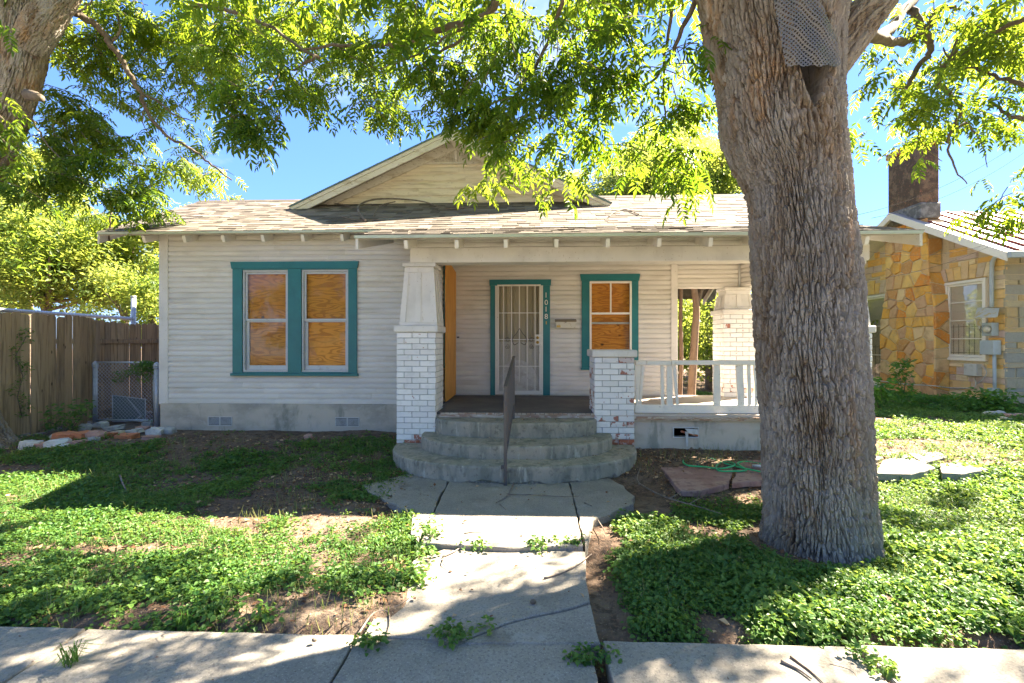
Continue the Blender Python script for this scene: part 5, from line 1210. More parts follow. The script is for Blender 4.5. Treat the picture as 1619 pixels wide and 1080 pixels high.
YT = 3.95
tab = [(925, 1186, 1400), (885, 1192, 1397), (850, 1198, 1392), (800, 1202, 1385), (700, 1200, 1377), (600, 1194, 1371), (500, 1188, 1366), (400, 1182, 1359), (350, 1179, 1352), (300, 1174, 1347), (268, 1164, 1345), (230, 1144, 1343), (195, 1130, 1341), (150, 1126, 1340), (100, 1119, 1341), (50, 1108, 1344), (5, 1104, 1352), (-40, 1098, 1358)]
tp, tr = [], []
for v, l, r_ in tab:
    x0_, x1_ = PX(l, YT), PX(r_, YT); xc2 = (x0_+x1_)/2; tp.append(Vector((xc2, YT, PZ(v, xc2, YT)))); tr.append((x1_-x0_)/2*.85)
tree = thing('pecan_tree', (tp[1].x, YT, 0), 'massive ridged old tree trunk in the right foreground with wire mesh nailed at its fork', 'tree')
def proj_np(V):
    d = -V[..., 0]*sT + V[..., 1]*cT; return 809.5+FPX*(V[..., 0]*cT+V[..., 1]*sT)/d, 540-FPX*(V[..., 2]-EYE)/d
def big_cav(V, c):
    u, v = proj_np(V); front = V[..., 1] < YT-.05
    half = np.interp(v, [20, 60, 105, 140, 163, 170], [30, 28, 24, 14, 3, 0]); cu = np.interp(v, [20, 105, 165], [1283, 1288, 1288])
    k = np.clip((half-np.abs(u-cu))/9., 0, 1)*front*(v > 20)*(v < 168)
    k = k*k*(3-2*k)
    lip = np.exp(-((np.abs(u-cu)-half-7)/6.)**2)*front*(v > 60)*(v < 175)*(half > 0)
    V = V.copy(); V[..., 1] += k*.34 - lip*.018
    # swelling of the left fork and the burl under it
    return V
def big_flare(TH, S):
    f = 1+.20*np.exp(-S/.17)*(1+.6*np.cos(4*TH+.6)+.4*np.cos(7*TH))
    return f
bark_surface(tp, tr, 640, .0080, 'trunk', tree, .036, big_cav, big_flare, lobes=.022, sc=.74)
top = tp[-2]
def limb(pts, rad, **k): return bark_surface(pts, rad, k.pop('nth', 110), k.pop('dz', .012), 'limb', tree, k.pop('depth', .016), m=m_bark, lobes=.02, sc=.8, **k)
limb([tp[-6]+Vector((-.10, .05, -.1)), tp[-3]+Vector((-.22, .05, -.1)), at(1165, -20, 3.95), at(1120, -120, 4.1), at(1000, -260, 4.5), at(840, -330, 5.2)], [.22, .30, .31, .27, .21, .15], nth=200, depth=.03)
limb([tp[-3]+Vector((.05, .2, -.4)), at(1285, 20, 4.2), at(1290, -60, 4.3), at(1270, -260, 4.6)], [.22, .22, .20, .15])
limb([tp[-5]+Vector((.28, .1, .05)), at(1338, 62, 3.92), at(1372, 20, 3.98), at(1412, -28, 4.1), at(1490, -120, 4.5), at(1620, -230, 5.2)], [.16, .17, .15, .13, .12, .09], nth=150, depth=.02)
limb([tp[-4]+Vector((.22, -.05, -.1)), at(1312, 25, 3.82), at(1326, -30, 3.85), at(1345, -130, 4.0)], [.12, .115, .11, .09], nth=120, depth=.016)
# wire mesh nailed over the hollow
def mesh_patch():
    nu, nv = 26, 34; vs = []; fs = []; mb = MB()
    for j in range(nv+1):
        v = 104-(104+40)*j/nv; l = np.interp(v, [-40, 0, 60, 104], [1218, 1223, 1234, 1242]); r_ = np.interp(v, [-40, 0, 60, 104], [1290, 1298, 1322, 1331])
        row = [k for k in range(len(tab))]
        vt = [t[0] for t in tab][::-1]; xc3 = np.interp(v, vt, [p.x for p in tp][::-1]); rd = np.interp(v, vt, tr[::-1])
        for i in range(nu+1):
            u = l+(r_-l)*i/nu; y = YT-.5
            for _ in range(5):
                x = PX(u, y); y = YT-math.sqrt(max(.002, rd*rd-(x-xc3)**2))*1.0-.045-.012*math.sin(i*.5)*math.sin(j*.3)
            x = PX(u, y); vs.append((x, y, PZ(v+(1.5*math.sin(i*.9) if j == 0 else 0), x, y)))
    fs = [(j*(nu+1)+i, j*(nu+1)+i+1, (j+1)*(nu+1)+i+1, (j+1)*(nu+1)+i) for j in range(nv) for i in range(nu)]
    mb.add(vs, fs, True); return mb
mm = bpy.data.materials.new('hardware_cloth'); mm.use_nodes = True; nt = mm.node_tree; nt.nodes.clear(); N_ = nt.nodes.new
o_ = N_('ShaderNodeOutputMaterial'); tc_ = N_('ShaderNodeTexCoord'); mpx = N_('ShaderNodeMapping'); mpx.inputs['Rotation'].default_value = (0, .78, 0); mpx.inputs['Scale'].default_value = (300, 300, 300); nt.links.new(tc_.outputs['Object'], mpx.inputs[0])
sx3 = N_('ShaderNodeSeparateXYZ'); nt.links.new(mpx.outputs[0], sx3.inputs[0]); ms = []
for ax in (0, 2):
    q_ = N_('ShaderNodeMath'); q_.operation = 'SINE'; nt.links.new(sx3.outputs[ax], q_.inputs[0]); ms.append(q_)
mxx = N_('ShaderNodeMath'); mxx.operation = 'MAXIMUM'; nt.links.new(ms[0].outputs[0], mxx.inputs[0]); nt.links.new(ms[1].outputs[0], mxx.inputs[1])
mt = N_('ShaderNodeMath'); mt.operation = 'GREATER_THAN'; mt.inputs[1].default_value = .1; nt.links.new(mxx.outputs[0], mt.inputs[0])
tb = N_('ShaderNodeBsdfTransparent'); pb = N_('ShaderNodeBsdfPrincipled'); pb.inputs['Base Color'].default_value = (.13, .125, .12, 1); pb.inputs['Metallic'].default_value = .3; pb.inputs['Roughness'].default_value = .5
mx = N_('ShaderNodeMixShader'); nt.links.new(mt.outputs[0], mx.inputs[0]); nt.links.new(tb.outputs[0], mx.inputs[1]); nt.links.new(pb.outputs[0], mx.inputs[2]); nt.links.new(mx.outputs[0], o_.inputs[0])
o = mesh_patch().build('wire_mesh', mm); tag(o, 'grey wire mesh sheet nailed over the hollow in the fork of the big trunk', 'wire mesh')

# ------------------------------------------------------------------ leaves
def canon_leaf(seed, npair=5, wid=.13, llen=.40, fold=.25, droop=.35):
    """a pinnate leaf along +x, one unit long, as quads"""
    r = np.random.default_rng(seed); V = []; Q = []; R = []
    def leaflet(p, d, l, w):
        d = d/np.linalg.norm(d); up = np.array([0, 0, 1.])+r.normal(0, .25, 3); s = np.cross(up, d); s /= np.linalg.norm(s); n = np.cross(d, s)
        b = len(V); c = d*l
        V.extend([p, p+c*.30+s*w+n*w*fold, p+c*.68+s*w*.78+n*w*fold-n*l*.05, p+c-n*l*.16, p+c*.68-s*w*.78+n*w*fold-n*l*.05, p+c*.30-s*w+n*w*fold]); Q.extend([(b, b+5, b+4, b+3), (b, b+3, b+2, b+1)]); R.extend([r.random()]*6)
    for k in range(npair):
        t = .18+.74*k/(npair-1); p = np.array([t, 0, -droop*t*t])
        for sg in (-1, 1):
            l = llen*(.75+.35*math.sin(PI*(t*.9)))*r.uniform(.85, 1.1)
            leaflet(p, np.array([.55, sg*.8, -.35+r.normal(0, .12)]), l, wid*l/llen*.5*r.uniform(.85, 1.1))
    leaflet(np.array([.98, 0, -droop]), np.array([1, r.normal(0, .2), -.6]), llen*1.05, wid*.5)
    b = len(V); w = .007
    for t in (0, .5, .95): V.extend([np.array([t, -w, -droop*t*t]), np.array([t, w, -droop*t*t])])
    Q.extend([(b, b+2, b+3, b+1), (b+2, b+4, b+5, b+3)]); R.extend([.1]*6)
    return np.array(V), np.array(Q), np.array(R)
LEAVES = [canon_leaf(100+i, random.choice([4, 5, 5, 6])) for i in range(8)]
def frames(D, rnd, jit=.5):
    D = D/np.linalg.norm(D, axis=1)[:, None]; up = np.array([0, 0, 1.])+rnd.normal(0, jit, D.shape)
    Yv = np.cross(up, D); Yv /= np.linalg.norm(Yv, axis=1)[:, None]; Zv = np.cross(D, Yv); return np.stack([D, Yv, Zv], 2)
def assemble(canon, P, M, S, var, tint=None):
    Vs, Qs, Rs = [], [], []; b = 0
    for k, (V, Q, R) in enumerate(canon):
        i = np.where(var == k)[0]
        if not len(i): continue
        W = np.einsum('nij,vj->nvi', M[i], V)*S[i][:, None, None]+P[i][:, None, :]
        nq = len(V); Vs.append(W.reshape(-1, 3)); Qs.append((Q[None]+np.arange(len(i))[:, None, None]*nq+b).reshape(-1, Q.shape[1])); b += nq*len(i)
        rr = np.tile(R, len(i)).reshape(len(i), -1)
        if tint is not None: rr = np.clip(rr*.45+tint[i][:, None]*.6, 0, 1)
        Rs.append(rr.ravel())
    return np.concatenate(Vs), np.concatenate(Qs), np.concatenate(Rs)
class Crown:
    def __init__(s, seed): s.r = np.random.default_rng(seed); s.P = []; s.D = []; s.S = []; s.T = []; s.tw = MB(); s.W = []; s.I = []
    def spray(s, p, d, ln, nl, size, tint):
        p = np.array(p, float); d = np.array(d, float); d /= np.linalg.norm(d); r = s.r; pts = [p]
        q = p.copy(); dd = d.copy(); k = 0
        for i in range(nl):
            q = q+dd*ln/nl; dd = dd+np.array([0, 0, -.09])+r.normal(0, .05, 3); dd /= np.linalg.norm(dd); pts.append(q.copy())
            side = np.cross(dd, [0, 0, 1]); side /= np.linalg.norm(side)+1e-6; sg = 1 if i % 2 else -1
            s.P.append(q.copy()); s.D.append(dd*.5+side*sg*.9+np.array([0, 0, -.30])+r.normal(0, .22, 3)); s.S.append(size*r.uniform(.75, 1.2)); s.I.append(len(s.W)); s.T.append(tint+r.normal(0, .12))
        s.P.append(q.copy()); s.D.append(dd+r.normal(0, .1, 3)); s.S.append(size); s.I.append(len(s.W)); s.T.append(tint)
        s.W.append(pts)
    def cluster(s, u, v, Y, ru, rv, n, size=.30, tint=.4, ln=.5, dy=None, keep=None):
        """n sprays in an ellipsoid centred on the place seen at (u, v) at distance Y"""
        c = at(u, v, Y); k = depth(c.x, c.y)/FPX; r = s.r
        for _ in range(n):
            a = r.normal(0, 1, 3); a = a/np.linalg.norm(a)*r.random()**.4
            p = np.array([c.x+a[0]*ru*k, c.y+a[1]*(dy or ru*k*.9), c.z+a[2]*rv*k])
            th = r.uniform(0, 2*PI); d = np.array([math.cos(th)+a[0]*.8, math.sin(th)+a[1]*.5, r.uniform(-.5, .15)])
            if keep is not None and not keep(p): continue
            s.spray(p-d/np.linalg.norm(d)*ln*.5, d, ln*r.uniform(.7, 1.2), int(r.integers(5, 8)), size, tint)
    def build(s, parent, m, nobj=0, twig_m=None):
        P, D, S, T = map(np.array, (s.P, s.D, s.S, s.T)); M = frames(D, s.r, .35); var = s.r.integers(0, len(LEAVES), len(P)); og = np.array(origin_of(parent))
        zg = .05; X0 = P[:, 0]+M[:, 0, 0]*S*.5; Y0 = P[:, 1]+M[:, 1, 0]*S*.5; Zc = P[:, 2]+M[:, 2, 0]*S*.5; sx_, sy_ = X0-SUN.x/SUN.z*(Zc-zg), Y0-SUN.y/SUN.z*(Zc-zg)
        uu, vv = proj_np(np.stack([sx_, sy_, np.full(len(P), zg)], -1)); dd = np.maximum(.5, sy_)
        hit = np.zeros(len(P), bool)
        for a_, b_, ra_, rb_ in LIT:
            da = EYE*FPX/(b_-540); mu, mv = .13*FPX/da, .13*FPX*EYE/da/da; hit |= ((uu-a_)/(ra_+mu))**2+((vv-b_)/(rb_+mv))**2 < 1
        hit |= (vnoise(sx_*2.6, sy_*2.6, 0, 123) > .71) & (sy_ < 5.5)  # more leaves dropped by noise to open small sun flecks
        pu, pv = proj_np(P); inframe = (pv > 0) & (pv < 700) & (pu > 0) & (pu < 1619); hit &= (sy_ > 1.3) & (~inframe | (s.r.random(len(P)) < .72))
        P, M, S, T, var = P[~hit], M[~hit], S[~hit], T[~hit], var[~hit]; print('lit holes', hit.sum())
        I = np.array(s.I); cnt_ = np.bincount(I[~hit], minlength=len(s.W)); tot = np.bincount(I, minlength=len(s.W))
        for k_, pts in enumerate(s.W):
            if cnt_[k_] > .6*tot[k_]: s.tw.tube([Vector(a) for a in pts[::2]+[pts[-1]]], [.005]*(len(pts[::2]))+[.002], 3, cap=False, smooth=False)
        idx = np.arange(len(P)); sel = np.array([], int)
        if nobj:
            u, v = proj_np(P); d = -P[:, 0]*sT+P[:, 1]*cT; ok = (u > 10) & (u < 1610) & (v > 12) & (v < 500) & (d > 1)
            o = np.argsort(np.where(ok, d/S, 1e9))[:nobj]; sel = o
        rest = np.setdiff1d(idx, sel)
        V, Q, R = assemble(LEAVES, P[rest], M[rest], S[rest], var[rest], T[rest])
        o = link('foliage', np_mesh('foliage', V-og, Q, m, R), parent); o['kind'] = 'stuff'
        mes = [np_mesh('leaf', Vc, Qc, m, np.clip(Rc*.5+.15, 0, 1)) for Vc, Qc, Rc in LEAVES] if nobj else []
        for i in sel:
            ob = bpy.data.objects.new('leaf', mes[var[i]]); C.objects.link(ob); ob.parent = parent
            Mx = Matrix([list(M[i][0])+[0], list(M[i][1])+[0], list(M[i][2])+[0], [0, 0, 0, 1]])
            ob.matrix_basis = Matrix.Translation(P[i]-og) @ Mx @ Matrix.Scale(S[i], 4)
        t = s.tw.build('twig', twig_m or m_branch, parent); t['kind'] = 'stuff'
        return len(P)

# sun patches shaped by leaving out the leaves that would shade them: (u, v, ru, rv) on the ground
LIT = [(470, 828, 180, 40), (600, 800, 80, 28), (250, 835, 150, 26), (330, 890, 110, 16), (60, 800, 80, 16), (60, 862, 90, 18), (300, 962, 110, 22), (180, 1000, 60, 10), (40, 1058, 60, 14),
       (705, 822, 40, 10), (800, 836, 46, 14), (700, 905, 60, 16), (890, 890, 40, 12), (812, 904, 22, 8), (745, 965, 70, 16), (850, 968, 48, 12), (930, 842, 14, 6), (690, 990, 30, 8),
       (1390, 950, 100, 26), (1270, 985, 50, 18), (1440, 1045, 56, 24), (1235, 1045, 70, 28), (1535, 1060, 36, 18), (1330, 930, 50, 16), (1450, 720, 100, 16), (1560, 745, 70, 26), (1420, 775, 60, 16), (1590, 800, 50, 20), (1100, 738, 46, 14), (1185, 760, 12, 10), (1500, 900, 60, 16), (1205, 905, 36, 14)]
LIT = np.array(LIT, float)
def sunlit_below(p):
    x = p[0]-SUN.x/SUN.z*p[2]; y = p[1]-SUN.y/SUN.z*p[2]
    if y < 1.2: return False
    u, v = uv_of(x, y, 0.0)
    return bool((((u-LIT[:, 0])/(LIT[:, 2]+26))**2+((v-LIT[:, 1])/(LIT[:, 3]+14))**2 < 1).any())
def over_roof(p):
    if p[2] < 3.7: return False
    x = p[0]-SUN.x/SUN.z*(p[2]-3.7); y = p[1]-SUN.y/SUN.z*(p[2]-3.7)
    return -6.5 < x < 4.4 and 5.8 < y < 9.8 and not (x < -3 and y < 8.6 and fbm(x*1.5, y*1.5, 0, 2, 5) > .40)
shade_ok = lambda p: not sunlit_below(p) and not over_roof(p)  # keeps added foliage from shading the sun patches and the roof

A = Crown(11)          # the big tree on the right
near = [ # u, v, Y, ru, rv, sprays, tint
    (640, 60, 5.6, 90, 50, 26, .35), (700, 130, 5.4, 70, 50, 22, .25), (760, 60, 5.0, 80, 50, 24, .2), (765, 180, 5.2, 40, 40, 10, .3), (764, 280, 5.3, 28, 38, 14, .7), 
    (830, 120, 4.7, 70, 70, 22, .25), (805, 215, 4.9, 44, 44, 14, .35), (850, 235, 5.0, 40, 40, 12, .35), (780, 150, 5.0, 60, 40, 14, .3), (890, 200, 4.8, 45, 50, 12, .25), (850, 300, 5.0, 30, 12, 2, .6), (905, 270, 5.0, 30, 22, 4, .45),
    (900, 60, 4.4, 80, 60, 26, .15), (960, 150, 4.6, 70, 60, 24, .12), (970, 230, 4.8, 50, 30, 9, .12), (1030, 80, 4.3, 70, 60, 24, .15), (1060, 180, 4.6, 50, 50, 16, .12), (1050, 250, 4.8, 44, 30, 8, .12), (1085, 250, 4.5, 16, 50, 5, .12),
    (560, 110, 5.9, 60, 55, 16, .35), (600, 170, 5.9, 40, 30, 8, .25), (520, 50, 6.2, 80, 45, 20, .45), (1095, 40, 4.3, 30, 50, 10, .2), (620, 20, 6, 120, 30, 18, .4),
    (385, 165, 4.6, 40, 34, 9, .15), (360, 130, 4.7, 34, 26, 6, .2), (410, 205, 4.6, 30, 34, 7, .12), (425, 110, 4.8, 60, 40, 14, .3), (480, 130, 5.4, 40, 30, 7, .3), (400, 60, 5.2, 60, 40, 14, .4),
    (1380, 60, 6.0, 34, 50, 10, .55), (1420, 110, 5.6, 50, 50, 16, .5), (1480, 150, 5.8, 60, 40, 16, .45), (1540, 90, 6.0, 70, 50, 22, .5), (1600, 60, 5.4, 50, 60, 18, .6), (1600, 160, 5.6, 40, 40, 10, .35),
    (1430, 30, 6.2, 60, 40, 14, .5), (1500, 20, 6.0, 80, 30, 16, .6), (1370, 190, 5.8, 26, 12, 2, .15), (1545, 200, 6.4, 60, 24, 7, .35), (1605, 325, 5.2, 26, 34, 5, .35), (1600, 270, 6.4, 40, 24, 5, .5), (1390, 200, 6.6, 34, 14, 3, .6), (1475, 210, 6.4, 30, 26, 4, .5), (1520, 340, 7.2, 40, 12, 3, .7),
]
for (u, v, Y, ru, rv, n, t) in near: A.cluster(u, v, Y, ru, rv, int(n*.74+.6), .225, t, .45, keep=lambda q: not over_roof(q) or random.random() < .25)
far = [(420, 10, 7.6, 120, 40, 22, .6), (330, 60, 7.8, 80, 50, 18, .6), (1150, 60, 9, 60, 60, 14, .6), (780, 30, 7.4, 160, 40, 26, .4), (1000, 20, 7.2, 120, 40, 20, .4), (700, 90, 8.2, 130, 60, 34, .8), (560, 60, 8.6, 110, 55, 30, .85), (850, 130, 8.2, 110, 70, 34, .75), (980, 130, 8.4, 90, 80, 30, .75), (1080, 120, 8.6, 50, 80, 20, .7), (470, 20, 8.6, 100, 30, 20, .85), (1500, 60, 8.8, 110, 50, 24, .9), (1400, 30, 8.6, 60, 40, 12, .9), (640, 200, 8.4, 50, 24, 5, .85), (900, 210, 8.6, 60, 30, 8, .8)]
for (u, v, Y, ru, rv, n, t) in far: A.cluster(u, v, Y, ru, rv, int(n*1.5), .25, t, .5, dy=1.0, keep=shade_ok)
# the rest of the crown overhead, out of the picture, that throws the dappled shade
r = A.r
cnt = 0
while cnt < 1000:
    p = np.array([r.uniform(-3.5, 17.5), r.uniform(.5, 12.0), r.uniform(5.2, 9.2)]); u, v = uv_of(*p) if p[1] > .3 else (0, -500)
    if v > -30 and -60 < u < 1680: continue
    if not shade_ok(p): cnt += .35; continue
    if fbm(p[0]*.8, p[1]*.8, p[2]*.8, 2, 77) < .36: cnt += .2; continue
    th = r.uniform(0, 2*PI); d = np.array([math.cos(th), math.sin(th), r.uniform(-.4, .1)]); A.spray(p, d, .7, 7, .40, .4); cnt += 1
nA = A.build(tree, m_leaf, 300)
def branch(parent, pts, r0, r1, k=6, name='branch'):
    P = catmull(pts, k); n = len(P); rs = [r0+(r1-r0)*(i/(n-1))**.8 for i in range(n)]
    P = [p+Vector((random.uniform(-1, 1), random.uniform(-1, 1), random.uniform(-1, 1)))*min(.02, rs[i]) for i, p in enumerate(P)]
    mb = MB(); mb.tube(P, rs, 9); return mb.build(name, m_branch, parent)
B = lambda L_: [at(*q) for q in L_]
for pts, a, b in [
    ([(860, -110, 5.0), (790, -5, 5.2), (762, 28, 5.3), (700, 45, 5.4), (640, 68, 5.6), (540, 72, 6.0), (470, 80, 6.2)], .06, .014), ([(765, 25, 5.3), (735, 60, 5.3), (690, 85, 5.3), (660, 110, 5.4)], .028, .008),
    ([(745, 40, 5.3), (700, 62, 5.2), (650, 90, 5.1), (600, 110, 5.2)], .02, .006), ([(900, -60, 4.7), (880, 30, 4.8), (850, 100, 4.9), (810, 160, 5), (780, 230, 5.2)], .03, .006),
    ([(1110, -30, 4.2), (1075, 60, 4.4), (1040, 120, 4.6), (1000, 150, 4.8)], .03, .006), ([(1060, 20, 4.5), (1050, 110, 4.6), (1052, 190, 4.7), (1060, 240, 4.8)], .018, .005), ([(900, 60, 4.6), (930, 140, 4.7), (960, 200, 4.8)], .014, .004),
    ([(505, 88, 5.2), (475, 105, 5.1), (440, 117, 5.0), (400, 112, 4.9)], .02, .006), ([(445, 115, 5.0), (425, 140, 4.8), (400, 158, 4.7)], .012, .004), ([(300, 5, 6.2), (400, 30, 6), (500, 90, 5.2)], .03, .016),
    ([(1345, 20, 4.4), (1390, 60, 5.4), (1435, 10, 6.2), (1490, -40, 6.8)], .07, .05), ([(1380, 55, 5.3), (1430, 65, 6.0), (1470, 40, 6.1), (1480, 14, 6.3), (1520, 12, 6.4)], .06, .02), ([(1440, 12, 6.2), (1465, 50, 6.1), (1470, 80, 6.1), (1450, 110, 6.2), (1432, 145, 6.2), (1428, 170, 6.2), (1438, 195, 6.3), (1465, 210, 6.4), (1490, 225, 6.5)], .05, .010),
    ([(1640, 20, 5.2), (1560, 60, 5.6), (1510, 95, 5.8), (1490, 75, 5.9)], .03, .008), ([(1660, 140, 5.0), (1600, 130, 5.3), (1550, 110, 5.6), (1510, 108, 5.8)], .03, .008), ([(1660, 200, 5.2), (1600, 182, 5.4), (1562, 158, 5.6)], .035, .010),
    ([(1520, 60, 5.8), (1485, 130, 6.0), (1510, 155, 6.0), (1518, 180, 6.0), (1504, 208, 6.0), (1500, 240, 6.1), (1512, 272, 6.1), (1530, 290, 6.2)], .035, .006), ([(1505, 210, 6.0), (1530, 196, 6), (1555, 235, 6), (1560, 265, 6)], .014, .004), ([(1450, 215, 6.3), (1470, 240, 6.3), (1490, 255, 6.3)], .012, .004),
    ]: branch(tree, B(pts), a, b)
# dead limbs among the crown
# ------------------------------------------------------------------ tree on the left
lt = thing('leaning_tree', (-7.4, 6.35, .1), 'dark leaning tree trunk entering at the top left corner, its foot beside the board fence', 'tree')
LT = [(-7.75, 6.45, -.1), (-7.85, 6.4, .5), (-8.3, 6.3, 1.8), (-8.3, 6.2, 3.2)]
lp = [Vector((-7.78, 6.5, -.1)), Vector((-7.98, 6.45, .35)), Vector((-8.25, 6.3, 1.6)), Vector((-8.35, 6.2, 2.9)), at(-35, 265, 6.1), at(-2, 190, 6.0), at(24, 120, 5.9), at(36, 60, 5.9), at(44, 0, 5.9), at(40, -70, 5.9)]
bark_surface(lp, [.40, .31, .28, .28, .29, .29, .28, .29, .28, .25], 220, .014, 'trunk', lt, .026, m=m_bark, lobes=.05)
bark_surface([at(45, 75, 5.85), at(70, 35, 5.8), at(95, 0, 5.8), at(130, -50, 5.8)], [.20, .20, .17, .15], 120, .014, 'limb', lt, .018, sc=.8)
bark_surface([at(30, 85, 6.0), at(5, 30, 6.1), at(-20, -10, 6.2)], [.16, .15, .14], 100, .014, 'limb', lt, .018, sc=.8)
mb = MB(); mb.tube([at(45, 150, 5.65), at(57, 152, 5.55), at(64, 155, 5.5)], [.07, .055, .045], 9); mb.build('broken_stub', m_branch, lt)
for pts, a, b in [([(95, 8, 5.8), (125, 22, 6), (160, 48, 6.2), (182, 80, 6.3), (205, 118, 6.4), (225, 150, 6.5), (232, 178, 6.6), (262, 213, 6.7), (310, 240, 6.9), (340, 265, 7), (366, 285, 7.1)], .055, .010), ([(225, 150, 6.5), (250, 160, 6.6), (275, 182, 6.7), (308, 192, 6.8)], .022, .006), ([(40, 172, 5.9), (60, 205, 6), (80, 235, 6), (105, 256, 6)], .018, .005),
                  ([(110, 25, 5.8), (135, 12, 5.8), (152, -5, 5.8)], .012, .008), ([(175, 70, 6.3), (190, 45, 6.3), (185, 10, 6.4), (190, -30, 6.4)], .02, .012), ([(228, 170, 6.6), (226, 195, 6.5), (240, 220, 6.5)], .010, .004), ([(172, 300, 7.5), (174, 340, 7.5), (173, 380, 7.5)], .018, .012), ([(75, 50, 5.9), (100, 80, 6), (118, 100, 6.1)], .010, .004)]: branch(lt, B(pts), a, b)
Bc = Crown(23)
for (u, v, Y, ru, rv, n, t) in [(120, 60, 6.6, 50, 50, 14, .75), (110, 160, 6.6, 40, 50, 12, .7), (150, 200, 6.8, 50, 40, 14, .6), (180, 110, 6.8, 50, 50, 14, .7), (90, 230, 6.4, 50, 24, 8, .45), (60, 275, 6.0, 60, 20, 8, .2), (170, 260, 6.4, 60, 24, 11, .3), (200, 300, 6.6, 50, 26, 10, .25), (120, 290, 6.4, 50, 20, 8, .25), (250, 250, 7.2, 60, 40, 12, .5), (300, 210, 7.4, 50, 30, 8, .55), (330, 275, 7.6, 60, 20, 6, .8), (280, 120, 7.4, 70, 60, 20, .7), (250, 40, 7, 70, 50, 18, .75), (340, 40, 6.6, 60, 50, 16, .5), (350, 110, 7.4, 50, 50, 10, .6), (20, 290, 5.6, 30, 16, 3, .2), (10, 190, 4.6, 20, 40, 3, .6), (8, 40, 4.4, 14, 20, 2, .3), (220, 330, 7.4, 40, 30, 6, .4), (100, 330, 7.4, 60, 20, 5, .6), (180, 20, 6.6, 60, 30, 12, .7)]:
    Bc.cluster(u, v, Y, ru, rv, int(n*1.25+.5), .22, t, .45, keep=None)
r = Bc.r; cnt = 0
while cnt < 230:
    p = np.array([r.uniform(-12, 2.5), r.uniform(2.0, 9.0), r.uniform(5.4, 9.0)]); u, v = uv_of(*p)
    if v > -30 and -60 < u < 1680: continue
    if not shade_ok(p): cnt += .35; continue
    th = r.uniform(0, 2*PI); Bc.spray(p, np.array([math.cos(th), math.sin(th), -.1]), .7, 7, .40, .5); cnt += 1
nB = Bc.build(lt, m_leaf, 60)
print('leaves', nA, nB)

# ------------------------------------------------------------------ background trees
def crown_mesh(seed, n, R, leaf=.15, clumps=46, flat=.8):
    r = np.random.default_rng(seed); cc = r.normal(0, 1, (clumps, 3)); cc /= np.linalg.norm(cc, axis=1)[:, None]; cc *= (r.random((clumps, 1))**.45)*R*.80; cc[:, 2] *= flat
    cr_ = R*r.uniform(.14, .34, clumps); k = r.integers(0, clumps, n); a = r.normal(0, 1, (n, 3)); a /= np.linalg.norm(a, axis=1)[:, None]; a *= (r.random((n, 1))**.5)*cr_[k][:, None]; a[:, 2] *= .7
    P = cc[k]+a; D = r.normal(0, 1, (n, 3)); D[:, 2] = D[:, 2]*.5-.4; M = frames(D, r, .6); S = leaf*r.uniform(.6, 1.3, n)
    cv = np.array([[0, 0, 0], [.45, .22, .05], [1, 0, -.08], [.45, -.22, .05]]); V = np.einsum('nij,vj->nvi', M, cv)*S[:, None, None]+P[:, None, :]
    Q = (np.arange(n)[:, None]*4+np.arange(4)[None]); tint = np.clip(r.random(clumps)[k]*.6+r.random(n)*.5, 0, 1)
    return np_mesh('crown', V.reshape(-1, 3), Q, m_leaf2, np.repeat(tint, 4)), cc
CR = [crown_mesh(300+i, 15000, 3.0, .17, 60) for i in range(3)] + [crown_mesh(310, 9000, 3.0, .20, 150)]
def bg_tree(name, u, Y, zc, R, kind, label, rot=0., lean=0., squash=1., group='trees behind the houses', nl=6, tw=.14, trunk=True, cat='tree'):
    x = PX(u, Y); t = thing(name, (x, Y, .1), label, cat, group); me, cc = CR[kind]
    c = link('crown', me, t, (lean, 0, zc-.1)); s = R/3.0; c.scale = (s, s, s*squash); c.rotation_euler = (0, 0, rot)
    if trunk:
        rr = random.Random(int(u*7+Y)); mb = MB(); pts = [Vector((x, Y, -.2)), Vector((x+lean*.3, Y, zc*.4)), Vector((x+lean*.8, Y, zc*.85)), Vector((x+lean, Y, zc+R*.3))]
        mb.tube(catmull(pts, 4), list(np.linspace(tw, tw*.4, 13)), 9); mb.build('trunk', m_branch, t)
        for k in range(nl):
            q = cc[rr.randrange(len(cc))]; q = Matrix.Rotation(rot, 3, 'Z') @ Vector(q); e = Vector((x+lean, Y, zc))+Vector((q.x*s, q.y*s, q.z*s*squash)); st = pts[1].lerp(pts[2], rr.uniform(.1, .95))
            mb = MB(); mid = st.lerp(e, .5)+Vector((0, 0, -.15*R*.3)); mb.tube(catmull([st, mid, e], 4), list(np.linspace(tw*.42, tw*.10, 9)), 6); mb.build('limb', m_branch, t)
    return t
bg_tree('broadleaf_tree', 75, 15.0, 4.5, 3.0, 0, 'spreading tree rising behind the board fence at the far left', rot=.3, tw=.16, nl=9)
bg_tree('broadleaf_tree', 45, 18.5, 7.6, 3.2, 1, 'tallest tree behind the left part of the board fence', rot=.8, tw=.18, nl=9)
bg_tree('broadleaf_tree', 1065, 20.0, 8.6, 3.0, 0, 'tall full tree above the roof between the gable and the big trunk', rot=2.1, tw=.2, nl=9)
bg_tree('broadleaf_tree', 190, 16.5, 4.6, 3.0, 1, 'leafy tree behind the fence just left of the bungalow eave', rot=1.2, lean=.5)
bg_tree('broadleaf_tree', 240, 13.0, 2.6, 1.9, 2, 'low dense tree against the left corner of the bungalow', rot=2.2, squash=1.1)
bg_tree('broadleaf_tree', -30, 18.0, 4.6, 3.2, 1, 'tall pale tree cut by the left edge of the picture', rot=2.9)
bg_tree('broadleaf_tree', 365, 26.0, 7.6, 3.3, 2, 'distant yellow green treetop above the left end of the roof', rot=.9)
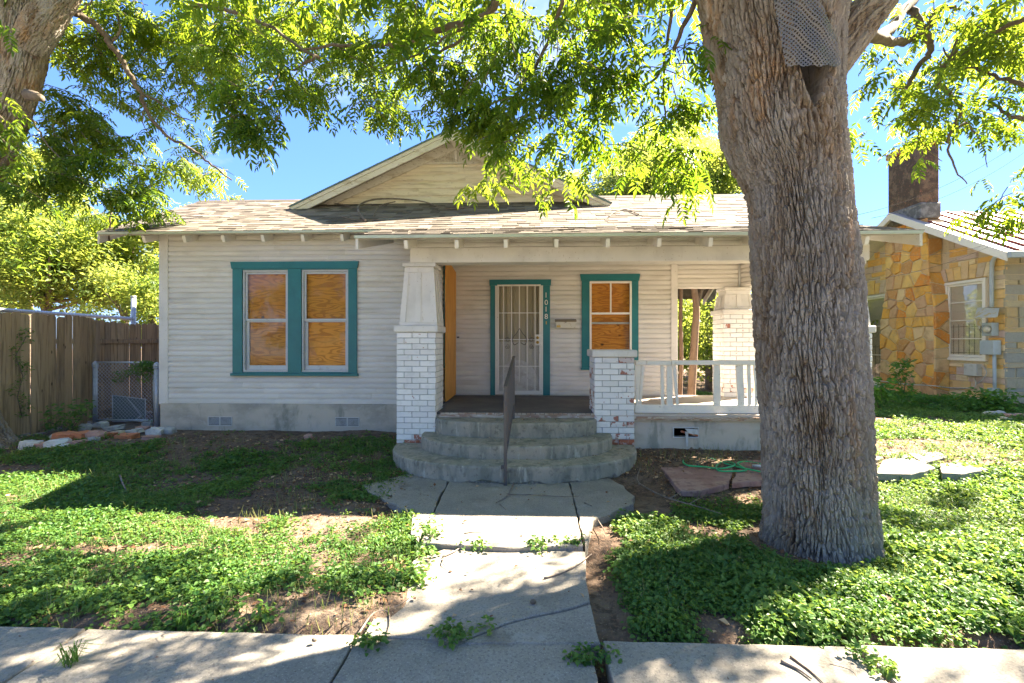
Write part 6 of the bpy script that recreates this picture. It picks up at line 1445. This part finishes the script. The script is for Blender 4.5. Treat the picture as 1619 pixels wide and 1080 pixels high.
bg_tree('broadleaf_tree', 130, 24.0, 5.6, 3.6, 2, 'pale sunlit tree far behind the fence', rot=1.9)
bg_tree('broadleaf_tree', 1010, 19.0, 7.2, 3.2, 0, 'tree behind the roof right of the gable', rot=.5, tw=.2, nl=10)
bg_tree('broadleaf_tree', 1125, 15.0, 6.3, 2.7, 1, 'tree behind the roof beside the big trunk', rot=1.5, tw=.2, nl=10)
bg_tree('broadleaf_tree', 905, 24.0, 8.2, 3.0, 2, 'far tree just behind the right slope of the gable', rot=2.7)
bg_tree('broadleaf_tree', 1070, 24, 10.0, 4.2, 2, 'tall tree furthest back right of the gable', rot=.2)
for a in [(1078, 17.0, 1.9, 2.3, 'sunlit shrub seen through the porch opening beside the corner post'), (1160, 14.5, 1.7, 1.9, 'sunlit shrub seen behind the back porch pier'), (1120, 21.0, 3.3, 3.2, 'tall hedge furthest back through the porch opening'), (1260, 17.0, 2.2, 2.4, 'shrub behind the porch hidden mostly by the big trunk'), (1040, 22.0, 3.0, 3.0, 'hedge beyond the corner post of the porch')]:
    bg_tree('leafy_shrub', a[0], a[1], a[2], a[3], 3, a[4], rot=a[0]*.7, squash=1.1, group='shrubs beyond the porch', trunk=False, cat='shrub')
for k, (x, y, s) in enumerate([(-16, -17, 1.4), (-9, -19, 1.5), (-2, -18, 1.45), (5, -19, 1.5), (12, -17, 1.4), (20, -18, 1.5), (-24, -14, 1.5)]):
    t = thing('broadleaf_tree', (x, y, 0), '%s leafy tree across the street behind the viewer' % ('first second third fourth fifth sixth seventh'.split()[k]), 'tree', 'trees across the street'); c = link('crown', CR[k % 3][0], t, (0, 0, 4.2)); c.scale = (s, s, s*1.15); c.rotation_euler = (0, 0, k)
    mb = MB(); mb.tube([(x, y, -.1), (x, y, 2), (x+.2, y, 4.5)], [.25, .2, .14], 9); mb.build('trunk', m_branch, t)
for (pts, r_, lb) in [([(1075, 622, 11.5), (1077, 560, 11.5), (1076, 500, 11.5), (1078, 440, 11.5), (1080, 380, 11.5)], .045, 'slimmer of the two bare tree stems seen through the porch opening'), ([(1092, 615, 11), (1098, 540, 11), (1101, 490, 11), (1098, 460, 11), (1094, 420, 11)], .078, 'thicker forked tree stem seen through the porch opening')]:
    b0_ = at(*pts[0]); b0_.z = .1; t = thing('slender_tree', b0_, lb, 'tree', 'stems beyond the porch'); P = [b0_]+[at(*q) for q in pts[1:]]
    mb = MB(); mb.tube(catmull(P, 5), list(np.linspace(r_*1.2, r_*.8, 5*(len(P)-1)+1)), 10); mb.build('trunk', mat('pale_stem', (.30, .20, .14), [('noise', (8, 8, 3), .45, .65, (.20, .13, .09), .7)], rough=.9, bump=('noise', 30, .7, .008)), t)
    if r_ > .06: mb = MB(); mb.tube(catmull([at(1101, 490, 11), at(1106, 470, 11), at(1114, 440, 11), at(1120, 400, 11)], 4), .05, 9); mb.build('limb', m_branch, t)

# ------------------------------------------------------------------ ground cover
def canon_weed(seed):
    r = np.random.default_rng(seed); V = []; Q = []; R = []; n = int(r.integers(9, 15))
    for k in range(n):
        th = r.uniform(0, 2*PI); rad = r.uniform(.1, 1)*.095; h = r.uniform(.02, .075)*(1.25-rad*6); p = np.array([math.cos(th)*rad, math.sin(th)*rad, h]); l = r.uniform(.030, .052); w = l*.42
        d = np.array([math.cos(th)+r.normal(0, .5), math.sin(th)+r.normal(0, .5), r.normal(-.1, .28)]); d /= np.linalg.norm(d); up = np.array([r.normal(0, .35), r.normal(-.25, .3), 1.]); s = np.cross(up, d); s /= np.linalg.norm(s); n_ = np.cross(d, s)
        b = len(V); V.extend([p, p+d*l*.22+s*w+n_*w*.3, p+d*l*.62+s*w*.8+n_*w*.25, p+d*l-n_*l*.1, p+d*l*.62-s*w*.8+n_*w*.25, p+d*l*.22-s*w+n_*w*.3]); Q.extend([(b, b+5, b+4, b+3), (b, b+3, b+2, b+1)]); R.extend([r.random()]*6)
        if k % 3 == 0:
            b = len(V); q = p*.25; q[2] = 0; e = .0016; V.extend([q+[e, 0, 0], q-[e, 0, 0], p-[e, 0, 0], p+[e, 0, 0]]); Q.append((b, b+1, b+2, b+3)); R.extend([.2]*4)
    return np.array(V), np.array(Q), np.array(R)
WEEDS = [canon_weed(500+i) for i in range(10)]
def weed_density(x, y):
    """share of the soil covered by weeds"""
    n = fbm(x*.75, y*.9, 0, 3, 61); n2 = fbm(x*2.6, y*2.6, 0, 3, 67)
    d = sstep(.33, .53, n*.6+n2*.42)
    left = x < 0
    d = np.where(left, d, sstep(.25, .47, n*.6+n2*.42))
    d = d*sstep(2.56, 2.66, y)*(1-np.clip(path_mask(x, y)*1.5-.25, 0, 1))
    d = np.where(left & (y > 5.0), d*sstep(7.9, 5.4, y)*.8, d)                         # thinner towards the wall
    d = np.where(left & (y > 7.0), d*.25, d); d = np.where(left & (y > 7.5), 0, d)
    nearhouse = (~left) & (x < 3.7)                                                     # litter in front of the porch foundation
    d = np.where(nearhouse, d*sstep(4.95, 4.2, y-.25*(x-1.5)), d)
    d = np.where((~left) & (np.hypot(x-2.25, y-3.95) < .50), 0, d)
    d = np.where(nearhouse & (y > 5.4), 0, d)
    d = np.where((x > 3.55) & (y > 5.95) & (y < 7.25) & (x < 6.6), d*.12, d)           # pale walkway
    bare = [(-1.6, 2.88, .38, .14), (-2.3, 2.78, .28, .10), (-6.6, 5.6, .8, .25), (1.55, 4.15, .35, .2), (-3.2, 3.6, .8, .10), (1.1, 2.75, .2, .2)]
    for bx, by, rx, ry in bare: d = d*np.clip(((x-bx)/rx)**2+((y-by)/ry)**2-.3, 0, 1)
    return d
def scatter(n, x0, x1, y0, y1, seed, power=1.0):
    r = np.random.default_rng(seed); x = r.uniform(x0, x1, n); y = y0+(y1-y0)*r.random(n)**power; k = r.random(n) < weed_density(x, y); return x[k], y[k], r
def weeds(name, xs_, ys_, r, smin, smax, m, label_kind='weeds'):
    n = len(xs_); th = r.uniform(0, 2*PI, n); c, s = np.cos(th), np.sin(th); M = np.zeros((n, 3, 3)); M[:, 0, 0] = c; M[:, 0, 1] = -s; M[:, 1, 0] = s; M[:, 1, 1] = c; M[:, 2, 2] = r.uniform(.7, 1.5, n)
    hgt = .50+1.1*fbm(xs_*1.3, ys_*1.3, 0, 2, 71); S = r.uniform(smin, smax, n)*hgt; P = np.stack([xs_, ys_, gz(xs_, ys_)-.004], -1); tint = np.clip(fbm(xs_*2, ys_*2, 0, 2, 73)*1.1+r.normal(0, .15, n), 0, 1)
    V, Q, R = assemble(WEEDS, P, M, S, r.integers(0, len(WEEDS), n), tint); o = link(name, np_mesh(name, V, Q, m, R)); o['kind'] = 'stuff'; tag(o, None, None); return o
x1_, y1_, r = scatter(34000, -10.3, -.55, 2.6, 7.6, 5, 1.25); o = weeds('ground_cover', x1_, y1_, r, .45, .85, m_weed); o['label'] = 'low leafy green weeds on the lawn left of the path'; o['category'] = 'ground cover'
x2_, y2_, r = scatter(30000, .50, 6.5, 2.6, 7.0, 6, 1.3); o = weeds('ground_cover', x2_, y2_, r, .48, .95, m_weed); o['label'] = 'leafy green weeds round the big trunk right of the path'; o['category'] = 'ground cover'
x3_, y3_, r = scatter(22000, 4.6, 16, 5.6, 13.8, 8, .9); o = weeds('ground_cover', x3_, y3_, r, .6, 1.1, m_weed); o['label'] = 'green weeds between the bungalow and the stone house'; o['category'] = 'ground cover'
# dry litter
def canon_litter(seed):
    r = np.random.default_rng(seed); l = r.uniform(.02, .045); w = l*r.uniform(.2, .4); b = r.normal(0, .3)
    return np.array([[0, 0, .003], [l*.4, w, .012], [l, 0, .004+abs(b)*.02], [l*.5, -w, .010]]), np.array([[0, 3, 2, 1]]), np.full(4, r.random())
LIT_ = [canon_litter(700+i) for i in range(12)]
r = np.random.default_rng(9); n = 38000; x = r.uniform(-10, 9, n); y = 2.66+(7.2-2.66)*r.random(n); w = weed_density(x, y); pm = path_mask(x, y)
near_steps = np.exp(-(((np.abs(x+.05)-1.9)/.7)**2+((y-5.3)/.7)**2)) + ((x > 1.3) & (x < 3.2) & (y > 4.4) & (y < 6.5))*.8
kp = r.random(n) < np.clip(.10+.32*(1-w)+near_steps*1.6, 0, 1)*np.where(pm > .5, .05, 1); x, y = x[kp], y[kp]; n = len(x)
z = np.where(path_mask(x, y) > .35, np.where(y > 3.74, .040, .003), gz(x, y)+.004); D = np.stack([r.normal(0, 1, n), r.normal(0, 1, n), r.normal(0, .12, n)], -1); M = frames(D, r, .25)
V, Q, R = assemble(LIT_, np.stack([x, y, z], -1), M, r.uniform(.7, 1.5, n), r.integers(0, 12, n)); o = link('leaf_litter', np_mesh('leaf_litter', V, Q, m_litter, R)); o['kind'] = 'stuff'
n = 260; th = r.uniform(.25, 2.9, n); lev = r.integers(0, 3, n); rr_ = np.array([1.14, .84, .44])[lev]; inn = np.array([.90, .52, .1])[lev]; q = inn+(rr_-inn)*r.random(n)**1.6
x = -.02+1.33*q/1.18*np.cos(th)*1.15; y = 6.5-q*np.sin(th); z = np.array([.229, .382, .579])[lev]
V, Q, R = assemble(LIT_, np.stack([x, y, z], -1), frames(np.stack([r.normal(0, 1, n), r.normal(0, 1, n), r.normal(0, .1, n)], -1), r, .2), r.uniform(.4, .9, n), r.integers(0, 12, n)); o = link('leaf_litter', np_mesh('leaf_litter', V, Q, m_litter, R)); o['kind'] = 'stuff'
gb = np.array([[-.0022, 0, 0], [.0022, 0, 0], [.0014, .010, .045], [-.0014, .010, .045]]), np.array([[0, 1, 2, 3]]), np.full(4, .6)
gb2 = np.array([[-.0018, 0, 0], [.0018, 0, 0], [.0008, .03, .07], [-.0008, .03, .07]]), np.array([[0, 1, 2, 3]]), np.full(4, .9)
n = 26000; x = np.where(r.random(n) < .5, r.uniform(-9, -.7, n), r.uniform(.6, 8, n)); y = 2.64+4.2*r.random(n)**1.2; kp = (path_mask(x, y) < .1) & (fbm(x*1.7, y*1.7, 0, 3, 97) > .44) & (np.hypot(x-2.25, y-3.95) > .6); x, y = x[kp], y[kp]; n = len(x)
th = r.uniform(0, 2*PI, n); M = np.zeros((n, 3, 3)); M[:, 0, 0] = np.cos(th); M[:, 0, 1] = -np.sin(th); M[:, 1, 0] = np.sin(th); M[:, 1, 1] = np.cos(th); M[:, 2, 2] = 1
V, Q, R = assemble([gb, gb2], np.stack([x, y, gz(x, y)-.003], -1), M, r.uniform(.6, 1.7, n), r.integers(0, 2, n), r.random(n)); o = link('grass', np_mesh('grass', V, Q, leaf_mat('lawn_grass', (.06, .13, .03), (.26, .25, .10), (.15, .3, .03), (.35, .35, .12), .3), R)); o['kind'] = 'stuff'
# leaf fragments and specks on the concrete
n = 420; x = r.uniform(-4, 4.5, n); y = r.uniform(2.2, 5.4, n); kp = (y < 2.58) | ((np.abs(x+.02) < .55) & (y < 3.6)) | ((np.abs(x) < .8) & (y > 3.8) & (y < 5.1)); x, y = x[kp], y[kp]; n = len(x); z = np.where(y > 3.74, .040, np.where(y > 2.6, .004, -.007))
V, Q, R = assemble(LIT_, np.stack([x, y, z], -1), frames(np.stack([r.normal(0, 1, n), r.normal(0, 1, n), r.normal(0, .1, n)], -1), r, .2), r.uniform(.25, .6, n), r.integers(0, 12, n)); o = link('leaf_litter', np_mesh('leaf_litter', V, Q, m_litter, R)); o['kind'] = 'stuff'

# single plants
def plant(name, pts, label, cat, group=None, size=(1., 1.6), m=m_weed, seed=0, stem=None, hgt=0.):
    r = np.random.default_rng(seed); base = Vector(pts[0]); t = thing(name, base, label, cat, group); n = len(pts); P = np.array([tuple(p) for p in pts]); S = r.uniform(size[0], size[1], n)
    th = r.uniform(0, 2*PI, n); M = np.zeros((n, 3, 3)); M[:, 0, 0] = np.cos(th); M[:, 0, 1] = -np.sin(th); M[:, 1, 0] = np.sin(th); M[:, 1, 1] = np.cos(th); M[:, 2, 2] = 1.2
    V, Q, R = assemble(WEEDS, P, M, S, r.integers(0, len(WEEDS), n), r.random(n)); o = link('leaves', np_mesh('leaves', V-np.array(base), Q, m, R), t); o['kind'] = 'stuff'
    if stem:
        for s in stem: mb = MB(); mb.tube(s, .006, 5); mb.build('stem', m_branch, t)
    return t
def bush(u, v, w, h, Y, label, n=60, seed=0, size=(1., 1.8), m=m_weedb, name='weedy_bush', cat='weed', group=None):
    r = random.Random(seed); c = at(u, v, Y); pts = [Vector((c.x, c.y, on_ground(c.x, c.y)))]; st = []
    for k in range(n):
        a = r.uniform(0, 2*PI); q = math.sqrt(r.random()); zz = r.random()**.8*h; pts.append(pts[0]+Vector((math.cos(a)*w*q*(1-.4*zz/h), math.sin(a)*w*.6*q, zz)))
    for k in range(5): e = pts[1+k*7 % n]; st.append([pts[0], pts[0].lerp(e, .5)+Vector((.02, 0, .03)), e])
    return plant(name, pts, label, cat, group, size, m, seed, st)
bush(108, 680, .36, .42, 7.2, 'young weed growing against the fence foot left of the gate', 26, 1, (.9, 1.5), m_weed)
bush(1500, 640, 1.0, .24, 10.6, 'wide low bush under the tall white window of the stone house', 60, 2, (.8, 1.4))
bush(1425, 628, .22, .95, 11.5, 'slim weed stalk growing up the flagstone chimney', 24, 3, (1.2, 2.2))
bush(1560, 640, .6, .35, 10.2, 'low weeds at the corner of the stone house', 46, 4, (1.4, 2.4))
bush(1443, 640, .6, .22, 11.0, 'low weeds at the foot of the flagstone chimney', 34, 5, (.9, 1.6))
# vine on the gate and on the fence
r = random.Random(4); pts = [at(243, 668, gY-.06)]
for k in range(46):
    u = 243-abs(r.gauss(0, 1))*24; v = 574+abs(r.gauss(0, 1))*11+max(0, (243-u)*.25); pts.append(at(u, min(v, 640), gY-.05+r.uniform(-.08, .03)))
plant('vine', pts, 'leafy green vine over the top right of the chain link gate', 'vine', None, (.7, 1.2), m_weed, 8, [[pts[0], at(240, 620, gY-.05), at(238, 585, gY-.05)]])
pts = []
for k in range(26):
    u = 30+8*math.sin(k*.6)+r.uniform(-4, 4); v = 660-k*5.4; y = PY(u, XF+.06); pts.append(Vector((XF+.07, y, PZ(v, XF+.06, y))))
plant('vine', pts, 'thin green vine climbing the fence boards at the far left', 'vine', None, (.5, .9), m_weed, 9, [pts[::6]])
bush(1390, 614, .28, .5, 10.5, 'dark leafed plant beside the far porch pier', 16, 12, (2.0, 3.0), m_weedb)
# grass tufts
def tuft(u, v, z, n, h, label, seed, group='grass tufts'):
    r = random.Random(seed); x, y = gp(u, v, z); mb = MB()
    for k in range(n):
        a = r.uniform(0, 2*PI); l = h*r.uniform(.5, 1.2); b = Vector((x+r.uniform(-1, 1)*.03, y+r.uniform(-1, 1)*.03, z)); d = Vector((math.cos(a), math.sin(a), 0)); s = Vector((-d.y, d.x, 0))*.0025; m1 = b+d*l*.3+Z_*l*.6; e = b+d*l*.9+Z_*l*.45
        mb.add([b-s, b+s, m1+s, m1-s, e], [(0, 1, 2, 3), (3, 2, 4)])
    o = mb.build('grass_tuft', m_grass); tag(o, label, 'grass', group)
m_grass = leaf_mat('grass_blade', (.05, .13, .02), (.10, .17, .04), (.15, .3, .03), (.2, .3, .03), .35)
_rn = m_grass.node_tree
tuft(112, 1050, -.01, 34, .16, 'long tuft of grass sprawling over the left of the sidewalk', 1); tuft(385, 935, .0, 18, .12, 'short tuft at the bare patch left of the path', 2); tuft(288, 985, 0, 16, .14, 'small tuft by the sunlit bare soil at the sidewalk edge', 3); tuft(1465, 940, 0, 16, .16, 'tuft of blades right of the big trunk foot', 4); tuft(345, 945, 0, 12, .10, 'yellowish tuft just left of the short tuft', 5)
# weeds in the joints
def joint_weed(u, v, z, n, sp, label, seed, size=(.5, .9)):
    r = random.Random(seed); x, y = gp(u, v, z); pts = [Vector((x, y, z-.02))]+[Vector((x+r.gauss(0, sp), y+r.gauss(0, sp*.35), z-.01+r.random()*.02)) for _ in range(n)]; plant('joint_weed', pts, label, 'weed', 'weeds in the joints of the paving', size, m_weed, seed)
for i, a in enumerate([(590, 1022, -.01, 4, .035, 'weed at the left corner where path meets sidewalk'), (720, 1008, 0, 7, .045, 'clump in the joint at the start of the crack'), (770, 998, 0, 1, .01, 'tiny sprig growing in the crack of the path'), (942, 1048, -.03, 9, .06, 'weed cluster filling the dirt gap of the sidewalk'), (760, 868, .0, 6, .05, 'left clump in the joint between the two path slabs'), (845, 867, .0, 9, .07, 'middle clump in the joint between the two path slabs'), (905, 862, .01, 6, .04, 'right clump in the joint between the two path slabs'), (685, 848, .03, 4, .03, 'sprig at the left edge of the upper path slab'), (1362, 1038, -.01, 3, .02, 'sprig in the right joint of the sidewalk'), (1392, 1062, -.01, 3, .02, 'sprig at the bottom of the right sidewalk joint')]): joint_weed(*a, seed=40+i)
# twigs
def twig(pts, z, rad, label, side=()):
    P = [Vector((*gp(u, v, z+rad), z+rad)) for u, v in pts]; mb = MB(); mb.tube(catmull(P, 5), list(np.linspace(rad, rad*.45, 5*(len(P)-1)+1)), 6)
    for sd_ in side: Q_ = [Vector((*gp(u, v, z+rad), z+rad+.004)) for u, v in sd_]; mb.tube(catmull(Q_, 4), list(np.linspace(rad*.6, rad*.25, 4*(len(Q_)-1)+1)), 5)
    o = mb.build('fallen_twig', m_twig); tag(o, label, 'twig', 'twigs on the path')
m_twig = mat('dry_twig', (.22, .18, .15), [('noise', 20, .45, .6, (.12, .09, .07), .7)], rough=.9)
twig([(812, 764), (802, 784), (784, 795)], .04, .009, 'crooked twig leaning down from the lowest step', [[(803, 782), (850, 783), (890, 786), (915, 785)]])
twig([(790, 797), (800, 806)], .04, .004, 'short thin twig end left of the crooked twig')
twig([(860, 914), (890, 905), (915, 892), (935, 876)], .003, .007, 'dark curved twig at the right of the lower path slab')
twig([(700, 880), (718, 872), (730, 864)], .003, .008, 'pale twig at the upper left of the lower slab', [[(702, 882), (700, 892), (710, 898)]])
twig([(566, 1003), (590, 970), (612, 967), (616, 985), (610, 1006)], .003, .006, 'bent twig at the lower left of the path')
twig([(612, 964), (630, 957), (648, 944)], .003, .006, 'thin straight twig left of the lower slab')
twig([(734, 843), (750, 841), (766, 843)], .036, .005, 'small bent twig in the sun on the upper slab')
twig([(924, 795), (936, 800)], .036, .007, 'short hooked twig on the right wing of the path')
twig([(945, 822), (955, 838), (956, 848)], .02, .005, 'thin twig beside the right wing of the path')
twig([(1235, 1045), (1262, 1058), (1283, 1073)], -.01, .009, 'dark stick lying on the right sidewalk'); twig([(1250, 1038), (1280, 1060), (1304, 1082)], -.01, .007, 'thinner stick beside the dark one on the sidewalk')
twig([(1312, 1050), (1345, 1060), (1360, 1078)], -.012, .003, 'fine twig in the right sidewalk shade')
twig([(190, 752), (194, 764), (199, 774)], .06, .012, 'pinkish stub of a stick standing in the left weeds')
twig([(1010, 765), (1050, 785), (1100, 800), (1140, 812)], .06, .008, 'long dead branch on the litter before the flagstones', [[(1060, 788), (1085, 775), (1110, 770)], [(1090, 797), (1120, 783), (1150, 785)]])
twig([(1012, 740), (1008, 760), (1030, 775)], .08, .007, 'forked dead twig right of the curved steps')
# nuts and pebble on the path
for i, (u, v, s, lb) in enumerate([(843, 955, .017, 'brown nut on the lower slab above the crack'), (497, 1015, .013, 'brown nut on the left sidewalk')]):
    x, y = gp(u, v, 0); mb = MB(); mb.tube([(x-s*1.2, y, s*.8), (x-s*.7, y, s*.85), (x, y, s*.9), (x+s*.7, y, s*.85), (x+s*1.2, y, s*.8)], [s*.2, s*.75, s*.9, s*.7, s*.15], 9); tag(mb.build('nut', m_branch), lb, 'nut')
# debris branch on the roof
def rpt(u, v):
    lo, hi = 5.9, 9.7
    for _ in range(40):
        y = (lo+hi)/2; z = ZPE+(ZE-ZPE)*(y-YPE)/(YE-YPE) if y < YE else ZE+(ZR-ZE)*(y-YE)/(YR-YE); x = PX(u, y)
        if PZ(v, x, y) > z: lo = y
        else: hi = y
    return Vector((x, y, z+.03))
mb = MB(); 
a_ = [rpt(578, 352), rpt(566, 340)+Z_*.07, rpt(575, 330)+Z_*.09, rpt(600, 325)+Z_*.10, rpt(640, 324)+Z_*.08, rpt(672, 326)+Z_*.05, rpt(706, 332), rpt(745, 330)]
mb.tube(catmull(a_, 6), list(np.linspace(.022, .008, 43)), 7); mb.tube(catmull([rpt(590, 345), rpt(600, 334)+Z_*.07, rpt(625, 326)+Z_*.06], 5), .010, 6); mb.tube(catmull([rpt(540, 345), rpt(560, 350), rpt(600, 350)], 4), .008, 6); mb.tube(catmull([rpt(565, 335)+Z_*.04, rpt(540, 328)+Z_*.03, rpt(520, 322)], 4), .006, 5)
tag(mb.build('dead_branch', m_twig), 'dead vine branch lying on the shingles below the gable', 'branch')
mb = MB(); mb.tube(catmull([rpt(962, 346), rpt(972, 338), rpt(990, 334), rpt(1010, 342)], 4), .008, 6); tag(mb.build('dead_branch', m_twig), 'small bare twig on the sunlit porch roof', 'branch')
